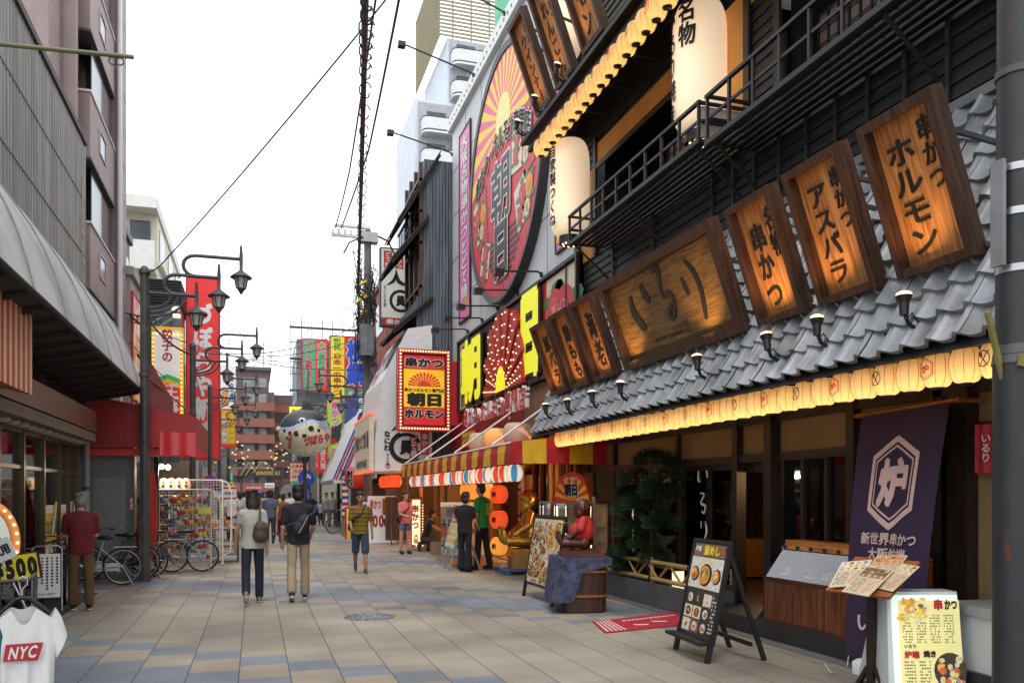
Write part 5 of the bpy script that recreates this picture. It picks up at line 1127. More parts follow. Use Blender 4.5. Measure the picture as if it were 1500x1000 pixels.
mb=MB(); a=A(195,655,Y=Y0+.1); mb.box((q[3].x,Y0+.1,q[3].z-.14),(q[2].x,Y0+.12,q[3].z)); mb.build('valance',M('valance_red',(.6,.03,.03),.5,.1),t,True)
mb=MB()
for y in (17.2,18.6,20.2): mb.beam((-2.95,y,3.3),(q[1].x-.05,y,2.9),.04,.04)
mb.build('frame_bar',IRON,t,True)
t=T('awning_board','dark red slanted board standing on the red awning','sign',(-1.9,18,3.2))
q=[A(px,py,Y=yy) for px,py,yy in ((222,531,17.6),(254,588,20),(254,603,20),(221,596,17.6))]
mb=MB(); mb.add(q+[p-Vector((.06,0,0)) for p in q],[(0,1,2,3),(7,6,5,4),(0,4,5,1),(1,5,6,2),(2,6,7,3),(3,7,4,0)]); mb.build('board',M('board_red',(.22,.03,.035),.6,.2),t,True)
mb=MB()
for i in range(3): mb.beam((-2.0,17.8+i,3.1),(-2.4,17.8+i,3.6),.03,.03)
mb.build('stay',IRON,t,True)
t=T('black_post','thin black square post standing in front of the red awning flap','post',A(229,840,Z=0)); h=A(229,618,Y=t.location.y).z
MB().box((-.045,-.045,0),(.045,.045,h)).build('post',BLACK,t); MB().box((-.06,-.06,h-.02),(.06,.06,h+.02)).build('cap',BLACK,t)
t=T('folded_parasol','folded dark red parasol leaning beside the lamp post','parasol',(-2.05,17.0,0)); mb=MB(); mb.lathe([(.03,.35),(.16,.45),(.2,.9),(.13,1.7),(.03,2.1)],9,X=Matrix.Rotation(.08,4,'Y')); mb.build('canopy',AR,t); MB().cyl((0,0,0),(.17,0,2.2),.02).build('pole',IRON,t)
# souvenir stall body
t=T('souvenir_shop','low souvenir shop behind the wire racks under the red awning','shop',(-3,20,0))
mb=MB(); mb.box((-3.6,21.5,0),(-1.55,21.6,2.4)); mb.box((-3.6,17.5,0),(-3.5,25.9,5.0)); mb.box((-3.5,17.51,2.76),(-2.0,25.9,2.86)); mb.build('wall',M('stall_wall',(.2,.15,.12),.8,.4,scale=3),t,True)
mb=MB()
for z in (.5,1.0,1.5): mb.box((-2.9,21.1,z),(-1.6,21.49,z+.04))
mb.build('shelf',TW,t,True)
# tile clad apartment building
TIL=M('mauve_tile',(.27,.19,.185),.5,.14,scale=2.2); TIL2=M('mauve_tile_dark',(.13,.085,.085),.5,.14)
t=T('tile_building','mauve brown tile clad building with recessed balconies above the grey hall','building',(-5,21,0)); Y0=21.
x1=A(132,200,Y=Y0).x; x0=A(103,200,Y=Y0).x
mb=MB(); mb.box((-12,19,0),(x0-.02,26,18)); mb.box((x0-.02,24.6,0),(x1+.05,26.2,18)); mb.build('wall',TIL,t,True)
mb=MB(); mb.cyl((x0+.02,20.4,5),(x0+.02,20.4,18),.25,n=12); mb.build('column',TIL,t,True)
zt=[A(132,135,Y=Y0).z,A(132,327,Y=Y0).z,A(132,-52,Y=Y0).z]; hgt=1.5
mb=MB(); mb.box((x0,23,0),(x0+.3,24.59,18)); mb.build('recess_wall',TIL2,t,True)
for k,z in enumerate(zt):
    b=MB().box((x0-.01,Y0,z-hgt),(x1,24.4,z)).build('balcony_parapet',TIL,t,True)
    MB().box((x0-.03,Y0-.03,z),(x1+.03,24.42,z+.05)).build('coping',M('coping_white',(.6,.6,.6),.5,.1),t,True)
    mb=MB(); frame(mb,.9,.6,.04,-.02,.03); Xm=Matrix.Translation((x1+.01,22.6,z-.95))@Matrix.Rotation(pi/2,4,'Z'); mb.v=[tuple(Xm@Vector(v)) for v in mb.v]; mb.build('vent_frame',M('frame_pale',(.5,.45,.45),.5),t,True)
    MB().box((x1+.001,22.2,z-.93),(x1+.008,23.0,z-.37)).build('vent_grille',WIN,t,True)
    MB().box((x0+.31,21.6,z),(x0+.34,22.9,z+1.7)).build('window',WIN,t,True)
    MB().box((x0-.01,Y0-.02,z-hgt-.06),(x1+.02,24.4,z-hgt)).build('soffit',DGREY,t,True)
mb=MB()
for z in range(2,18): mb.box((x1+.045,24.7,z),(x1+.055,26.2,z+.015)); mb.box((x0-.03,19,z),(x0-.018,20.1,z+.015))
mb.build('tile_joint',TIL2,t,True)
MB().cyl((x1+.12,24.5,3),(x1+.12,24.5,17),.07).build('downpipe',M('pipe_white',(.62,.62,.63),.4,.05),t,True)
# flagpole-like bar at upper left
t=T('awning_pole','olive metal pole with two rings jutting over the street at upper left','pole',A(-20,63,Y=7)); p=A(196,84,Y=7)-t.location
MB().cyl((0,0,0),p,.018,n=8).build('pole',M('pole_olive',(.13,.12,.05),.4,.2),t)
for f in (.85,.9):
    mb=MB(); c=p*f-Vector((0,0,.045)); mb.tube([c+Vector((.028*cos(a*.628),0,.028*sin(a*.628))) for a in range(11)],.006,5,cap=False); mb.build('ring',IRON,t)
# farther left buildings
t=block('concrete_building','plain grey concrete building edge carrying the colourful vertical billboard','building',-9,-3.5,26.3,29,A(175,402,Y=26.3).z,CONC,WIN,3,faces='',first=9)
t=T('billboard','tall colourful billboard of purple and orange pictures on the concrete building','billboard',(-3.44,27.6,3.0),pi/2); hh=A(182,412,X=-3.5).z-3.0
pic=bpy.data.materials.new('billboard_print'); pic.use_nodes=True; nt=pic.node_tree; b=nt.nodes['Principled BSDF']; tc=nt.nodes.new('ShaderNodeTexCoord'); vo=nt.nodes.new('ShaderNodeTexVoronoi'); vo.inputs['Scale'].default_value=2.6; cr=nt.nodes.new('ShaderNodeValToRGB'); cr.color_ramp.interpolation='LINEAR'
e=cr.color_ramp.elements
cs=['#8a8fd0','#e8e4f0','#e07038','#f0d060','#d04030','#c8d8f0']
while len(e)<6: e.new(1)
for i,c in enumerate(cs): e[i].position=i/5.; e[i].color=(*srgb(c),1)
sp=nt.nodes.new('ShaderNodeSeparateXYZ'); nt.links.new(tc.outputs['Object'],vo.inputs[0]); nt.links.new(vo.outputs['Color'],sp.inputs[0]); nt.links.new(sp.outputs[0],cr.inputs[0]); nt.links.new(cr.outputs[0],b.inputs['Base Color']); nt.links.new(cr.outputs[0],b.inputs['Emission Color']); b.inputs['Emission Strength'].default_value=.12
MB().box((-1.25,0,0),(1.25,.05,hh)).build('picture',pic,t); frame(MB(),2.56,hh+.06,.06,-.02,.06,z=-.03).build('frame',M('frame_red2',(.5,.03,.04),.5),t)
mb=MB()
for k in range(10): rect(mb,-.4,.9+k*.27,.9-.06*(k%4),1.05+k*.27,y=-.006,mi=k%2)
rect(mb,-1.2,hh*.62,1.2,hh*.66,y=-.006,mi=0); mb.build('printed_rows',[YEL,M('row_orange',(.85,.3,.05),.5)],t)
block('dark_building','dark blue grey building with sloping skyline beside the white balcony building','building',-9,-4.15,26.6,31,A(166,312,X=-4.15).z,M('slate_wall',(.13,.16,.18),.6,.15),WIN,4,faces='w',ny=2,first=3)
t=T('glass_building','dark glass building with black louvre band behind the gyoza sign','building',(-3.6,33,0)); a,b=A(188,405,Y=32),A(266,445,Y=32)
MB().box((a.x-3,32,0),(b.x-.05,38,b.z)).build('glass_wall',M('blue_glass',(.1,.13,.16),.12,.5,scale=1.2),t,True)
mb=MB(); n=9
for k in range(n): z=b.z+(a.z-b.z)*k/n; mb.box((a.x-3,31.9,z),(b.x,38,z+(a.z-b.z)/n*.65))
mb.build('louvre_band',M('black_louvre',(.02,.02,.022),.5,.2),t,True)
for k in range(5): MB().box((a.x+k*.35,31.96,2),(a.x+k*.35+.03,31.995,b.z)).build('mullion',DGREY,t,True)
for k,(px,py) in enumerate(((258,463),(256,452))):
    p=A(px,py,Y=30.6); q=T('floodlight',('lit floodlight on white arm above gyoza sign, lower','lit floodlight on white arm above gyoza sign, upper')[k],'floodlight',p); MB().cyl((0,0,0),(-.8,.9,-.35),.025).build('arm',WHITE,q); MB().box((-.1,-.12,-.05),(.14,.12,.06)).build('head',M('flood_lit',(.9,.85,.7),.4,.05,es=.6),q)
# white balcony building
t=T('white_building','white apartment building with cream balconies above the left signs','building',(-6,44,0)); Y0=42.
a=A(166,288,Y=Y0); b=A(226,292,Y=Y0); c=A(262,410,X=b.x)
WBM=M('white_wall',(.66,.66,.62),.7,.08); 
mb=MB(); mb.box((a.x-6,Y0+1.2,0),(b.x,c.y,b.z-.4)); mb.build('wall',M('cream_wall',(.6,.56,.44),.7,.08),t,True)
MB().box((a.x-6,Y0,b.z-.4),(b.x+.1,c.y+.2,b.z+.15)).build('roof_slab',WBM,t,True)
for k in range(5):
    z=b.z-3.3-3.1*k; MB().box((a.x-6,Y0,z),(b.x-.0,Y0+.12,z+1.35)).build('balcony_front',WBM,t,True); MB().box((a.x-6,Y0+.12,z),(b.x,Y0+1.19,z+.12)).build('balcony_floor',WBM,t,True)
    MB().box((b.x-1.2,Y0+1.15,z+1.0),(b.x-.3,Y0+1.19,z+2.6)).build('window',WIN,t,True)
    for j in range(3): 
        y=Y0+2.2+j*4.2; MB().box((b.x,y,z+.9),(b.x+.03,y+2.2,z+2.5)).build('window',WIN,t,True)
    MB().box((b.x,Y0+1.3,z+.5),(b.x+.25,c.y,z+.72)).build('ledge',WBM,t,True)
# left vertical signs
t=vsign('white gyoza sign with lit orange border, red lettering and coloured chevrons',222,480,268,612,30,SWH,M('lit_orange_frame',(.85,.45,.03),.5,.1,es=.25),[('餃子の',.5,.8,.36,.36,RED,True,.07,None),('王将',.62,.2,.5,.36,WHITE,True,.09,None)],ft=.09,extra=([(0.08,0,.92,.36,0)],[SRED]),to=-3.6)
w=(A(268,500,Y=30)-A(222,500,Y=30)).x; h=A(0,480,Y=30).z-A(0,612,Y=30).z
mb=MB()
for k,mi in enumerate((0,1,2)):
    z=h*.52-k*.16; mb.add([(-w*.42,-.007-.001*k,z-.16),(0,-.007-.001*k,z),(w*.42,-.007-.001*k,z-.16),(w*.42,-.007-.001*k,z-.34),(0,-.007-.001*k,z-.18),(-w*.42,-.007-.001*k,z-.34)],[(0,1,4,5),(1,2,3,4)],mi)
mb.build('chevron',[M('chev_green',(.05,.5,.12),.5,.05,es=.1),M('chev_orange',(.9,.4,.03),.5,.05,es=.1),SRED],t)
bulbs(t,w,h,8,20,M('orange_bulb',(1,.6,.15),.4,.05,es=1.2),.045,.035,-.03)
vsign('huge red vertical sign with white brush style lettering on the left side',272,408,322,672,34,SRED,M('sign_edge_red',(.5,.02,.02),.5),[('づぼらや新館',.5,.47,.6,.78,WHITE,True,.09,None)],d=.6,to=-3.4)
vsign('yellow and red vertical sign reading 24 時間営業 on the left side',323,600,346,655,50,SYE,M('edge_red2',(.6,.05,.03),.5),[('時間営業',.72,.38,.34,.58,YEL,True,.07,BLACK),('24',.72,.83,.42,.16,YEL,False,.08,BLACK),('年中無休',.25,.42,.34,.6,WHITE,True,.07,BLACK)],extra=([(0,0,1,.1,0),(0,.1,1,1,1)],[SRED,M('sign_orange',(.85,.4,.03),.5,.1,es=.12)]),to=-3.2)
vsign('white vertical sign with orange pictures above the yellow 24 時間営業 sign',323,536,345,598,50.2,SWH,None,[('味自慢',.75,.5,.3,.7,M('blue_ink',(.05,.1,.4),.5),True,.05,None)],extra=([(.05,.05,.55,.45,0)],[M('sign_print',(.75,.4,.15),.5,.5,scale=9)]),to=-3.2)
vsign('american flag patterned awning board at the end of the stall',313,711,346,731,26,M('flag_white',(.75,.72,.7),.6,.05),None,[('SOUVENIRS',.5,.45,.8,.26,M('navy',(.02,.04,.2),.5),False,.03,None)],extra=([(0,.0,1,.14,0),(0,.76,1,.9,0),(0,.56,.35,1,1)],[RED,M('navy2',(.02,.04,.2),.5)]),name='flag_board')
for lb,x0,y0,x1,y1,Y,fm,s in (('green vertical sign low on the far left side',337,688,341,706,60,SGRN,'酒'),('small yellow sign low on the far left side',336,706,342,712,58,SYE,'串'),('pink banner low on the far left side near the crowd',335,722,342,740,52,M('banner_pink',(.8,.3,.4),.5),'祭'),('white and red banner low on far left beside white shirts',340,730,346,745,56,SWH,'氷')):
    vsign(lb,x0,y0,x1,y1,Y,fm,None,[(s,.5,.5,.7,.6,RED if fm!=SGRN else WHITE,False,.05,None)],d=.1)
# filler blocks on the left, farther
block('shop_building','pale shop building behind the huge red sign on the left','building',-12,-3.4,38.2,55,7.2,BEI,WIN,2)
block('shop_building','grey shop building far along the left side','building',-12,-3.2,55.5,74,8.5,CONC,WIN,3)
block('shop_building','green grey shop building at the far left end of the street','building',-12,-3.3,74.5,104,8.2,M('greygreen_wall',(.22,.24,.2),.8,.2),WINL,3)
# ---------------- end of the street ----------------
t=T('apartment_block','brown brick apartment block with stacked balconies closing the street','building',(-1,130,0)); Y0=130.
a=A(318,540,Y=Y0); b=A(394,545,Y=Y0); c=A(402,575,Y=Y0)
BR=M('brown_tile',(.12,.075,.07),.8,.2); BRR=M('brick_parapet',(.24,.085,.06),.8,.2)
mb=MB(); mb.box((a.x-6,Y0,0),(b.x,Y0+14,a.z)); mb.box((b.x-.2,Y0+.2,0),(c.x,Y0+14,c.z)); mb.build('wall',BR,t,True)
MB().box((a.x-6.3,Y0-.4,a.z),(b.x+.3,Y0+14,a.z+.5)).build('roof',M('roof_slate',(.08,.08,.09),.7,.2),t,True)
fh=(a.z-3.5)/7
for k in range(7):
    z=a.z-2.6-k*fh
    if k: MB().box((a.x-6,Y0-1.4,z-1.2),(c.x,Y0-1.2,z+.1)).build('balcony_parapet',BRR,t,True); MB().box((a.x-6,Y0-1.2,z-1.2),(c.x,Y0,z-1.1)).build('balcony_floor',BR,t,True)
    for j,(u0,u1) in enumerate(((-.32,-.18),(-.05,.08),(.22,.38),(.5,.72),(.8,.95))):
        X0=a.x+(b.x-a.x)*u0; X1=a.x+(b.x-a.x)*u1
        MB().box((X0,Y0-.05,z+.1),(X1,Y0+.02,z+1.5)).build('window',WINL,t,True)
t=T('apartment_block','lower brown building behind the brick apartment block','building',(5,140,0)); a=A(400,578,Y=140); b=A(440,578,Y=140)
MB().box((a.x,140,0),(b.x+6,150,a.z)).build('wall',BR,t,True)
for k in range(6): MB().box((a.x,138.8,a.z-3-3*k),(b.x+6,139,a.z-1.8-3*k)).build('balcony_parapet',BRR,t,True)
t=T('antenna_mast','thin aerials on the roof of the brown block','antenna',(1.2,131,A(390,545,Y=131).z))
mb=MB()
for x,h in ((0,4.5),(1.1,3.2),(-1.4,2.2),(-5,5)): mb.cyl((x,0,0),(x,0,h),.06,n=5); mb.box((x-.5,-.03,h*.8),(x+.5,.03,h*.8+.05)); mb.box((x-.35,-.03,h*.92),(x+.35,.03,h*.92+.05))
mb.build('mast',IRON,t)
# gateway sign
t=T('gateway_sign','dark gateway arch with golden triangle emblem and golden lettering','sign',(1,112,0)); Y0=112.
a=A(348,698,Y=Y0); b=A(416,677,Y=Y0)
mb=MB(); mb.box((a.x,Y0,a.z),(b.x,Y0+1,b.z-.9)); mb.build('board',M('gate_dark',(.05,.05,.055),.5,.2),t,True)
GOLD=M('gold_trim',(.55,.42,.12),.4,.15,metal=.4)
cx=(a.x+b.x)/2; mb=MB()
for x0_,z0_,x1_,z1_ in ((-2.2,a.z+.2,-1.2,b.z),(-1.2,b.z,-.1,a.z+.2),(.3,b.z+.05,-.7,a.z+.5),(-.1,b.z,1.0,b.z),(1.0,b.z,1.9,a.z+.7),(-1.6,a.z+.2,-1.1,a.z+1.)):
    mb.beam((cx-.3+x0_,Y0-.1,z0_),(cx-.3+x1_,Y0-.1,z1_),.2,.1)
mb.build('emblem',GOLD,t,True); facetext(t,'SINSEKAI',cx+.9,a.z+.5,2.9,.55,GOLD,Y0-.12,bold=.05,shear=.2)
MB().box((a.x+.3,Y0+.2,0),(a.x+.6,Y0+.6,a.z+.5)).build('gate_post',IRON,t,True); MB().box((b.x-.6,Y0+.2,0),(b.x-.3,Y0+.6,a.z+.5)).build('gate_post',IRON,t,True)
# ================= STREET LAMPS, POLES, WIRES =================
LGL=M('lamp_glass',(.5,.49,.46),.3,.1)
def street_lamp(label,x,y,sg,grp='ornate street lamps with three hanging lanterns',n=10):
    t=T('street_lamp',label,'street lamp',(x,y,0),0,grp)
    mb=MB(); mb.cyl((0,0,0),(0,0,.9),.11,.1,n); mb.cyl((0,0,.9),(0,0,5.7),.085,.08,n); mb.lathe([(.1,5.7),(.1,5.76),(.05,5.84),(0,5.86)],n); mb.cyl((0,0,3.8),(0,0,3.86),.1,n=n); mb.build('post',IRON,t)
    a=MB()
    def up(x0,z0,x1,z1):
        r=(z1-z0)/2; return [(sg*x0,0,z0)]+[(sg*(x0-.12-r*1.1*sin(pi*k/8)),0,z0+r-r*cos(pi*k/8)) for k in range(9)]+[(sg*x1,0,z1)]
    a.tube([(0,0,5.36),(sg*.9,0,5.36)],.035,7); a.build('arm',IRON,t)
    a=MB(); a.tube(up(.66,5.36,1.3,5.73),.035,7); a.build('arm',IRON,t)
    a=MB(); a.tube(up(1.0,5.73,1.7,6.12),.035,7); a.build('arm',IRON,t)
    for k in range(3):
        a=MB(); a.tube([(sg*(.06+(.4+.13*k)*sin(pi/2*j/6)),0,5.36-(.28+.08*k)*cos(pi/2*j/6)) for j in range(7)],.025,6); a.build('brace',IRON,t)
    for dx,z in ((.9,5.36),(1.3,5.73),(1.7,6.12)):
        X=Matrix.Translation((sg*dx,0,z-.36))
        L=MB(); L.lathe([(.02,.62),(.035,.4),(.03,.16),(.05,.13),(.2,.02),(.205,0),(.13,.0)],12,X=X); L.lathe([(.0,-.32),(.02,-.3),(.07,-.22),(.09,-.2)],12,X=X)
        for j in range(6): b=j*pi/3; L.cyl(X@Vector((.125*cos(b),.125*sin(b),0)),X@Vector((.085*cos(b),.085*sin(b),-.21)),.01,n=4)
        o=L.build('lantern_head',IRON,t)
        MB().lathe([(.12,-.005),(.08,-.2)],12,X=X).build('glass',LGL,o)
    return t
s0=street_lamp('ornate dark street lamp with three lanterns, nearest, beside the red awning',-1.96,16.55,1)
for i,(x,y,l) in enumerate([(-1.66,24.4,'ornate street lamp with three lanterns, second on the left'),(-1.66,33.5,'ornate street lamp with three lanterns, third on the left'),(-1.7,43,'ornate street lamp with three lanterns, fourth on the left')]): dup(s0,(x,y,0),label=l)
s1=street_lamp('ornate street lamp with three lanterns, nearest on the right side',4.0,31.6,-1)
dup(s1,(4.0,42,0),label='ornate street lamp with three lanterns, farther on the right side'); dup(s1,(4.0,54,0),label='ornate street lamp with three lanterns, farthest on the right side')
t=T('crossbar','thin dark bar joining the first and second lamp posts','bar',(-1.96,16.55,3.83)); MB().cyl((0,0,0),(.3,7.85,0),.018,n=5).build('bar',IRON,t)
YB=M('yellow_globe',(.8,.72,.28),.4,.05,es=.25,ec=(1,.85,.3))
random.seed(5)
for i,(px,lb) in enumerate([(352,'left'),(408,'right')]):
    for k,Y in enumerate((72,84,98)):
        p=A(px,700,Y=Y); s=1 if i==0 else -1; x=p.x-s*(2.2 if k==0 else 1.2)
        t=T('globe_lamp','lamp post with cluster of glowing yellow globes, %s side, %s'%(lb,('nearest','middle','farthest')[k]),'street lamp',(x,Y,0),0,'far lamp posts with clusters of yellow globes')
        MB().cyl((0,0,0),(0,0,6.8),.09,n=6).build('post',IRON,t)
        for j in range(7):
            dx,dz=s*(.3+.42*j)*(1 if j%2 else .7),4.3+.42*((j*3)%7); MB().ell((dx,random.uniform(-.5,.5),dz),(.13,.13,.09),8,6).build('globe',YB,t); MB().cyl((0,0,dz+.1),(dx,0,dz+.1),.03,n=4).build('arm',IRON,t)
# wooden utility pole with transformer
t=T('utility_pole','weathered utility pole with transformer and tangled cables above the white canopy','utility pole',(3.9,30,0)); PB=M('pole_concrete',(.17,.16,.145),.85,.3,scale=3)
MB().cyl((0,0,0),(0,0,11.2),.17,.13,12).build('pole',PB,t)
mb=MB(); mb.cyl((-.1,-.35,6.6),(-.1,-.35,7.7),.24,n=14); 
for k in range(12): mb.box((-.1+.24*cos(k*.52)-.015,-.35+.24*sin(k*.52)-.015,6.7),(-.1+.27*cos(k*.52)+.015,-.35+.27*sin(k*.52)+.015,7.6))
mb.build('transformer',M('transformer_grey',(.2,.21,.23),.5,.15),t)
mb=MB(); mb.box((-1.3,-.06,10.9),(.15,.04,11.0)); mb.box((-1.2,-.06,11.25),(.1,.04,11.33)); mb.build('crossarm',STEEL,t)
mb=MB(); mb.box((-.25,-.25,10.75),(.35,.15,11.1)); mb.build('switch_box',M('box_grey',(.5,.52,.55),.5,.1),t)
for i in range(6):
    x=-1.25+.22*i; MB().lathe([(.03,0),(.05,.05),(.03,.08),(.05,.12),(.02,.2)],8,X=Matrix.Translation((x,0,11.0))).build('insulator',WHITE,t)
random.seed(21)
for c in range(4):
    mb=MB()
    for k in range(5):
        z0=random.uniform(5.5,9.3); a0=random.uniform(0,6); pts=[]
        for j in range(14): pts.append((.3*cos(a0+j*.75)*random.uniform(.7,1.6)-.1,.28*sin(a0+j*.75)*random.uniform(.7,1.3)-.2,z0+.1*j*random.uniform(.3,1.4)*random.choice((1,1,-.4))))
        mb.tube(pts,.014+.006*(k%2),5)
    mb.build('cable_tangle',BLACK if c%2 else DGREY,t)
mb=MB(); mb.tube([(.3,-.2,11.0),(.7,-.3,10.8),(.95,-.3,10.3),(.7,-.2,10.0)],.04,6); mb.tube([(-.2,-.25,10.9),(-.7,-.4,10.6),(-.9,-.4,10.2)],.03,6); mb.build('lead_cable',BLACK,t)
t=T('duct_clamp','yellow spiral guard wrapped on cables above the transformer','cable guard',(3.7,29.7,8.2)); mb=MB(); mb.tube([(.16*cos(k*.8)-.05,.16*sin(k*.8),.07*k) for k in range(16)],.05,6); mb.build('spiral',YEL,t)
# near pole at the right edge
t=T('utility_pole','thick dark steel pole with worn red paint at the right frame edge','utility pole',(4.68,4.06,0))
NP=bpy.data.materials.new('worn_steel'); NP.use_nodes=True; nt=NP.node_tree; b=nt.nodes['Principled BSDF']; tc=nt.nodes.new('ShaderNodeTexCoord'); mp=nt.nodes.new('ShaderNodeMapping'); mp.inputs['Scale'].default_value=(7,7,1.6); nz=nt.nodes.new('ShaderNodeTexNoise'); nz.inputs['Scale'].default_value=1.6; nz.inputs['Detail'].default_value=9; cr=nt.nodes.new('ShaderNodeValToRGB'); e=cr.color_ramp.elements
e[0].position=.0; e[0].color=(.01,.011,.013,1); e[1].position=.67; e[1].color=(.019,.02,.023,1)
for p,c in ((.45,(.015,.016,.018,1)),(.7,(.12,.012,.01,1)),(.74,(.025,.026,.03,1))): q=e.new(p); q.color=c
nt.links.new(tc.outputs['Object'],mp.inputs[0]); nt.links.new(mp.outputs[0],nz.inputs[0]); nt.links.new(nz.outputs['Fac'],cr.inputs[0]); nt.links.new(cr.outputs[0],b.inputs['Base Color']); b.inputs['Roughness'].default_value=.55
MB().cyl((0,0,2.5),(.03,0,9),.125,.116,24).build('upper_shaft',NP,t); MB().cyl((0,0,0),(0,0,2.5),.143,.14,24).build('lower_shaft',NP,t)
for z in (3.02,3.38,3.66,4.28): MB().cyl((.005,0,z),(.005,0,z+.045),.131,.131,24).build('band',STEEL if z<4 else IRON,t)
MB().beam((-.18,-.02,3.05),(-.18,-.02,3.72),.03,.09).build('conduit_bracket',STEEL,t)
mb=MB(); mb.beam((-.3,-.05,2.75),(-.12,.0,2.35),.02,.05); mb.beam((-.12,-.12,2.45),(.1,-.14,2.4),.02,.08); mb.build('stay_bracket',M('olive_bracket',(.2,.17,.05),.6,.2),t)
mb=MB(); mb.cyl((0,0,2.44),(0,0,2.56),.148,.13,24); mb.build('collar',IRON,t)
def cable(label,pts,r,m=BLACK,sag=0,grp=None,n=14,name='cable'):
    P=[Vector(p) for p in pts]; Q=[]
    for a,b in zip(P,P[1:]):
        for k in range(n): u=k/n; q=a.lerp(b,u); q.z-=sag*4*u*(1-u); Q.append(q)
    Q.append(P[-1]); o=MB().tube(Q,r,5).build(name,m); return tag(o,label,'cable',grp)
GC='overhead cables crossing the sky'
B=[A(535,-60,Y=8),A(533,100,Y=11.5),A(528,300,Y=18.5),A(524,430,Y=28),Vector((3.85,29.8,8.6))]
cable('thick bundled black cable with loops hanging nearly straight down the sky',B,.045,BLACK,.02,GC,6)
random.seed(2); CT=T('cable_ties','small wire loops clipped along the thick bundled cable','cable ties',B[0])
for k in range(26):
    u=k/25*3; i=min(2,int(u)); p=B[i].lerp(B[i+1],u-i); r=.05+.02*random.random(); mb=MB()
    mb.tube([p+Vector((r*1.3*cos(j*.7)+.03,.02*j,r*1.6*sin(j*.7)-.03)) for j in range(10)],.012,4); mb.build('loop',BLACK,CT,True)
cable('thin grey cable from frame top to crossarm, left of the pair',[A(556,-40,Y=13),A(512,250,Y=23),Vector((2.75,30,11.2))],.022,DGREY,.05,GC); cable('thin black cable from frame top to crossarm, right of the pair',[A(592,-40,Y=13),A(540,220,Y=22),Vector((2.95,30,11.2))],.026,BLACK,.05,GC)
for k,(px,py,Y) in enumerate(((550,72,15),(556,68,15))): pass
cable('thin cable slanting from the frame top down to the nearest street lamp',[A(575,-12,Y=10),A(245,378,Y=16),Vector((-1.96,16.5,5.7))],.012,BLACK,.06,GC)
far=[((-1.66,24.4,5.6),(3.9,30,8.0)),((-2.4,30,6.6),(3.9,30,7.4)),((-2.0,33,7.2),(3.9,30,6.9)),((-1.66,33.5,5.7),(4.9,48,8.5)),((-1.3,34,8.6),(4.9,60,9.5)),((3.9,30,8.8),(2.9,91,19)),((3.9,30,7.8),(4.0,90,14)),((-3.4,26.4,6.7),(3.9,30,6.2)),((-1.66,24.4,5.2),(-3.0,60,8)),((-3.5,26.2,6.1),(-2.0,36,6.0))]
for k,(a,b) in enumerate(far): cable('thin overhead wire crossing the street between signs and poles',[a,b],.014,(M('wire_teal',(.1,.16,.18),.5,.1),DGREY)[k%2],.5,'thin wires crossing the street')
cable('bundle of wires drooping from the tile building to the lamp post',[(-3.5,26.2,6.9),(-2.9,25.8,6.6),(-1.66,24.4,5.5)],.03,BLACK,.15)
t=T('insulator_bracket','wire bracket with coiled cables on the corner of the concrete building','bracket',A(178,462,Y=26)); mb=MB(); mb.tube([(0,0,.1),(.9,-.2,-.1)],.02,5); 
for k in range(4): mb.tube([(.35+.16*k+.09*cos(j*.7),-.1,-.1+.12*sin(j*.7)) for j in range(10)],.014,4)
mb.build('coil',BLACK,t)
# blowfish lantern
t=T('blowfish_lantern','giant blowfish lantern with black back and spotted cream belly over the street','lantern sign',(2.25,40,4.55))
FB=M('fish_black',(.03,.035,.04),.45,.25); FC=M('fish_cream',(.66,.58,.4),.5,.1,es=.05); FBl=M('fish_blue',(.4,.5,.72),.5,.1)
rx,ry,rz_=1.22,1.2,1.12
def fm(c):
    z=c.z/rz_; w=.2+.13*sin(c.x*3.0+.9)+.06*c.x
    return 0 if z>w+.15 else (1 if z>w else 2)
mb=MB(); mb.ell((0,0,0),(rx,ry,rz_),96,72,mf=fm); mb.build('body',[FB,FBl,FC],t)
mb=MB()
for i in range(1,8):
    a=-pi/2+pi*i/8; pass
for j in range(12):
    b=2*pi*j/12; mb.tube([(rx*1.003*cos(a)*cos(b),ry*1.003*cos(a)*sin(b),rz_*1.003*sin(a)) for a in [-1.4+2.8*k/12 for k in range(13)]],.008,3,cap=False)
mb.build('frame_seams',DGREY,t)
def onfish(px,pz): 
    y=-ry*math.sqrt(max(.02,1-(px/rx)**2-(pz/rz_)**2)); return y
for px,pz,r in ((-.95,.02,.08),(-.72,-.08,.09),(-.45,-.12,.13),(.2,.12,.13),(-.1,-.22,.1),(.55,.05,.08),(-.85,-.3,.07)):
    mb=MB(); disc(mb,px,pz,r,y=onfish(px,pz)-.03,n=14); mb.build('spot',INK,t)
for ex in (-.18,): 
    mb=MB(); y=onfish(ex,.5); mb.ell((ex,y,.5),(.17,.08,.13),14,8); e=mb.build('eye',WHITE,t); MB().ell((ex-.02,y-.06,.5),(.07,.05,.07),10,6).build('pupil',INK,e)
mb=MB(); mb.add([(.55,onfish(.55,.35)-.05,.2),(1.0,onfish(.9,.4)-.35,.25),(.95,onfish(.9,.5)-.3,.55),(.6,onfish(.6,.5)-.05,.5)],[(0,1,2,3)]); mb.add([(.55,onfish(.55,.35)-.01,.2),(1.0,onfish(.9,.4)-.31,.25),(.95,onfish(.9,.5)-.26,.55),(.6,onfish(.6,.5)-.01,.5)],[(3,2,1,0)]); mb.build('side_fin',M('fin_grey',(.2,.22,.25),.5,.2),t)
mb=MB(); mb.prism([(-.3,1.05),(.1,1.45),(.3,1.25),(.45,1.1)],-.04,.04); mb.build('back_fin',FB,t)
mb=MB(); mb.ell((-1.2,-.15,.12),(.14,.2,.15),12,8); mb.build('mouth',M('fish_lip',(.6,.55,.45),.5),t)
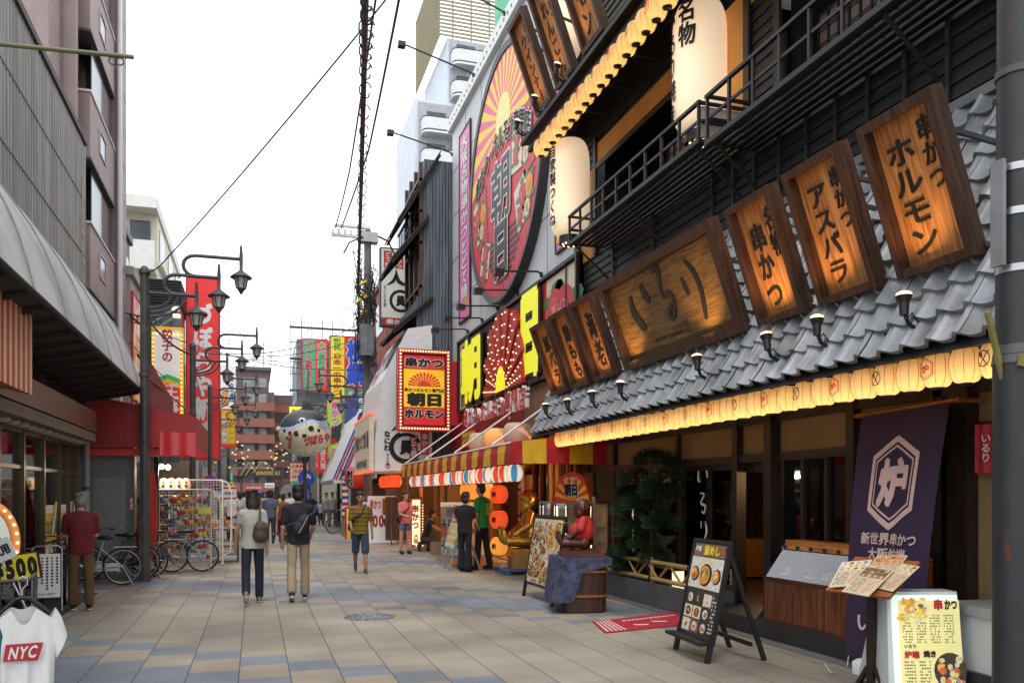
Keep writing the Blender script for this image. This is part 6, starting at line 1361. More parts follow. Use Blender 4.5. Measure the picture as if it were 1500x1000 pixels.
mb=MB(); mb.prism([(1.1,.1),(1.75,.55),(1.65,.05),(1.75,-.45),(1.1,-.1)],-.04,.04); mb.build('tail',FB,t)
wf=lambda a,y,b:(a,onfish(max(-1.15,min(1.15,a)),b)-.035,b)
text(t,'づぼらや',.5,-.36,1.25,.46,M('fish_red',(.6,.03,.05),.5),bold=.06,warp=lambda a,y,b:wf(a,y,b+.22*(a-.5))); text(t,'づぼらや',-.72,-.5,.22,.7,M('fish_red',(.6,.03,.05),.5),vert=True,bold=.06,warp=lambda a,y,b:wf(a,y,b-.3*(a+.6)))
mb=MB(); mb.tube([(0,.1,1.05),(.2,.4,3.0)],.03,5); mb.tube([(.8,.2,.8),(3.2,.4,2.2)],.03,5); mb.tube([(0,.2,-1.1),(0,.3,-4.55)],.09,8); mb.build('support_pole',IRON,t)
# small street furniture, middle distance
t=T('road_sign','round blue no parking sign with red ring beside the racks','road sign',A(308,800,Z=0)); zz=A(308,705,Y=t.location.y).z
mb=MB(); disc(mb,0,zz,.2,y=-.03); mb.build('disc',BLUE,t); mb=MB(); disc(mb,0,zz,.21,y=-.032,hole=.78); brush_poly(mb,[(-.14,zz+.14),(.14,zz-.14)],.05,y=-.033); mb.build('ring',RED,t); MB().cyl((0,0,0),(0,0,zz+.1),.03).build('post',STEEL,t); o=MB(); disc(o,0,zz,.21,y=-.025); o.v=[(a,-.02,b) for a,b0,b in o.v]; o.f=[f[::-1] for f in o.f]; o.build('back',STEEL,t)
t=T('road_sign','round blue sign on a pole below the blowfish lantern','road sign',(3.0,52,0)); zz=A(451,700,Y=52).z
mb=MB(); disc(mb,0,zz,.5,y=-.03); mb.build('disc',BLUE,t); mb=MB(); brush_poly(mb,[(-.2,zz-.2),(.2,zz+.2)],.09,y=-.034); brush_poly(mb,[(.0,zz+.22),(.22,zz+.22),(.22,zz)],.08,y=-.034); mb.build('arrow',WHITE,t); MB().cyl((0,0,0),(0,0,zz+.1),.05).build('post',STEEL,t)
t=T('traffic_mirror','round grey mirror back on a pole among the crowd','mirror',A(425,768,Z=0)); zz=A(425,722,Y=t.location.y).z; mb=MB(); disc(mb,0,zz,.52,y=-.06); mb.lathe([(.52,0),(.4,.12),(0,.16)],18,X=Matrix.Translation((0,-.06,zz))@Matrix.Rotation(-pi/2,4,'X')); mb.build('dish',M('mirror_back',(.3,.3,.3),.5,.1),t); MB().cyl((0,0,0),(0,0,zz),.05).build('post',STEEL,t)
# ---------------- bicycles ----------------
TYRE=M('tyre_rubber',(.02,.02,.02),.7,.2)
def bicycle(label,x,y,rz,fm_,basket=True,grp='bicycles parked in a row beside the stall',childseat=False):
    t=T('bicycle',label,'bicycle',(x,y,0),rz,grp); r=.325
    def circ(cx,cz,rr,n=26): return [(cx+rr*cos(2*pi*k/n),0,cz+rr*sin(2*pi*k/n)) for k in range(n+1)]
    for cx in (-.55,.55):
        w=MB(); w.tube(circ(cx,r+.01,r-.012),.02,6,cap=False); w=w.build('wheel',TYRE,t)
        m=MB(); m.tube(circ(cx,r+.01,r-.035),.011,5,cap=False); m.build('rim',STEEL,w)
        m=MB()
        for k in range(14): a=2*pi*k/14; m.cyl((cx,.015*(-1)**k,r+.01),(cx+(r-.04)*cos(a),0,r+.01+(r-.04)*sin(a)),.0022,n=3,cap=False)
        m.cyl((cx,-.045,r+.01),(cx,.045,r+.01),.022,n=8); m.build('spokes',STEEL,w)
        m=MB(); n=12
        g=[[(cx+(r+.025)*cos(a),yy,r+.01+(r+.025)*sin(a)) for a in [(.25+(2.4)*k/n if cx<0 else .35+2.0*k/n) for k in range(n+1)]] for yy in (-.028,.028)]
        m.sheet(g); m.build('mudguard',fm_,t)
    f=MB(); bb=(-.1,0,.3)
    f.tube([(.42,0,.78),(.3,0,.52),(.1,0,.36),bb],.018,7); f.tube([bb,(-.24,0,.78)],.016,7)
    for s in (-1,1): f.tube([bb,(-.55,.04*s,.335)],.01,6); f.tube([(-.2,0,.66),(-.55,.04*s,.335)],.009,6); f.tube([(.45,.035*s,.66),(.55,.045*s,.335)],.012,6)
    f.tube([(.395,0,.86),(.45,0,.66)],.02,7); f.build('frame',fm_,t)
    s=MB(); s.ell((-.28,0,.85),(.13,.085,.04),12,7); s.ell((-.17,0,.855),(.1,.035,.03),10,6); s.build('saddle',BLACK,t); MB().cyl((-.24,0,.76),(-.26,0,.84),.012).build('seat_post',STEEL,t)
    h=MB(); h.tube([(.395,0,.86),(.385,0,.98)],.014,6); h.tube([(.2,-.28,.98),(.3,-.24,1.0),(.385,0,.99),(.3,.24,1.0),(.2,.28,.98)],.012,6); h.build('handlebar',STEEL,t)
    for sd in (-1,1): MB().cyl((.2,.28*sd,.98),(.1,.29*sd,.97),.018).build('grip',BLACK,t)
    c=MB(); c.lathe([(.09,-.008),(.09,.008)],18,X=Matrix.Translation((-.1,-.05,.3))@Matrix.Rotation(pi/2,4,'X')); c.beam((-.1,-.06,.3),(-.02,-.06,.16),.02,.012); c.beam((-.1,.06,.3),(-.18,.06,.44),.02,.012); c.box((-.06,-.14,.14),(.03,-.05,.16)); c.box((-.22,.05,.43),(-.13,.14,.45)); c.build('crank',STEEL,t)
    MB().box((-.5,-.05,.26),(-.05,-.035,.4)).build('chain_guard',fm_,t)
    k=MB(); k.tube([(-.55,.06,.33),(-.72,.16,.01)],.009,5); k.tube([(-.55,-.06,.33),(-.72,-.16,.01)],.009,5); k.tube([(-.72,-.16,.01),(-.72,.16,.01)],.009,5); k.build('kickstand',STEEL,t)
    rk=MB(); rk.box((-.78,-.07,.68),(-.4,-.06,.69)); rk.box((-.78,.06,.68),(-.4,.07,.69)); [rk.box((-.78+.09*q,-.07,.68),(-.77+.09*q,.07,.69)) for q in range(5)]; rk.tube([(-.7,.06,.68),(-.55,.05,.34)],.006,4); rk.tube([(-.7,-.06,.68),(-.55,-.05,.34)],.006,4); rk.build('carrier',STEEL,t)
    if basket:
        b=MB()
        for q in range(7):
            z=.74+.035*q; w=.14+.006*q; l=.12+.007*q
            b.tube([(.6-l,-w,z),(.6+l,-w,z),(.6+l,w,z),(.6-l,w,z),(.6-l,-w,z)],.005,4,cap=False)
        for q in range(9):
            u=-1+q/4
            for sx in (-1,1): b.cyl((.6+.12*sx,.14*u,.74),(.6+.162*sx,.176*u,.95),.004,n=3); b.cyl((.6+.12*u,.14*sx,.74),(.6+.162*u,.176*sx,.95),.004,n=3)
            b.cyl((.6-.12,.14*u,.74),(.6+.12,.14*u,.74),.004,n=3)
        b.build('basket',DGREY,t)
    if childseat:
        MB().box((-.75,-.17,.72),(-.42,.17,.8)).build('child_seat',BLACK,t); MB().box((-.8,-.17,.72),(-.74,.17,1.25)).build('seat_back',BLACK,t)
    return t
SIL=M('bike_silver',(.5,.5,.52),.3,.1,metal=.8); BKB=M('bike_black',(.03,.03,.035),.35,.2); BKG=M('bike_grey',(.2,.22,.25),.35,.15,metal=.5); BKN=M('bike_navy',(.03,.05,.12),.35,.2)
for px,py,rz,mt,lb,bk in ((180,857,pi+.12,SIL,'silver bicycle with navy saddle, nearest, right behind the man in maroon',False),(208,849,pi-.1,BKB,'black bicycle second in the parked row, partly behind the silver one',True),(220,846,pi+.25,BKG,'grey bicycle third in the parked row beside the lamp post',True),(252,838,pi+.05,BKN,'dark navy bicycle with black basket, fourth in the parked row',True),(297,837,pi-.06,SIL,'silver city bicycle at the right end of the parked row',True)):
    p=A(px,py,Z=0); bicycle(lb,p.x-.55*cos(rz-pi),p.y-.55*sin(rz-pi),rz,mt,bk)
p=A(84,858,Z=0); bicycle('dark bicycle leaning by the glass front behind the white notice board',-2.72,13.9,-pi/2+.15,BKB,True)
p=A(487,781,Z=0); bicycle('black bicycle with child seats standing on the far right side',p.x+.5,p.y,pi+.4,BKB,False,None,True)
# ---------------- souvenir racks ----------------
def rack(label,x0,x1,y,h,z0=.12,curve=True):
    t=T('wire_rack',label,'rack',((x0+x1)/2,y,0)); w=x1-x0
    mb=MB()
    for s in (-1,1): mb.cyl((s*w/2,0,0),(s*w/2,0,h),.018); mb.box((s*w/2-.02,-.25,.02),(s*w/2+.02,.25,.05))
    mb.tube([(-w/2,0,h),(w/2,0,h)],.016); 
    if curve: mb.tube([(w/2,0,.2),(w/2+.18,0,.3),(w/2+.2,0,h-.3),(w/2+.1,0,h-.05),(w/2-.1,0,h)],.018)
    mb.build('rack_frame',M('rack_white',(.7,.68,.62),.4,.08),t)
    g=MB(); k=int(w/.06)
    for i in range(k+1): g.cyl((-w/2+w*i/k,0,z0),(-w/2+w*i/k,0,h),.0035,n=3,cap=False)
    k=int((h-z0)/.06)
    for i in range(k+1): g.cyl((-w/2,0,z0+(h-z0)*i/k),(w/2,0,z0+(h-z0)*i/k),.0035,n=3,cap=False)
    g.build('wire_grid',MATS['rack_white'],t)
    return t
xa,xb=A(233,800,Y=18.9).x,A(309,800,Y=18.9).x
rack('tall white wire grid rack hung with souvenirs behind the bicycles',xa,xb,18.9,1.72)
rack('second white wire rack standing farther back in the stall',xa+.1,xb+.2,20.0,1.95)
GC_=[M('toy_%s'%n,c,.5,.2) for n,c in (('red',(.6,.05,.05)),('pink',(.75,.3,.38)),('white',(.7,.68,.64)),('tan',(.45,.28,.15)),('blue',(.1,.2,.45)),('yellow',(.75,.6,.1)),('brown',(.2,.1,.05)))]
random.seed(9); gp={}
names={'red':'red','pink':'pink','white':'white','tan':'tan','blue':'blue','yellow':'yellow','brown':'brown'}
for i in range(72):
    k=i%7; nm=list(names)[k]; row=i//12; x=xa+.06+(xb-xa-.12)*((i*5)%12)/11; z=.28+.24*row; yb=18.84+(.06 if i%3 else 0)
    if k not in gp:
        o=T('souvenir_doll','small %s hanging souvenir doll on the white wire rack'%nm,'souvenir',(x,yb,z),0,'souvenirs hung on the wire rack'); MB().ell((0,0,0),(.05,.035,.06),8,6).build('body',GC_[k],o); mb=MB(); mb.ell((0,-.005,.075),(.038,.034,.036),8,6); mb.ell((-.03,0,.105),.014,6,4); mb.ell((.03,0,.105),.014,6,4); mb.build('head',GC_[(k+2)%7],o); MB().cyl((0,0,.1),(0,0,.17),.003,n=4).build('cord',INK,o); gp[k]=o
    else: dup(gp[k],(x+random.uniform(-.02,.02),yb,z+random.uniform(-.03,.03)),rz=random.uniform(-.6,.6))
# table and goods
def goods_table(label,px,py,w,d,h,top):
    p=A(px,py,Z=0); t=T('goods_table',label,'table',p)
    mb=MB(); mb.box((-w/2,-d/2,h-.04),(w/2,d/2,h)); mb.build('tabletop',top,t)
    for sx in (-1,1):
        for sy in (-1,1): MB().box((sx*w/2-.02,sy*d/2-.02,0),(sx*w/2+.02,sy*d/2+.02,h-.04)).build('leg',IRON,t)
    MB().box((-w/2,-d/2,.18),(w/2,d/2,.2)).build('shelf',IRON,t)
    return t,p
tb,p=goods_table('small dark trolley table with colourful packets right of the racks',331,822,.55,.7,.8,IRON)
random.seed(4)
for i in range(10):
    o=T('packet',('red packet of sweets','white packet of sweets','blue packet of sweets','yellow packet of sweets','pink packet of sweets')[i%5]+' lying on the trolley table','packet',(p.x-.2+.1*(i%5),p.y-.22+.3*(i//5),.8),random.uniform(-.4,.4),'packets on the trolley table')
    MB().box((-.06,-.09,0),(.06,.09,.05+.02*(i%3))).build('bag',GC_[(0,2,4,5,1)[i%5]],o); MB().box((-.05,-.092,.01),(.05,-.09,.04)).build('print',GC_[(2,0,5,4,2)[i%5]],o)
tb2,p2=goods_table('low red goods table behind the trolley table',322,800,.9,.7,.72,RED)
for i in range(6):
    o=T('gift_box',('red gift box','yellow gift box','white gift box')[i%3]+' on the low red goods table','box',(p2.x-.35+.15*i,p2.y-.1,.72),0,'gift boxes on the red table'); MB().box((-.065,-.12,0),(.065,.12,.1+.06*(i%2))).build('box',GC_[(0,5,2)[i%3]],o); MB().box((-.067,-.03,.0),(.067,.03,.11+.06*(i%2))).build('ribbon',GC_[(5,0,1)[i%3]],o)
t=T('yellow_basket','small yellow plastic basket hooked on the rack','basket',A(300,748,Y=18.7)); mb=MB(); mb.box((-.13,-.08,-.06),(.13,.08,-.05)); 
for s in (-1,1): mb.box((-.13,s*.08-.004,-.06),(.13,s*.08+.004,.07)); mb.box((s*.13-.004,-.08,-.06),(s*.13+.004,.08,.07))
mb.build('tub',M('basket_yellow',(.75,.65,.1),.4,.1),t)
# stall lanterns and bulbs
for i,px in enumerate((240,251,263,273)):
    p=A(px,709,Y=19.6); q=lantern('paper_lantern','small white and orange lettered lantern above the racks, %s'%('first','second','third','fourth')[i]+' from left','' and '' or p,.1,.28,M('stall_lantern',(.75,.5,.35),.6,.1,es=.25),'small lanterns above the racks',rz=0,ribs=7)
    text(q,'大阪',0,0,.07,.16,INK,vert=True,bold=.05,warp=wrap(.103))
for i,(px,py) in enumerate(((237,683),(246,684))):
    p=A(px,py,Y=19.0); q=T('bare_bulb','bright bare bulb shining under the red awning, %s one'%('left','right')[i],'lamp',p); MB().ell((0,0,0),.055,10,8).build('bulb',M('bright_bulb',(1,1,.9),.4,.02,es=12,ec=(1,.93,.75)),q); MB().cyl((0,0,.05),(0,0,.3),.008).build('cord',BLACK,q)
    l=bpy.data.lights.new('bulb_light','POINT'); l.energy=25; l.color=(1,.88,.66); l.shadow_soft_size=.06; o=bpy.data.objects.new('bulb_light',l); COL.objects.link(o); o.parent=q; o.location=(0,0,-.09)
# ---------------- left foreground ----------------
# t-shirt on hanger
def tee(label,loc,rz,m,w=.5,h=.72,printed=None):
    t=T('t_shirt',label,'t-shirt',loc,rz)
    # outline of a hanging tee, front and back with folds
    def sil(u): # half width down the body
        return w/2*(.98+.04*u+.02*sin(u*5))
    g=[];gb=[]
    rows=18;cols=24
    for i in range(rows+1):
        v=i/rows; z=-h*v; row=[];rb=[]
        for j in range(cols+1):
            u=-1+2*j/cols
            hw=sil(v); x=u*hw
            sh=.11*max(0,abs(u)-.28)/.72 if v<.35 else .11*max(0,abs(u)-.28)/.72
            neck=max(0,1-(u/.36)**2); zz=-sh-(z*-1)*(1-sh/h)
            nf=.13*neck**.6*max(0,1-v*1.25)
            fold=.026*sin(u*9+v*2.4)*v+.012*sin(u*17+2-v*3)*v+.008*sin(v*11+u*4)*max(0,v-.5)
            row.append((x,-.05-.03*(1-u*u)-fold,zz-nf)); rb.append((x,.05+fold*.6,zz-.035*neck*max(0,1-v*1.25)))
        g.append(row);gb.append(rb)
    mb=MB(); mb.sheet(g[::-1]); mb.sheet(gb); 
    for side in (0,-1): mb.sheet([[r[side] for r in g],[r[side] for r in gb]])
    for s in (-1,1):
        P=[];k=8
        ring=lambda c,rx,ry,tilt:[(c[0]+s*rx*cos(a)*.45,c[1]+ry*sin(a),c[2]+rx*cos(a)) for a in [2*pi*q/10 for q in range(11)]]
        rings=[ring((s*w*.42,0,-.13),.1,.06,0),ring((s*w*.52,0,-.2),.1,.055,0),ring((s*w*.6,0,-.29),.095,.05,0),ring((s*w*.63,0,-.33),.09,.05,0)]
        mb.sheet(rings)
    mb.build('cloth',m,t)
    hg=MB(); hg.tube([(-w*.43,0,-.07),(-.05,0,.045),(0,0,.055),(.05,0,.045),(w*.43,0,-.07)],.017,7); hg.build('hanger',BLACK,t)
    hk=MB(); hk.tube([(0,0,.05),(0,0,.12),(.03,0,.15),(.03,0,.19),(0,0,.21),(-.03,0,.18)],.005,5); hk.build('hook',STEEL,t)
    if printed: printed(t)
    return t
TEEW=M('tee_white',(.7,.69,.68),.85,.06,scale=4,bump=.05)
def nyc(t):
    mb=MB(); mb.add([(-.13,-.112,-.375),(.085,-.112,-.388),(.12,-.112,-.262),(-.112,-.112,-.257)],[(0,1,2,3)]); mb.build('print_block',M('print_red',(.4,.02,.03),.7,.1),t)
    text(t,'NYC',-.008,-.321,.17,.088,TEEW,y=-.118,bold=.03,shear=.2)
p=A(33,890,Y=6.7); tee('white t-shirt with red NYC print on a black hanger at bottom left',(p.x,p.y,p.z+.02),.33,TEEW,.39,.86,nyc)
p=A(-38,905,Y=6.62); tee('dark blue patterned t-shirt cut off by the left frame edge',(p.x-.06,p.y-.1,p.z),.5,M('tee_navy',(.03,.12,.2),.8,.6,scale=9),.5,.8)
t=T('hanging_rail','low dark garment rail holding the t-shirts at the bottom left corner','rail',(A(36,890,Y=6.7).x-.35,6.72,0)); z=A(36,890,Y=6.7).z+.2
mb=MB(); mb.cyl((-.6,-.3,z),(.36,-.0,z),.012); mb.cyl((-.6,-.3,0),(-.6,-.3,z),.014); mb.cyl((.36,0,z),(.3,.5,z),.012); mb.cyl((.3,.5,0),(.3,.5,z),.014); mb.build('rail',IRON,t)
# ¥500 sign
p=A(25,831,Y=8.6); t=panel('price_sign','yellow price card with black ¥500 tilted upward','sign',(p.x,p.y,p.z-.13),.44,.25,.02,-.25,M('card_yellow',(.85,.68,.02),.6,.06)); t.rotation_euler=(0,R(-9),-.2); text(t,'¥500',0,.125,.4,.19,INK,bold=.07); frame(MB(),.445,.255,.012,-.006,.021).build('edge',INK,t)
mb=MB(); mb.cyl((0,.03,.0),(0.02,.06,-p.z+.13),.012); mb.build('stick',STEEL,t)
p=A(6,812,Y=8.5); t=panel('price_sign','small white card with black lettering behind the yellow price card','sign',(p.x-.05,p.y+.1,p.z-.08),.3,.2,.02,-.2,WHITE); t.rotation_euler=(0,R(-25),-.2); text(t,'大人用',0,.1,.25,.1,INK,bold=.05)
mb=MB(); mb.cyl((0,.03,0),(0,.05,-.7),.01); mb.build('stick',STEEL,t)
# oval lit sign
p=A(29,795,Y=10.4); t=T('oval_sign','oval marquee sign edged with orange bulbs and red lettering','sign',(-2.86,p.y,p.z),.55)
ow,oh=.3,.44
mb=MB(); disc(mb,0,0,ow-.06,oh-.06,y=-.05,n=30); mb.build('face',M('oval_face',(.75,.8,.72),.5,.05,es=.2),t)
mb=MB(); pts=[(ow*cos(a),-.03,oh*sin(a)) for a in [2*pi*k/30 for k in range(31)]]; mb.tube(pts,.05,8,cap=False); mb.build('rim',M('rim_orange',(.85,.3,.08),.4,.1,es=.3),t)
many('bulb',[(ow*cos(2*pi*k/26),-.09,oh*sin(2*pi*k/26)) for k in range(26)],.018,BULB,t)
for s,x,z,w,h in (('マート',-.03,.18,.26,.1),('ボール',.05,.02,.24,.1),('ニュースター',0,-.2,.34,.1)): text(t,s,x,z,w,h,RED,y=-.055,bold=.05)
mb=MB(); mb.box((-.14,0,-.44),(.14,.18,-.4)); mb.cyl((0,.05,-.42),(0,.05,-p.z),.04); disc(mb,0,0,ow,oh,y=.0,n=24); mb.lathe([(.25,-p.z),(.25,-p.z+.04),(0,-p.z+.05)],14,X=Matrix.Translation((0,.05,0))); mb.build('stand',DGREY,t)
# notice A-board
a,b=A(62,868,Z=0),A(86,862,Z=0); t=T('notice_board','white notice board in a metal frame with small black and red columns','notice board',(-2.72,12.6,0),.2)
w,h=.36,.9
mb=MB(); mb.tube([(-w/2,.0,0),(-w/2,.12,h*.95),(-w/2+.05,.125,h),(w/2-.05,.125,h),(w/2,.12,h*.95),(w/2,0,0)],.012,6); mb.tube([(-w/2,.14,h*.9),(-w/2,.4,0)],.01,5); mb.tube([(w/2,.14,h*.9),(w/2,.4,0)],.01,5); mb.build('frame',STEEL,t)
mb=MB(); mb.box((-w/2+.02,0,.2),(w/2-.02,.01,.8)); o=mb.build('panel',WHITE,t); o.rotation_euler.x=-.13
random.seed(8)
for c in range(5):
    mb=MB()
    for r in range(9+c%3):
        x=.12-.06*c; z=.74-.042*r; mb.add([(x-.014,-.003,z-.014),(x+.012,-.003,z-.014),(x+.014,-.003,z+.012),(x-.012,-.003,z+.013)],[(0,1,2,3)],1 if (c in (1,3) and r<4) else 0)
    mb.build('printed_column',[INK,RED],o)
text(o,'ニュースター',0,.25,.22,.035,INK,bold=.04)
t=T('hand_truck','blue flatbed cart with a red handle beside the price card','cart',(-2.75,9.9,0),.3)
MB().box((-.35,-.25,.14),(.35,.25,.2)).build('bed',M('cart_blue',(.02,.14,.4),.5,.15),t); mb=MB(); mb.tube([(-.33,-.2,.2),(-.36,-.2,.8),(-.36,.2,.8),(-.33,.2,.2)],.018,6); mb.build('handle',STEEL,t)
for sx in (-1,1):
    for sy in (-1,1): MB().lathe([(.06,-.02),(.06,.02)],12,X=Matrix.Translation((.27*sx,.2*sy,.065))@Matrix.Rotation(pi/2,4,'X')).build('wheel',TYRE,t)
MB().box((-.2,-.15,.2),(.1,.15,.55)).build('blue_crate',BLUE,t)
# ================= RIGHT FOREGROUND OBJECTS =================
FOOD=[M('food_%s'%n,c,.6,.35,scale=30) for n,c in (('orange',(.75,.3,.05)),('red',(.55,.08,.04)),('brown',(.25,.12,.05)),('green',(.12,.3,.06)),('cream',(.75,.62,.4)),('plate',(.7,.68,.64)),('dark',(.03,.025,.022)),('yellow',(.8,.6,.1)))]
def dish(mb,x,z,r,y,seed,bowl=5):
    rr=random.Random(seed); disc(mb,x,z,r,r*.85,y=y,mi=bowl,n=14)
    for k in range(7):
        a=rr.uniform(0,6.28); d=rr.uniform(0,.55)*r; disc(mb,x+d*cos(a),z+d*sin(a)*.85,r*rr.uniform(.22,.45),r*rr.uniform(.18,.36),y=y-.0008*(k+1),mi=rr.choice((0,0,1,2,3,7,4)),n=8)
def grid_dishes(mb,x0,z0,x1,z1,nx,nz,y,seed=0,bg=6):
    rr=random.Random(seed)
    for i in range(nx):
        for j in range(nz):
            a0=x0+(x1-x0)*i/nx;a1=x0+(x1-x0)*(i+1)/nx;b0=z0+(z1-z0)*j/nz;b1=z0+(z1-z0)*(j+1)/nz; m=.04*(a1-a0)
            rect(mb,a0+m,b0+m,a1-m,b1-m,y=y,mi=rr.choice((bg,4,2)) if bg==6 else bg); dish(mb,(a0+a1)/2,(b0+b1)/2,min(a1-a0,(b1-b0))*.4,y-.001,seed+i*17+j*5,rr.choice((5,5,6)))
def rows_of_marks(mb,x0,z0,x1,z1,n,y,mi=6,seed=1,fill=.6,cols=12):
    rr=random.Random(seed); dz=(z1-z0)/n
    for i in range(n):
        z=z1-dz*(i+.5)
        for k in range(cols):
            if rr.random()<.75: a=x0+(x1-x0)*k/cols; rect(mb,a,z-dz*.25,a+(x1-x0)/cols*fill,z+dz*.25,y=y,mi=mi)
# A-board with food photographs
def aboard(label,gl,gr,h,lean,fill,fm=BLACK,legs=True,zb=.18):
    gl,gr=Vector(gl),Vector(gr); d=gr-gl; w=d.length
    t=T('menu_board',label,'menu board',((gl.x+gr.x)/2,(gl.y+gr.y)/2,0),math.atan2(d.y,d.x))
    face=MB(); face.box((-w/2+.02,.0,zb),(w/2-.02,.02,h-.02)); f=face.build('panel',fm,t); f.rotation_euler.x=-lean
    mb=MB(); m2=MB(); frame(m2,w,h-zb+.02,.035,-.012,.03,z=zb-.01); o=m2.build('frame',fm,t); o.rotation_euler.x=-lean
    if legs:
        for s in (-1,1):
            q=MB(); q.beam((s*(w/2-.03),0,0),(s*(w/2-.03),tan_(lean)*zb*1.5,zb*1.5),.045,.045); q.build('leg',fm,t)
            q=MB(); q.beam((s*(w/2-.04),math.sin(lean)*h*.95,h*.93),(s*(w/2-.04),math.sin(lean)*h+h*.32,0),.04,.04); q.build('rear_leg',fm,t)
        q=MB(); q.beam((-(w/2-.04),math.sin(lean)*h*.5+h*.3,.16),((w/2-.04),math.sin(lean)*h*.5+h*.3,.16),.03,.04); q.build('stretcher',fm,t)
    fill(f,w,h,zb); return t
def tan_(a): return math.tan(a)
def fillA(f,w,h,zb):
    mb=MB(); rect(mb,-w/2+.04,zb+.03,w/2-.04,h-.05,y=-.003,mi=4)
    rr=random.Random(3); z1=h-.08; 
    for i in range(80): x=rr.uniform(-w/2+.09,.06); z=rr.uniform(zb+.3,z1-.03); dish(mb,x,z,rr.uniform(.035,.06),-.005-.0002*i,i,rr.choice((5,6,1)))
    for i in range(20): x=rr.uniform(.06,w/2-.09); z=rr.uniform(h*.66,z1-.04); dish(mb,x,z,rr.uniform(.05,.08),-.005-.0002*i,60+i,0)
    for i in range(34): x=rr.uniform(-w/2+.1,w/2-.1); z=rr.uniform(zb+.13,zb+.3); dish(mb,x,z,rr.uniform(.05,.07),-.012-.0002*i,90+i,rr.choice((6,2,0)))
    rows_of_marks(mb,-w/2+.06,zb+.04,w/2-.06,zb+.1,1,-.02,6,cols=16); rows_of_marks(mb,.12,h*.5,w/2-.08,h*.62,4,-.006,2,cols=9)
    mb.build('food_print',FOOD,f)
aboard('tall black framed menu board with many food photographs beside the brown statue',A(766,872,Z=0),A(809,888,Z=0),1.3,.16,fillA,zb=.22)
def fillB(f,w,h,zb):
    mb=MB(); rect(mb,-w/2+.03,zb+.02,w/2-.03,h-.03,y=-.002,mi=6); rect(mb,-w/2+.04,h*.86,w/2-.04,h-.04,y=-.003,mi=2)
    for k,(u,r) in enumerate(((-.3,.1),(0,.15),(.3,.1))): rect(mb,w*(u-.15),h*.58,w*(u+.15),h*.85,y=-.0035,mi=4 if k==1 else 5); dish(mb,w*u,h*.7,r*.9,-.005,k+5,6); dish(mb,w*u,h*.7,r*.75,-.015,k+25,0)
    grid_dishes(mb,-w*.42,zb+.05,w*.3,h*.55,3,3,-.004,7); rows_of_marks(mb,w*.32,zb+.08,w*.44,h*.54,10,-.004,5,cols=3)
    mb.build('food_print',FOOD,f); text(f,'釜めし',.05,h*.915,.34,.1,YEL,y=-.006,bold=.05); text(f,'炉端',-.25,h*.92,.12,.06,WHITE,y=-.006,bold=.03)
t=aboard('black wooden easel board reading 釜めし with rice bowl photographs',A(988,950,Z=0),A(1038,972,Z=0),1.17,.2,fillB,SOOT)
MB().box((-.4,-.1,.17),(.4,.0,.2)).build('ledge',SOOT,t)
# red framed menu board by the gold statue
def fillC(f,w,h,zb):
    mb=MB(); rect(mb,-w/2+.04,zb+.03,w/2-.04,h-.05,y=-.003,mi=1); grid_dishes(mb,-w/2+.06,zb+.3,w/2-.06,h-.12,3,5,-.004,3); rect(mb,-w/2+.06,zb+.05,w/2-.06,zb+.27,y=-.004,mi=7); rows_of_marks(mb,-w/2+.08,zb+.08,w/2-.08,zb+.24,3,-.006,1); mb.build('food_print',FOOD,f)
aboard('red framed menu board leaning between the gold statue and the display cases',A(766,826,Z=0),A(798,838,Z=0),1.75,.18,fillC,RED)
# small easel by the staff
def fillD(f,w,h,zb):
    mb=MB(); rect(mb,-w/2+.03,zb+.02,w/2-.03,h-.03,y=-.002,mi=5); grid_dishes(mb,-w/2+.05,zb+.1,w/2-.05,h-.2,3,3,-.004,9,bg=7); rect(mb,-w/2+.04,h-.18,w/2-.04,h-.05,y=-.004,mi=1); mb.build('food_print',FOOD,f); text(f,'食べ放題',0,h-.115,w*.7,.09,WHITE,y=-.006,bold=.05)
t=aboard('grey metal easel menu with yellow and red print in front of the staff',A(644,828,Z=0),A(658,836,Z=0),1.2,.25,fillD,M('easel_grey',(.3,.3,.31),.4,.1,metal=.5),zb=.45)
for s in (-1,1): MB().beam((s*.13,0,0),(s*.13,.12,.5),.03,.03).build('front_leg',STEEL,t)
# lit menu box sign
t=T('lit_menu_sign','glowing menu box sign on tapered grey base at the bottom right','sign',(5.06,5.18,0),R(-17)); h=.83; w=.56
mb=MB(); mb.add([(-w/2-.03,.0,0),(w/2+.03,.0,0),(w/2,.1,h),(-w/2,.1,h),(-w/2-.06,.52,0),(w/2+.06,.52,0),(w/2,.3,h),(-w/2,.3,h)],[(0,1,2,3),(1,5,6,2),(5,4,7,6),(4,0,3,7),(3,2,6,7)]); mb.build('casing',M('casing_grey',(.55,.56,.57),.35,.15,scale=3),t)
p=MB(); p.box((-w/2+.02,-.03,.03),(w/2-.02,.0,h-.02)); p=p.build('lit_panel',M('lit_panel_white',(.85,1,.9),.5,.02,es=.4),t); p.rotation_euler.x=-.117; p.location=(0,-.005,0)
mb=MB(); PY=M('menu_paper',(.8,.72,.3),.5,.06,es=.3); MF=[M('menufood_%d'%i,c,.5,.4,scale=25,es=.2) for i,c in enumerate(((.8,.4,.05),(.6,.12,.04),(.3,.13,.03),(.2,.4,.06),(.8,.6,.3),(.7,.7,.65),(.05,.03,.02),(.9,.65,.1)))]+[PY]
rect(mb,-w/2+.06,.03,w/2-.01,h-.06,y=-.034,mi=8)
rr=random.Random(12)
for i in range(26): disc(mb,rr.uniform(-.2,-.02),rr.uniform(.62,.78),rr.uniform(.015,.045),rr.uniform(.012,.03),y=-.036-.0002*i,mi=rr.choice((0,0,7,4,2,1)),n=9)
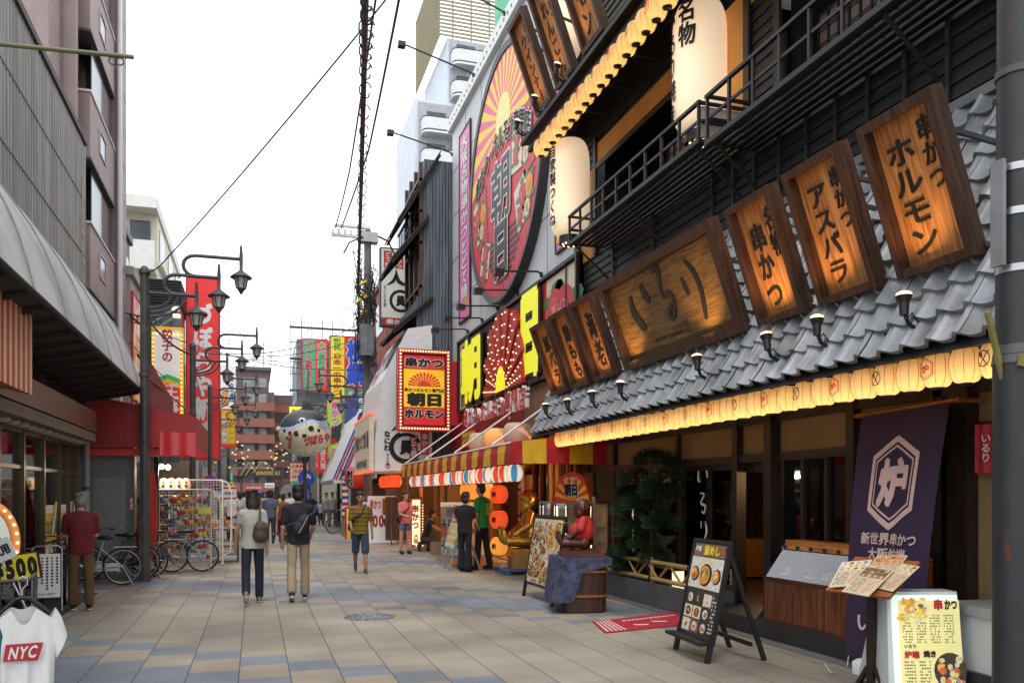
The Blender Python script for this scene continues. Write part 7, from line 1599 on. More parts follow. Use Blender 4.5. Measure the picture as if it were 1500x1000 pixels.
brush_poly(mb,[(-.2,.7),(-.05,.6),(.02,.72),(-.1,.78)],.008,y=-.042,mi=5)
for i in range(4): rows_of_marks(mb,-.19+.11*i,.43,-.11+.11*i,.6 if i<2 else .66,8 if i<2 else 11,-.036,6,seed=i,cols=7)
disc(mb,.17,.22,.13,.14,y=-.0355,mi=6,n=18)
for i in range(16): disc(mb,.17+rr.uniform(-.09,.09),.22+rr.uniform(-.09,.1),rr.uniform(.015,.04),rr.uniform(.015,.035),y=-.037-.0002*i,mi=rr.choice((0,1,7,4,5)),n=9)
for i in range(4): brush_poly(mb,[(.16+.02*i,.17),(.2+.025*i,.09)],.006,y=-.042,mi=5)
for i in range(2): rows_of_marks(mb,-.19+.12*i,.1,-.1+.12*i,.3,8,-.036,6,seed=i+9,cols=7)
mb.build('menu_print',MF,p)
text(p,'串',.1,.735,.07,.09,RED,y=-.04,bold=.06); text(p,'かつ',.2,.735,.1,.08,INK,y=-.04,bold=.05); text(p,'炉端',-.13,.345,.12,.06,RED,y=-.04,bold=.06); text(p,'焼き',.01,.35,.1,.055,INK,y=-.04,bold=.06); text(p,'いろり',-.14,.41,.09,.03,INK,y=-.04,bold=.03); text(p,'ご予約受付中!!',.05,.06,.36,.04,INK,y=-.04,bold=.05)
# white freezer box behind
t=T('storage_box','white storage box with grey lid behind the glowing menu sign','box',(5.8,5.12,.2),R(-6)); MB().box((-.33,-.28,0),(.33,.28,.44)).build('body',M('box_white',(.6,.6,.6),.5,.12,scale=2),t); MB().box((-.36,-.31,.441),(.36,.31,.52)).build('lid',M('lid_grey',(.3,.31,.32),.4,.1),t)
# menu stand
p0=A(1277,1012,Z=0); t=T('menu_stand','wooden stand with open menu booklets beside the purple banner','menu stand',p0,R(-78)); hz=1.02
MB().box((-.03,-.03,0),(.03,.03,hz-.08)).build('post',DBROWN,t); MB().box((-.14,-.14,0),(.14,.14,.05)).build('base',DBROWN,t); q=MB(); q.beam((-.12,0,.05),(-.03,0,.2),.05,.03); q.beam((.12,0,.05),(.03,0,.2),.05,.03); q.build('foot_brace',DBROWN,t)
tr=MB().box((-.3,-.22,0),(.3,.24,.02)).build('tray',wood('tray_wood','#7a3a12','#a85a22','x'),t); tr.location=(0,0,hz-.1); tr.rotation_euler.x=R(35)
def booklet(label,x,y,z,rz,seed,c):
    b=T('menu_booklet',label,'menu',(0,0,0)); Xw=Matrix.Translation(p0)@Matrix.Rotation(R(-78),4,'Z')@Matrix.Translation((0,0,hz-.1))@Matrix.Rotation(R(35),4,'X')@Matrix.Translation((x,y,z))@Matrix.Rotation(rz,4,'Z')
    b.matrix_world=Xw; b.location=Xw.to_translation(); b.rotation_euler=Xw.to_euler()
    MB().box((-.13,-.17,0),(.13,.17,.008)).build('cover',c,b)
    mb=MB(); rr=random.Random(seed)
    f=lambda x,z,y:(x,z,.0085+y)
    m=MB(); rect(m,-.125,-.165,.125,.165,y=-.001,mi=8); rect(m,-.12,.04,.12,.16,y=-.0015,mi=(0,2,4,2)[seed%4]); grid_dishes(m,-.12,.04,.12,.16,4,3,-.002,seed,bg=(4,0,4,2)[seed%4]); rows_of_marks(m,-.11,-.15,.0,.02,8,-.002,6,cols=8); rows_of_marks(m,.02,-.15,.11,.02,7,-.002,1,cols=6)
    m.v=[(a,c2,.008-b2) for a,b2,c2 in m.v]; m.build('page',FOOD+[M('page_cream',(.55,.45,.3),.6,.1)],b)
booklet('open menu page with yellow border lying highest on the wooden stand',.06,.1,.03,.1,1,CREAM); booklet('menu page with food photographs at the left of the wooden stand',-.17,-.02,.045,.25,2,WHITE); booklet('menu page with small drawings at the front of the wooden stand',.05,-.1,.055,-.08,3,CREAM); booklet('dark brown menu cover sticking out at the right of the stand',.2,.02,.022,-.15,4,DBROWN)
# purple banner
PUR=M('banner_purple',(.026,.01,.042),.75,.12,scale=3)
tl,tr_=A(1262,608,X=5.72),A(1392,586,X=5.72); bl,br=A(1234,955,X=5.28),A(1345,985,X=5.28)
t=T('fabric_banner','long purple fabric banner with a pink hexagon crest, hanging beside the window','banner',tl)
mb=MB(); N=24; g=[]
def bp(u,v):
    a=Vector(tl).lerp(Vector(tr_),u); b=Vector(bl).lerp(Vector(br),u); p=a.lerp(b,v**1.0); k=.02*sin(u*13+v*2)*v+.012*sin(u*24+1)*v; return p+Vector((-.04*sin(pi*v)+k,0,0))
for i in range(N+1): g.append([bp(j/20,i/N) for j in range(21)])
mb.sheet(g); mb.build('cloth',PUR,t,True)
def onb(o):
    # place flat (x: 0..1 across, z: 0..1 down) on the cloth
    me=o.data
    for v in me.vertices:
        q=bp(min(1,max(0,v.co.x)),min(1,max(0,-v.co.z))); v.co=q+Vector((-.008+v.co.y,-.004,0))-t.location
    me.update()
CP=M('crest_pink',(.62,.42,.38),.7,.08)
mb=MB(); HX=[(0,1.12),(.9,.66),(.9,-.66),(0,-1.12),(-.9,-.66),(-.9,.66),(0,1.12)]
def hexband(k0,k1,mi=0):
    for (a,b) in zip(HX,HX[1:]):
        n=6
        for i in range(n):
            P=[]
            for k,f in ((k0,i/n),(k0,(i+1)/n),(k1,(i+1)/n),(k1,i/n)): P.append((.5+.3*k*(a[0]+(b[0]-a[0])*f),0,-.3+.17*k*(a[1]+(b[1]-a[1])*f)))
            mb.add(P,[(0,1,2,3)],mi)
hexband(1,.86); hexband(.8,.75); o=mb.build('crest',CP,t); onb(o)
for s,x,z,w,h,b in (('炉',.5,-.3,.34,.2,.05),('新世界串かつ',.52,-.525,.66,.05,.03),('大阪炉端',.52,-.585,.46,.05,.03),('いるり',.52,-.86,.6,.07,.02),('大阪',.8,-.93,.1,.02,.02)):
    o=text(t,s,x,z,w,h,CP,y=0,bold=b); onb(o)
t=T('banner_pole','brown wooden pole holding the top of the purple banner','pole',tl); d=Vector(tr_)-Vector(tl); MB().cyl(-d*.08,d*1.08,.02).build('pole',wood('pole_wood','#6a3a14','#a05a22','y'),t)
for f in (-.05,1.05): MB().cyl(d*f,d*f+Vector((.3,0,.0)),.025).build('bracket',MATS['pole_wood'],t)
t=T('weight','round white weight on the ground tied to the purple banner','weight',A(1266,986,Z=0)); MB().lathe([(.1,0),(.105,.1),(.06,.13),(0,.13)],14).build('body',WHITE,t); mb=MB(); mb.tube([(0,0,.13),(.02,.02,.2)],.006,5); mb.build('string',WHITE,t)
cable('loose white cord lying on the step below the purple banner',[A(1243,960,X=5.3),A(1240,985,X=5.25),A(1218,985,Z=.02),A(1208,972,Z=.02)],.005,WHITE)
# small red noren
a,b=A(1428,622,X=5.95),A(1466,692,X=5.95); t=T('cloth_sign','small red cloth sign with white lettering beside the dark post','cloth sign',(5.95,(a.y+b.y)/2,b.z),-pi/2); w=a.y-b.y;h=a.z-b.z
mb=MB(); mb.sheet([[(-w/2+w*i/12,.012*sin(i*1.1),0 if k==0 else h) for i in range(13)] for k in (0,1)]); mb.build('cloth',M('cloth_red',(.42,.02,.03),.7,.1),t); text(t,'いるり',0,h*.5,.09,h*.55,WHITE,y=-.018,vert=True,bold=.02); MB().cyl((-w/2-.05,0,h+.01),(w/2+.05,0,h+.01),.012).build('rod',DBROWN,t)
# display case on the step
Y1,Y2=A(1122,880,X=5.5).y,A(1262,900,X=5.5).y; t=T('display_case','wooden food display case with slanted glass on the black step','display case',(5.48,(Y1+Y2)/2,.2),-pi/2); w=Y1-Y2
CW=wood('case_wood','#3c1a0a','#7a4320'); mb=MB()
n=6
for i in range(n): mb.box((-w/2+w*i/n+.003,0,.03),(-w/2+w*(i+1)/n-.003,.03,.46))
mb.box((-w/2,.03,.03),(w/2,.5,.45)); mb.build('base',CW,t); mb=MB(); mb.box((-w/2-.01,-.012,.46),(w/2+.01,.03,.49)); mb.box((-w/2-.01,-.01,0),(w/2+.01,.5,.03)); mb.build('trim',wood('case_trim','#2a1208','#5a3018','x'),t)
mb=MB(); mb.quad((-w/2,.02,.49),(w/2,.02,.49),(w/2-.06,.26,.87),(-w/2+.06,.26,.87)); mb.build('glass_front',glass('case_glass',(.85,.88,.9),.12,.1),t)
mb=MB(); mb.add([(-w/2,.02,.49),(-w/2+.06,.26,.87),(-w/2+.06,.45,.87),(-w/2,.5,.49)],[(0,1,2,3)]); mb.add([(w/2,.02,.49),(w/2-.06,.26,.87),(w/2-.06,.45,.87),(w/2,.5,.49)],[(3,2,1,0)]); mb.build('side_panel',M('case_mesh',(.1,.1,.1),.6,.4,scale=40),t)
mb=MB(); mb.box((-w/2+.05,.24,.87),(w/2-.05,.47,.9)); mb.add([(-w/2+.03,.2,.8),(w/2-.03,.2,.8),(w/2-.06,.25,.88),(-w/2+.06,.25,.88)],[(0,1,2,3)]); mb.build('top_rail',wood('case_top','#8a4a16','#c27a30','x'),t)
MB().box((-w/2+.02,.03,.48),(w/2-.02,.48,.495)).build('red_cloth',RED,t)
for i in range(7):
    x=-w/2+.1+(w-.2)*i/6; mb=MB(); mb.ell((x,.2,.825),(.035,.012,.02),8,6); mb.build('scallop',BLACK,t)
for i in range(7):
    x=-w/2+.14+(w-.28)*i/6; o=T('sample_dish',('white plate of food samples','dark bowl of food samples','plate of prawn samples')[i%3]+' inside the wooden display case','food sample',(5.48+.2+.06*(i%2),(Y1+Y2)/2-x,.2+.5),0,'food samples in the wooden display case')
    mb=MB(); mb.lathe([(0,0),(.07,.005),(.085,.03),(.075,.03),(0,.012)],14); mb.build('dish',(WHITE,DGREY,WHITE)[i%3],o); mb=MB(); rr=random.Random(i)
    for k in range(6): mb.ell((rr.uniform(-.04,.04),rr.uniform(-.04,.04),.03+.01*k),(.025,.03,.02),8,5)
    mb.build('food',FOOD[(0,2,1)[i%3]],o)
# tub, cloth and seated wooden figure
px_=A(851,898,Z=0); tx,ty=px_.x+.12,px_.y+.3; t=T('wooden_tub','tall dark wooden tub with pale hoops on the paving','tub',(tx,ty,0),R(-12))
TUB=wood('tub_wood','#1d0c08','#4a2418'); mb=MB(); n=7; pr=[(.31,0),(.32,.02),(.335,.74),(.30,.74),(.29,.6),(0,.6)]
def sq(mb,prof,mi=0,N=28):
    k=len(prof); P=[]
    for r,z in prof:
        for j in range(N):
            a=2*pi*j/N; c,s=cos(a),sin(a); m=(abs(c)**5+abs(s)**5)**(-1/5); P.append((r*c*m,r*s*m,z))
    mb.add(P,[(i*N+j,i*N+(j+1)%N,(i+1)*N+(j+1)%N,(i+1)*N+j) for i in range(k-1) for j in range(N)],mi,False); return mb
sq(mb,pr); mb.build('staves',TUB,t)
for z in (.22,.55): m=MB(); sq(m,[(.325+.02*z,z),(.345+.02*z,z),(.345+.02*z,z+.03),(.325+.02*z,z+.03)]); m.build('hoop',wood('hoop_wood','#6a3c20','#96603a','x'),t)
t=T('draped_cloth','dark blue patterned cloth draped over the wooden tub','cloth',(tx,ty,.74),R(-12)); NAVY=M('cloth_navy',(.05,.055,.11),.8,.6,scale=12,bump=.1)
mb=MB(); mb.quad((-.36,-.36,.015),(.36,-.36,.015),(.36,.36,.015),(-.36,.36,.015)); g=[[],[]]; 
rows=[]
for i in range(8):
    v=i/7; rows.append([(-.37-.1*v+.02*sin(j*1.2+v*3),-.38+.76*j/14,.015-.62*v) for j in range(15)])
mb.sheet(rows); rows=[]
for i in range(7):
    v=i/6; rows.append([(-.37-.1*v+(.74 if v<.25 else .3+.1*(1-v))*j/12,-.375-.03*v-.012*sin(j*1.5)*v,.015-.6*v*(1 if j<9 else 1)) for j in range(13)])
mb.sheet(rows); mb.build('cloth',NAVY,t)
t=T('plinth_board','reddish wooden base board under the seated brown figure','board',(tx,ty,.76),R(-12)); MB().box((-.29,-.24,0),(.29,.24,.05)).build('board',wood('board_wood','#3a1510','#6a2c1c','x'),t); MB().box((-.25,-.2,.05),(.25,.2,.08)).build('step',MATS['board_wood'],t)
def seated(label,loc,rz,s,m,name='statue',cloth=None,vox=.012,back=None):
    t=T(name,label,'statue',loc,rz)
    S=lambda *a:tuple(x*s for x in a)
    sh=[('e',S(0,-.03,.28),S(.2,.18,.26),(0,0,0)),('e',S(0,.0,.5),S(.17,.14,.16),(0,0,0)),('e',S(0,.02,.8),S(.155,.165,.2),(0,0,0)),('e',S(0,.07,.72),S(.15,.13,.12),(0,0,0)),('c',S(0,0,.55),S(0,0,.66),.08*s,.08*s),('e',S(0,.18,.8),S(.028,.03,.03),(0,0,0)),
      ('e',S(.155,.02,.78),S(.03,.04,.06),(0,0,0)),('e',S(-.155,.02,.78),S(.03,.04,.06),(0,0,0))]
    for q in (-1,1):
        sh+=[('c',S(.11*q,.0,.13),S(.16*q,.38,.14),.11*s,.085*s),('e',S(.17*q,.47,.22),S(.075,.05,.14),(-.25,0,0)),('c',S(.17*q,.02,.58),S(.25*q,.08,.4),.065*s,.055*s),('c',S(.25*q,.08,.4),S(.2*q,.26,.27),.055*s,.045*s),('e',S(.2*q,.29,.25),S(.05,.06,.04),(0,0,0))]
        for k in range(5): sh.append(('e',S(.17*q+(k-2)*.03,.48,.36),S(.016,.025,.025),(0,0,0)))
    blob(sh,vox*s*1.3,'body',m,t,2)
    mb=MB(); 
    for q in (-1,1): mb.tube([S(.035*q,.172,.835),S(.065*q,.178,.845),S(.095*q,.16,.835)],.007*s,5)
    mb.tube([S(-.05,.175,.725),S(0,.192,.715),S(.05,.175,.725)],.008*s,5); mb.build('face_lines',M('carved_line',(.02,.012,.008),.5),t)
    if back: back(t,S)
    if cloth:
        blob([('e',S(0,-.02,.38),S(.235,.21,.3),(0,0,0)),('e',S(0,.1,.33),S(.2,.2,.2),(0,0,0)),('c',S(.17,.02,.58),S(.26,.09,.42),.085*s,.085*s),('c',S(-.17,.02,.58),S(-.26,.09,.42),.085*s,.085*s),('e',S(0,.0,.56),S(.19,.16,.08),(0,0,0))],vox*s*1.3,'garment',cloth,t,3)
    return t
def backb(t,S):
    mb=MB(); P=[(-.2,.1),(-.19,.7),(-.13,1.05),(0,1.2),(.13,1.05),(.19,.7),(.2,.1)]; mb.prism([(a*.62,b*.62) for a,b in P],-.16,-.12); mb.build('carved_back',wood('statue_wood2','#2a0f0a','#552418'),t)
    MB().lathe([(0,0),(.05,.0),(.06,.02),(.05,.03),(0,.03)],12,X=Matrix.Translation(S(-.05,.42,.5))).build('bowl',M('brass_bowl',(.6,.4,.1),.35,.1,metal=.7),t)
seated('brown seated wooden figure in a red cloth holding a small bowl',(tx+.04,ty,.84),R(75),.72,wood('statue_wood','#2c0f0a','#5a2416',rough=.35),cloth=M('garment_red',(.45,.02,.015),.7,.2,scale=4,bump=.1),back=backb)
GLD=M('statue_gold',(.62,.38,.07),.32,.15,metal=.85)
seated('large shiny golden seated figure on a stepped golden pedestal',(5.5,16.3,.48),R(84),1.25,GLD)
t=T('pedestal','stepped golden pedestal under the golden seated figure','pedestal',(5.42,16.25,.1),R(-10)); mb=MB(); mb.box((-.36,-.42,0),(.36,.42,.24)); mb.box((-.32,-.36,.24),(.32,.36,.4)); mb.build('block',M('pedestal_gold',(.4,.22,.05),.45,.2,metal=.6),t)
t=T('pallet','blue plastic pallet on the paving under the golden pedestal','pallet',(5.4,16.15,0),R(-5)); mb=MB()
for i in range(5): mb.box((-.6,-.6+.26*i,.07),(.6,-.44+.26*i,.1))
for i in range(3): mb.box((-.6+.55*i,-.6,0),(-.5+.55*i,.6,.07))
mb.build('slats',M('pallet_blue',(.03,.12,.3),.5,.2),t)
# red mat on paving
P=[A(868,910,Z=.012),A(886,926,Z=.012),A(1062,908,Z=.012),A(985,896,Z=.012)]; t=T('floor_mat','red entrance mat with white lettering lying askew on the paving','mat',(P[0]+P[2])/2)
t.location.z=0; top=[(p.x,p.y,.016) for p in P]; mb=MB(); mb.add(top+[(p.x,p.y,.003) for p in P],[(0,1,2,3),(0,4,5,1),(1,5,6,2),(2,6,7,3),(3,7,4,0)]); mb.build('mat',M('mat_red',(.42,.015,.03),.9,.2,scale=20),t,True)
def mp_(u,v): a=P[1].lerp(P[0],v); b=P[2].lerp(P[3],v); return a.lerp(b,u)
mb=MB()
for k in range(5):
    f=.02+.035*k; mb.add([(*mp_(f,0.03)[:2],.018),(*mp_(f+.015,0.03)[:2],.018),(*mp_(f+.02,.95)[:2],.018),(*mp_(f+.005,.95)[:2],.018)],[(0,1,2,3)])
for k in range(12):
    f=.28+.05*k; mb.add([(*mp_(f,.7)[:2],.018),(*mp_(f+.035,.7)[:2],.018),(*mp_(f+.035,.78)[:2],.018),(*mp_(f,.78)[:2],.018)],[(0,1,2,3)])
for f,g in ((.3,.3),(.5,.4),(.75,.35)): mb.add([(*mp_(f,g)[:2],.018),(*mp_(f+.1,g-.08)[:2],.018),(*mp_(f+.12,g-.02)[:2],.018),(*mp_(f,g+.1)[:2],.018)],[(0,1,2,3)])
mb.build('print',M('mat_white',(.65,.6,.58),.9,.1),t,True)
# bamboo fence
BAM=M('bamboo',(.4,.27,.09),.45,.25,scale=3); t=T('bamboo_fence','low bamboo lattice fence tied with black cord on the planter kerb','fence',(5.47,11.8,.34))
y0,y1=9.5,14.2
for z in (.06,.3): MB().cyl((5.47,y0,.34+z),(5.47,y1,.34+z),.032,n=10).build('rail',BAM,t,True)
n=14
for i in range(n):
    a=y0+(y1-y0)*i/n; b=y0+(y1-y0)*(i+1)/n
    MB().cyl((5.47,a if i%2 else b,.4),(5.47,b if i%2 else a,.64),.018,n=7).build('brace',BAM,t,True)
for i in range(5):
    y=y0+.1+(y1-y0-.2)*i/4; MB().cyl((5.49,y,.34),(5.49,y,.7),.03,n=9).build('post',BAM,t,True)
    for z in (.4,.64): MB().cyl((5.47,y-.03,z),(5.47,y+.03,z),.037,n=9).build('cord',INK,t,True)
# pine
t=T('pine_tree','dark cloud pruned pine propped with poles in the planter','tree',(5.72,11.2,.28)); random.seed(31)
tr2=MB(); tr2.tube([(0,0,0),(.05,.1,.4),(-.06,.05,.8),(.05,-.1,1.2),(-.02,0,1.6),(.02,.05,1.85)],[.07,.065,.055,.045,.035,.02],8); tr2.build('trunk',M('pine_bark',(.08,.045,.025),.9,.4,scale=8,bump=.3),t)
cl=[(-.1,.35,.45,.3),(-.05,.6,.75,.28),(0,-.35,.9,.27),(-.15,.3,1.1,.32),(0,-.3,1.35,.3),(-.1,.25,1.55,.3),(0,-.05,1.85,.27),(-.15,-.1,.6,.24),(-.2,.7,.35,.22),(0,-.55,1.6,.2),(-.1,.6,1.35,.22),(-.2,.1,.8,.28),(-.15,0,1.2,.28),(-.2,.45,.2,.2),(-.1,-.35,.4,.22)]
fo=MB(); br=MB()
for cx,cy,cz,r in cl:
    br.tube([(0,0,cz-.15),(cx*.6,cy*.6,cz-.06),(cx,cy,cz)],[.03,.02,.012],5)
    for k in range(int(1150*r/.3)):
        a=random.uniform(0,2*pi); u=random.uniform(-.6,1); rr=r*random.uniform(.55,1.05); q=math.sqrt(max(0,1-u*u)); b=Vector((cx+rr*q*cos(a),cy+rr*q*sin(a),cz+rr*u*.55)); d=Vector((q*cos(a),q*sin(a),u+.5)).normalized()
        d=(d+Vector((random.uniform(-.5,.5),random.uniform(-.5,.5),random.uniform(-.2,.5)))).normalized()*random.uniform(.07,.11); sd=d.orthogonal().normalized()*.01
        fo.add([b-sd,b+sd,b+d],[(0,1,2)],k%2)
fo.build('crown',[M('needle_dark',(.02,.045,.018),.6,.3),M('needle_mid',(.04,.075,.025),.6,.3)],t); br.build('limbs',MATS['pine_bark'],t)
for k,(dx,dy) in enumerate(((-.25,-.5),(-.2,.25))): MB().cyl((dx,dy,0),(0,0,1.0),.022).build('prop',wood('prop_wood','#6a3a18','#9a6030'),t)
t=T('garden_lamp','small glowing white garden lamp behind the bamboo fence','lamp',(5.62,10.2,.29)); MB().box((-.06,-.06,0),(.06,.06,.26)).build('shade',M('lamp_paper',(1,.85,.6),.5,.03,es=.9),t); MB().box((-.07,-.07,.26),(.07,.07,.28)).build('cap',DBROWN,t)
# gacha machine
t=T('capsule_machine','white capsule toy machine rack under the striped awning','vending machine',(4.95,20.6,0),R(-52)); MB().box((-.5,0,.05),(.5,.55,1.42)).build('cabinet',M('cabinet_white',(.62,.6,.58),.4,.08),t); MB().box((-.52,-.02,0),(.52,.57,.05)).build('base',GREY,t)
for r in range(2):
    for c in range(5):
        x=-.4+.2*c; z=.32+.55*r
        o=MB().box((x-.08,-.03,z+.17),(x+.08,-.001,z+.48)).build('window',M('capsule_%d'%((r+c)%3),((.6,.2,.1),(.65,.5,.35),(.3,.3,.4))[(r+c)%3],.25,.6,scale=22),t)
        m=MB(); m.cyl((x,0,z+.08),(x,-.05,z+.08),.045,n=10); m.box((x-.05,-.06,z+.075),(x+.05,-.05,z+.09)); m.build('knob',STEEL,t); MB().box((x-.06,-.04,z-.06),(x+.06,-.001,z+.0)).build('chute',DGREY,t)
MB().box((-.5,-.03,1.3),(.5,0,1.42)).build('header',M('header_lit',(.9,.75,.55),.4,.2,es=.3),t)
# curtains
t=T('curtain','beige curtain tied back inside the open shop under the awning','curtain',(5.4,21.7,0)); mb=MB(); g=[]
for i in range(12):
    v=i/11; w=.55*(1-.75*sin(pi*min(1,v*1.1)*.5))+.08; g.append([(5.45+.05*sin(j*1.4),21.9-.4*v-w+w*2*j/14,2.3-2.0*v) for j in range(15)])
mb.sheet(g); mb.build('cloth',M('curtain_beige',(.35,.25,.15),.85,.15),t,True)
# display cases of the round sign restaurant
for i,(y,x,w,h,lb) in enumerate(((13.75,5.45,.9,1.45,'lit glass food case with fan shaped sign, right behind the brown figure'),(14.9,5.5,.7,1.45,'lit glass food case left of the one with the fan sign'))):
    t=T('food_case',lb,'display case',(x,y,0),-pi/2+.5); MB().box((-w/2,0,.0),(w/2,.45,.35)).build('base',RED,t); mb=MB(); 
    for sx in (-1,1):
        for yy in (0,.43): mb.box((sx*w/2-.015,yy-.0,.35),(sx*w/2+.015,yy+.02,h))
    mb.box((-w/2-.015,0,h),(w/2+.015,.45,h+.03)); mb.build('frame',STEEL,t); MB().box((-w/2+.02,.002,.36),(w/2-.02,.006,h-.01)).build('glass',MATS['clear_glass'],t)
    MB().box((-w/2+.016,.425,.36),(w/2-.016,.43,h)).build('back',M('case_back',(.5,.3,.15),.6,.2),t)
    for sx in (-1,1): MB().cyl((sx*(w/2-.05),.04,.4),(sx*(w/2-.05),.04,h-.05),.013).build('tube',M('case_tube',(1,.95,.8),.4,.02,es=5,ec=(1,.85,.6)),t)
    for r in range(3):
        sh=MB().box((-w/2+.02,.03,.45+.28*r),(w/2-.02,.42,.462+.28*r)).build('shelf',M('shelf_glass',(.4,.45,.45),.2,.1),t)
        mb=MB(); rr=random.Random(i*9+r)
        for k in range(5): xx=-w/2+.1+(w-.2)*k/4; mb.lathe([(0,0),(.07,.01),(.075,.02),(0,.015)],10,X=Matrix.Translation((xx,.2,.463+.28*r)),mi=0); [mb.ell((xx+rr.uniform(-.04,.04),.2+rr.uniform(-.04,.04),.49+.28*r),(.025,.025,.02),7,5,mi=rr.choice((1,2,3))) for q in range(5)]
        mb.build('sample_food',[WHITE,FOOD[0],FOOD[1],FOOD[3]],t)
    if i==0:
        s=MB(); P=[(-.42,0),(.42,0),(.3,.42),(.15,.5),(0,.54),(-.15,.5),(-.3,.42)]; s.prism([(a,b+h+.03) for a,b in P],-.03,.02); s.build('fan_sign',M('fan_sign_red',(.6,.03,.02),.5,.1,es=.1),t)
        s=MB(); 
        for k in range(7): a0,a1=pi*(k+.1)/7,pi*(k+.6)/7; s.add([(.0,-.034,h+.06),(.4*cos(a0),-.034,h+.06+.42*sin(a0)),(.4*cos(a1),-.034,h+.06+.42*sin(a1))],[(0,1,2)])
        s.build('fan_rays',YEL,t); text(t,'朝日',0,h+.25,.3,.24,INK,y=-.04,bold=.08,out=WHITE,outw=.06); text(t,'串かつ専門店',0,h+.45,.28,.05,WHITE,y=-.04,bold=.04)
t=T('floor_mat','red and yellow patterned mat on the shop floor behind the staff','mat',(4.9,18.6,0)); MB().box((-.6,-1.6,.002),(.6,1.6,.014)).build('mat',stripes('mat_pattern',[('#8a1a16',2),('#c8b060',1),('#5a1210',1)],.35,1,.9),t)
t=T('paper_bag','brown paper bag on the paving beside the crouching man','bag',A(640,812,Z=0)); MB().box((-.16,-.1,0),(.16,.1,.34)).build('bag',M('kraft_paper',(.36,.24,.13),.8,.15),t); mb=MB(); mb.tube([(-.06,0,.34),(-.05,0,.42),(.05,0,.42),(.06,0,.34)],.006,4); mb.build('handle',M('kraft_paper',(.36,.24,.13)),t)
t=T('wooden_screen','tall brown wooden screen standing left of the white canopy shop front','screen',(4.9,26.4,0)); mb=MB(); mb.box((-.9,-.03,.15),(.3,.03,1.55)); mb.build('board',wood('screen_wood','#3a2010','#62381c'),t)
for s in (-.75,.15): MB().beam((s,-.3,0),(s,.02,1.3),.04,.04).build('leg',IRON,t)
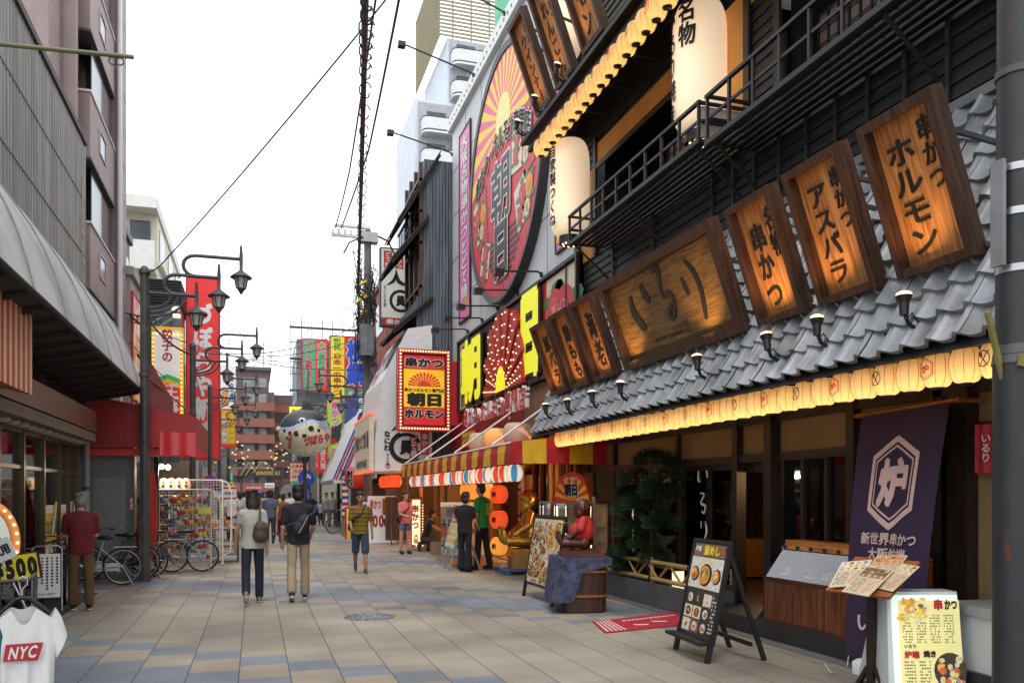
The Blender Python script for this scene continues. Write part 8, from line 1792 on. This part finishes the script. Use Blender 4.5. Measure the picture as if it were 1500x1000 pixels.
# ================= PEOPLE =================
SKIN=M('skin',(.5,.27,.17),.55,.1,scale=6); SKIN2=M('skin_tan',(.36,.18,.11),.55,.1,scale=6); HAIRB=M('hair_black',(.012,.011,.011),.5,.4,scale=20); HAIRG=M('hair_grey',(.2,.2,.2),.6,.4,scale=25); HAIRN=M('hair_brown',(.035,.018,.012),.5,.4,scale=20)
def shoe_mats(): pass
def person(label,loc,rz,H=1.7,f=False,sk=SKIN,hair=HAIRB,hairstyle='short',top=None,top_len=.0,sleeve=.55,bottom=None,leglen=1.0,shoe=BLACK,sole=WHITE,legs=((8,0),(-8,10)),arms=((5,10,8),(-5,10,8)),lean=0,headdir=(0,0),vox=.011,sit=False,loose=1.0,far=False,bag=None,grp=None,wide=1.0):
    s=H/1.7; t=T('person',label,'person',loc,rz,grp); V=Vector
    sw=(.155 if f else .185)*wide; hw=.085
    hip0=V((0,0,.9))
    J={}
    def leg(side,a,b):
        hp=hip0+V((side*hw,0,0)); d=V((side*.04,sin(R(a)),-cos(R(a)))); k=hp+d*.43; e=R(a-b); d2=V((0,sin(e),-cos(e))); an=k+d2*.40; return hp,k,an,e
    Ls=[leg(-1,*legs[0]),leg(1,*legs[1])]
    if sit: drop=.9-.42
    else: drop=min(l[2].z for l in Ls)-.085
    off=V((0,0,-drop)); 
    lv=V((0,sin(R(lean)),cos(R(lean))))
    pel=hip0+off; ch=pel+lv*.36; shc=pel+lv*.5; nk=pel+lv*.56; hd=pel+lv*.56+V((0,.03+.1*sin(R(headdir[0])),.0))+V((0,0,.15))
    Ls=[(a+off,b+off,c+off,e) for a,b,c,e in Ls]
    k_=lambda v:tuple(V(v)*s)
    sh=[('e',k_(pel+V((0,0,.04))),(.155*s*(1.05 if f else 1),.105*s,.12*s),(0,0,0)),('e',k_(pel+lv*.2),((.125 if f else .14)*s*wide,.092*s,.15*s),(-R(lean),0,0)),('e',k_(ch),((.14 if f else .165)*s*wide,.105*s,.17*s),(-R(lean),0,0)),
        ('c',k_(shc+V((-sw+.03,0,-.02))),k_(shc+V((sw-.03,0,-.02))),.062*s,.062*s),('c',k_(shc),k_(hd-V((0,0,.06))),.056*s,.05*s),
        ('e',k_(hd+V((0,0,.035))),(.074*s,.092*s,.1*s),(0,0,0)),('e',k_(hd+V((0,.025,-.035))),(.056*s,.07*s,.072*s),(0,0,0)),('e',k_(hd+V((0,.098,-.005))),(.014*s,.02*s,.024*s),(0,0,0)),
        ('e',k_(hd+V((.076,0,.01))),(.012*s,.022*s,.032*s),(0,0,0)),('e',k_(hd+V((-.076,0,.01))),(.012*s,.022*s,.032*s),(0,0,0))]
    for hp,kn,an,e in Ls:
        sh+=[('c',k_(hp),k_(kn),.082*s,.055*s),('c',k_(kn),k_(an),.055*s,.036*s),('e',k_(kn.lerp(an,.3)+V((0,-.015,0))),(.05*s,.052*s,.1*s),(e,0,0))]
    AR=[]
    for side,(a,b,o) in zip((-1,1),arms):
        S0=shc+V((side*sw,0,-.02)); a,b,o=R(a),R(b),R(o)
        d=V((side*sin(o),sin(a)*cos(o),-cos(a)*cos(o))); E0=S0+d*.28; d2=V((side*sin(o)*(.3 if b<.6 else -.9),sin(a+b),-cos(a+b))).normalized(); W0=E0+d2*.25
        AR.append((S0,E0,W0,d2,side)); sh+=[('c',k_(S0),k_(E0),.05*s,.04*s),('c',k_(E0),k_(W0),.04*s,.027*s),('c',k_(W0),k_(W0+d2*.085),.028*s,.032*s)]
        inn=V((-side,0,0)); fw=(V((0,1,0))-d2*d2.y).normalized() if abs(d2.y)<.95 else V((0,0,1))
        if not far:
            for q in range(4):
                base=W0+d2*.085+fw*(.027-.018*q); L=(.065,.075,.07,.055)[q]; m=base+d2*L*.55+inn*.006; tip=m+d2*L*.4+inn*.022
                sh+=[('c',k_(base),k_(m),.0095*s,.009*s),('c',k_(m),k_(tip),.009*s,.007*s)]
            tb=W0+d2*.03+fw*.024; sh+=[('c',k_(tb),k_(tb+d2*.04+fw*.026),.011*s,.009*s),('c',k_(tb+d2*.04+fw*.026),k_(tb+d2*.068+fw*.026+inn*.01),.009*s,.008*s)]
        else: sh.append(('c',k_(W0+d2*.08),k_(W0+d2*.15),.028*s,.016*s))
    v=vox*s*(2.0 if far else .85)
    blob(sh,v,'body',sk,t,1)
    # hair
    hs=[('e',k_(hd+V((0,-.012,.06))),(.083*s,.098*s,.088*s),(0,0,0)),('e',k_(hd+V((0,-.04,.015))),(.083*s,.074*s,.1*s),(0,0,0)),('e',k_(hd+V((0,.05,.105))),(.065*s,.045*s,.032*s),(0,0,0))]
    for q in range(10): hs.append(('e',k_(hd+V((.06*cos(q*2.4),-.02+.07*sin(q*2.4),.09+.02*(q%3)))),(.03*s,.03*s,.03*s),(0,0,0)))
    if hairstyle=='long': hs+=[('e',k_(hd+V((0,-.055,-.07))),(.098*s,.062*s,.15*s),(0,0,0)),('e',k_(hd+V((.07,-.01,-.05))),(.035*s,.055*s,.12*s),(0,0,0)),('e',k_(hd+V((-.07,-.01,-.05))),(.035*s,.055*s,.12*s),(0,0,0)),('e',k_(hd+V((.02,-.06,-.17))),(.075*s,.04*s,.09*s),(0,0,0))]
    if hairstyle=='bun': hs+=[('e',k_(hd+V((0,-.11,.08))),(.045*s,.045*s,.045*s),(0,0,0))]
    if hairstyle=='tail': hs+=[('c',k_(hd+V((0,-.1,.05))),k_(hd+V((0,-.12,-.1))),.03*s,.015*s)]
    if hairstyle=='bushy': hs+=[('e',k_(hd+V((0,-.02,.07))),(.1*s,.11*s,.1*s),(0,0,0)),('e',k_(hd+V((0,-.05,-.02))),(.095*s,.075*s,.09*s),(0,0,0))]
    blob(hs,v*.95,'hair',hair,t,4)
    if not far:
        mb=MB()
        for q in (-1,1): mb.ell(k_(hd+V((q*.03,.086,.022))),(.013*s,.007*s,.006*s),8,5); mb.tube([k_(hd+V((q*.015,.094,.042))),k_(hd+V((q*.032,.092,.048))),k_(hd+V((q*.05,.082,.042)))],.004*s,4)
        mb.build('eyes',INK,t); mb=MB(); mb.tube([k_(hd+V((-.022,.09,-.05))),k_(hd+V((0,.096,-.052))),k_(hd+V((.022,.09,-.05)))],.005*s,5); mb.build('mouth',M('lips',(.35,.12,.1),.5,.1),t)
    # shirt
    if top:
        g=.016*loose
        q=lambda u,w,d:(k_(pel+lv*u),w*s*wide+g*s,d*s+g*s)
        hipw=.16 if f else .152
        rg=[q(-.06-top_len,hipw+.004,.108),q(.02,hipw,.106),q(.12,.14 if f else .147,.098),q(.22,.134 if f else .15,.096),q(.33,.15 if f else .168,.106),q(.43,.15 if f else .172,.1),q(.485,.125 if f else .145,.082),q(.53,.07,.062),q(.56,.052,.052)]
        if sit: rg=rg[1:]
        c=[('l',rg),('c',k_(shc+V((-sw+.012,0,-.022))),k_(shc+V((0,0,.012))),.074*s,.074*s),('c',k_(shc+V((sw-.012,0,-.022))),k_(shc+V((0,0,.012))),.074*s,.074*s)]
        for S0,E0,W0,d2,side in AR:
            if sleeve<=1: c+=[('c',k_(S0),k_(S0.lerp(E0,sleeve)),.066*s,.062*s)] if sleeve>0 else []
            else: c+=[('c',k_(S0),k_(E0),.06*s,.052*s),('c',k_(E0),k_(E0.lerp(W0,sleeve-1)),.052*s,.042*s)]
        blob(c,v*1.05,'shirt',top,t,6)
    if bottom:
        c=[('l',[(k_(pel+V((0,0,-.06))),.15*s,.1*s),(k_(pel+V((0,0,.0))),.163*s,.113*s),(k_(pel+V((0,0,.07))),.152*s,.106*s),(k_(pel+V((0,0,.1))),.14*s,.098*s)])]
        for hp,kn,an,e in Ls:
            if leglen<=.5: c+=[('c',k_(hp),k_(hp.lerp(kn,leglen*2)),.095*s,.088*s)]
            else: c+=[('c',k_(hp),k_(kn),.09*s,.068*s),('c',k_(kn),k_(kn.lerp(an,(leglen-.5)*1.84)),.07*s,.054*s*loose)]
        blob(c,v*1.05,'trousers',bottom,t,5)
    for i,(hp,kn,an,e) in enumerate(Ls):
        pitch=-max(0,-e)*.9 if not sit else 0
        X=Matrix.Translation(k_(an))@Matrix.Rotation(pitch if an.z>.1 else 0,4,'X')
        mb=MB(); mb.ell((0,.055*s,-.035*s),(.043*s,.125*s,.042*s),12,8,X=X); mb.ell((0,-.01*s,0),(.042*s,.055*s,.05*s),10,7,X=X); o=mb.build('shoe',shoe,t)
        mb=MB(); mb.ell((0,.052*s,-.068*s),(.046*s,.13*s,.016*s),12,5,X=X); mb.build('sole',sole,o)
    t['_']=0; del t['_']
    return t,s,J,(pel*s,shc*s,sw*s,hd*s,AR,lv)
def strapbag(t,inf,m,strap,side=1,back=True,size=(.13,.06,.1),z=.12,label='bag'):
    pel,shc,sw,hd,AR,lv=inf; yb=-.15 if back else .13
    pts=[shc+Vector((-side*.1,-.0,.075)),shc+Vector((-side*.05,yb*.95,-.02)),pel+Vector((side*.06,yb*1.12,.3)),pel+Vector((side*.17,yb*.9,.14)),pel+Vector((side*.2,0,.1)),pel+Vector((side*.14,-yb*.9,.2)),pel+Vector((-.0,-yb*1.1,.38)),shc+Vector((-side*.08,-yb*.9,.0)),shc+Vector((-side*.1,0,.075))]
    MB().tube(pts,.014,5).build('strap',strap,t)
def bagobj(label,t,inf,dx,dy,dz,r,m,rot=0,strap=None,name='shoulder_bag',cat='bag'):
    pel=inf[0]; w=Matrix.Translation(t.location)@Matrix.Rotation(t.rotation_euler.z,4,'Z'); p=w@(pel+Vector((dx,dy,dz)))
    b=T(name,label,cat,p,t.rotation_euler.z+rot)
    blob([('e',(0,0,0),r,(0,0,0)),('e',(0,0,-r[2]*.35),(r[0]*1.1,r[1]*1.1,r[2]*.7),(0,0,0))],.012,'pouch',m,b,3)
    MB().tube([(-r[0]*.6,-r[1]*.9,r[2]*.2),(0,-r[1]*1.1,r[2]*.3),(r[0]*.6,-r[1]*.9,r[2]*.2)],.005,4).build('zip',BLACK,b)
    if strap:
        L=w.inverted(); iv=Matrix.Rotation(-rot,4,'Z'); pts=[iv@(Vector(q)-pel-Vector((dx,dy,dz))) for q in strap(inf)]
        MB().tube(pts,.017,6).build('strap',m,b)
    return b
MAR=M('tee_maroon',(.14,.008,.014),.85,.15,scale=4,bump=.15); BRT=M('trousers_brown',(.12,.065,.025),.85,.2,scale=5,bump=.2); JEAN=M('jeans_dark',(.008,.013,.03),.85,.3,scale=9); KHA=M('chinos_khaki',(.33,.26,.17),.85,.15,scale=5,bump=.2); NVY=M('polo_black',(.008,.009,.014),.8,.2,bump=.1,scale=5); TGR=M('tee_light_grey',(.42,.4,.36),.85,.1,scale=5,bump=.15); DEN=M('denim_blue',(.06,.1,.18),.85,.3,scale=10)
STR=stripes('tee_stripes',[('#8a7a1e',2),('#3a1016',1),('#a03018',1.2),('#1c2a1e',1),('#7a8a2a',1.5),('#2a1418',1)],.085,2,.85)
A0=lambda px,py:A(px,py,Z=0)
person('man with grey hair seen from behind in a maroon t-shirt and brown trousers',A0(119,893),.25,1.58,hair=HAIRG,top=MAR,sleeve=.75,bottom=BRT,legs=((4,0),(-4,3)),arms=((14,62,5),(14,62,5)),lean=6,headdir=(35,0),shoe=BLACK,sole=WHITE,loose=1.3,wide=1.0)
t,s,_,inf=person('woman walking away in a light grey top and dark jeans',A0(370,883),.03,1.62,f=True,hair=HAIRN,hairstyle='long',top=TGR,sleeve=.5,bottom=JEAN,legs=((-16,22),(5,0)),arms=((14,12,16),(-10,14,9)),shoe=M('shoe_tan',(.3,.18,.1),.7,.1),sole=M('sole_cream',(.6,.5,.4),.7),loose=1.2)
bagobj('slouchy brown shoulder bag on the back of the woman in grey',t,inf,.11,-.17,.2,(.11,.07,.16),M('bag_brown',(.07,.042,.03),.6,.2,scale=6,bump=.1),0,lambda i:[i[0]+Vector((.09,-.15,.32)),i[1]+Vector((.1,-.1,.0)),i[1]+Vector((.1,.0,.075)),i[1]+Vector((.11,.1,-.05))])
t,s,_,inf=person('man walking away in a black polo shirt and khaki trousers',A0(437,878),-.02,1.7,hairstyle='bushy',top=NVY,sleeve=.75,bottom=KHA,legs=((-12,16),(6,0)),arms=((-4,30,8),(12,40,10)),shoe=BLACK,sole=WHITE,loose=1.35)
SLG=M('sling_navy',(.02,.026,.05),.7,.3,scale=6)
b=bagobj('navy sling bag with tan straps slung across the black polo back',t,inf,.04,-.19,.26,(.085,.055,.17),SLG,0,lambda i:[i[0]+Vector((-.14,-.12,.12)),i[0]+Vector((.02,-.19,.3)),i[1]+Vector((.12,-.12,-.02)),i[1]+Vector((.14,0,.075)),i[1]+Vector((.08,.13,-.1))]); b.rotation_euler=(0,R(28),b.rotation_euler.z)
MB().tube([(.03,-.065,-.14),(.035,-.06,.0),(.03,-.055,.15)],.009,5).build('trim',M('strap_tan',(.35,.26,.13),.7),b)
t,s,_,inf=person('man walking toward the camera in a striped t-shirt and denim shorts',A0(528,840),pi-.1,1.62,sk=SKIN2,top=STR,sleeve=.75,bottom=M('denim_shorts',(.035,.055,.1),.85,.4,scale=9),leglen=.48,legs=((10,0),(-14,26)),arms=((-6,14,10),(8,55,6)),shoe=DGREY,sole=WHITE,loose=1.5)
bagobj('black crossbody bag on the hip of the man in stripes',t,inf,.2,.02,.12,(.05,.09,.11),BLACK,0,lambda i:[i[0]+Vector((.19,.03,.18)),i[0]+Vector((.1,.15,.3)),i[1]+Vector((-.03,.13,-.1)),i[1]+Vector((-.1,.03,.075)),i[1]+Vector((-.05,-.12,-.05))])
t,s,_,inf=person('woman facing the street in a coral pink t-shirt and denim shorts',A0(593,811),pi+.35,1.64,f=True,hair=HAIRN,hairstyle='bun',top=M('tee_coral',(.68,.16,.17),.85,.1,scale=5,bump=.15),sleeve=.7,bottom=M('denim_short_blue',(.1,.16,.27),.85,.3,scale=10),leglen=.22,legs=((2,0),(-3,0)),arms=((18,62,6),(15,65,8)),shoe=BLACK,sole=BLACK,loose=1.2,headdir=(15,0))
bagobj('small black crossbody bag beside the pink t-shirt woman',t,inf,.19,.0,.06,(.04,.08,.09),BLACK,0,lambda i:[i[0]+Vector((.18,.02,.1)),i[0]+Vector((.08,.14,.28)),i[1]+Vector((-.06,.12,-.1)),i[1]+Vector((-.1,.03,.075))])
p=A0(628,808); t,s,_,inf=person('man crouching low in a dark vest holding a paper beside a lit sign',(p.x-.08,p.y+.3,-.06),pi+1.15-pi,1.7,top=M('vest_dark',(.02,.02,.022),.8,.2),sleeve=.2,bottom=M('shorts_dark',(.06,.055,.05),.85,.2),leglen=.45,legs=((80,100),(75,95)),arms=((48,25,4),(50,28,6)),lean=22,sit=True,headdir=(0,0),hairstyle='short'); t.rotation_euler.z=-1.9
p=t.location; w=Matrix.Translation(t.location)@Matrix.Rotation(t.rotation_euler.z,4,'Z'); hh=w@(Vector(inf[4][0][2])*s+Vector((.12,.12,.0)))
q=T('paper_sheet','white sheet of paper held by the crouching man','paper',hh,t.rotation_euler.z); mb=MB(); mb.add([(-.12,-.05,0),(.12,-.05,.02),(.12,.14,.06),(-.12,.14,.03)],[(0,1,2,3)]); o=mb.build('sheet',WHITE,q); o.modifiers.new('s','SOLIDIFY').thickness=.003
q=T('low_stool','low dark stool under the crouching man','stool',(p.x,p.y,0)); MB().box((-.16,-.16,.22),(.16,.16,.27)).build('seat',DBROWN,q)
for sx in (-1,1):
    for sy in (-1,1): MB().box((sx*.13-.02,sy*.13-.02,0),(sx*.13+.02,sy*.13+.02,.22)).build('leg',DBROWN,q)
BKT=M('trousers_black',(.008,.008,.01),.85,.2,scale=5,bump=.2)
person('staff member in black t-shirt and wide black trousers facing the machine',A0(681,837),-.75,1.6,hairstyle='bushy',top=M('tee_black',(.01,.01,.012),.85,.2,bump=.1),sleeve=.6,bottom=BKT,legs=((3,0),(-3,0)),arms=((14,40,10),(10,45,8)),shoe=BLACK,sole=BLACK,loose=1.9,headdir=(10,0))
GT=M('tee_green',(.02,.28,.06),.8,.12,scale=5,bump=.12)
t,s,_,inf=person('tall staff member in green t-shirt with yellow print and black jeans',A0(706,834),.75,1.8,top=GT,sleeve=.7,bottom=BKT,legs=((4,0),(-6,6)),arms=((-4,12,7),(5,20,7)),shoe=BLACK,sole=BLACK,loose=1.25,sk=SKIN)
text(t,'串かつ朝日専門',0,1.14*s,.17*s,.14*s,M('print_lime',(.6,.65,.05),.8),y=-.148*s,bold=.04,name='print') if False else None
mb=MB(); random.seed(3)
pel,shc=inf[0],inf[1]
for r in range(5): 
    z=shc.z-.1-.05*r
    for k in range(6): mb.box((-.075+.025*k,-.152,z),(-.058+.025*k,-.142,z+.03))
mb.build('back_print',M('print_lime',(.6,.65,.05),.8),t)
# people farther down the street
fars=[('white shirt man walking away on the left side of the crowd',339,792,0,1.74,False,'short',(.68,.68,.7),(.03,.03,.035),HAIRB,.6),
('person in a long white blouse walking away in the crowd',352,789,.15,1.62,True,'short',(.66,.64,.64),(.4,.4,.4),HAIRB,1.5),
('person in a pale blue shirt half hidden behind the grey top woman',364,790,-.1,1.76,False,'short',(.5,.55,.6),(.1,.1,.12),HAIRB,.7),
('man in a slate blue shirt with a dark strap walking away',396,797,.05,1.72,False,'bushy',(.1,.13,.2),(.06,.065,.07),HAIRB,.6),
('woman in a rust brown sleeveless top and black trousers walking away',415,797,-.1,1.6,True,'tail',(.22,.08,.035),(.015,.015,.015),HAIRN,0),
('girl in a bright red dress among the crowd',405,785,.2,1.5,True,'long',(.6,.04,.05),(.5,.04,.05),HAIRN,.4),
('person in white shirt right of the man in the black polo',424,780,0,1.68,False,'short',(.65,.65,.66),(.05,.05,.08),HAIRB,.6),
('person in white carrying a black backpack strap in the crowd',431,777,.4,1.7,False,'short',(.62,.62,.63),(.03,.03,.03),HAIRB,.6),
('person in white t-shirt facing us far right, left of a pair',478,771,pi,1.7,True,'short',(.66,.66,.66),(.3,.28,.25),HAIRB,.6),
('person in white t-shirt facing us far right, right of a pair',487,771,pi-.2,1.72,False,'short',(.68,.68,.66),(.2,.25,.35),HAIRB,.6),
('child in black carrying a red bag far right',464,769,.2,1.25,True,'short',(.02,.02,.025),(.02,.02,.02),HAIRB,.6),
('child in pale blue beside the child in black',470,769,0,1.3,False,'short',(.3,.4,.5),(.03,.03,.04),HAIRB,.6),
('person in navy standing right of the blowfish pole',455,772,pi,1.66,False,'short',(.04,.06,.12),(.1,.1,.12),HAIRB,.6),
('person in beige far away in the middle of the street',388,768,pi,1.68,True,'long',(.5,.42,.32),(.1,.08,.07),HAIRN,.6),
('person in black far away near the street end, left one',377,765,0,1.72,False,'short',(.03,.03,.03),(.05,.05,.06),HAIRB,.6),
('person in teal far away near the street end',441,765,0,1.7,True,'short',(.05,.2,.22),(.05,.05,.06),HAIRB,.6),
('person in grey far away behind the white shirt man',346,768,pi,1.7,False,'short',(.2,.2,.21),(.08,.08,.1),HAIRB,.6),
('person in olive far down the street beside the mirror',420,766,.3,1.7,False,'short',(.14,.15,.06),(.1,.09,.08),HAIRB,.6),
('person in cream far down the street, walking toward us',398,765,pi,1.62,True,'long',(.6,.55,.45),(.2,.2,.25),HAIRN,.6),
('person in dark red far down the street on the left',371,769,0,1.68,False,'short',(.3,.04,.04),(.05,.05,.06),HAIRB,.6),
('person in light blue far down the street on the left',357,772,0,1.7,False,'short',(.3,.4,.55),(.06,.06,.08),HAIRB,.6),
('person in charcoal far right beside the striped canopy',494,769,pi,1.72,False,'short',(.06,.06,.065),(.05,.05,.06),HAIRB,.6),
('person in yellow far down the street in the middle',409,762,0,1.6,True,'short',(.6,.5,.15),(.1,.1,.12),HAIRB,.6),
('person in white far down the street near the gateway',434,761,pi,1.7,False,'short',(.6,.6,.6),(.06,.06,.08),HAIRB,.6),
('person in pink far away near the goods tables',330,775,pi,1.6,True,'long',(.6,.3,.33),(.08,.08,.1),HAIRN,.6)]
for i,(lb,px,py,rz,H,f,hs,tc,bc,hm,sl_) in enumerate(fars):
    a=(-1)**i
    person(lb,A0(px,py),rz,H,f=f,hair=hm,hairstyle=hs,top=M('cloth_%d'%i,tc,.85,.12),sleeve=sl_,bottom=M('trouser_%d'%i,bc,.85,.15),legs=((12*a,0 if a>0 else 14),(-12*a,14 if a>0 else 0)),arms=((-10*a,15,8),(10*a,15,8)),far=py<790,vox=.013,grp=None)
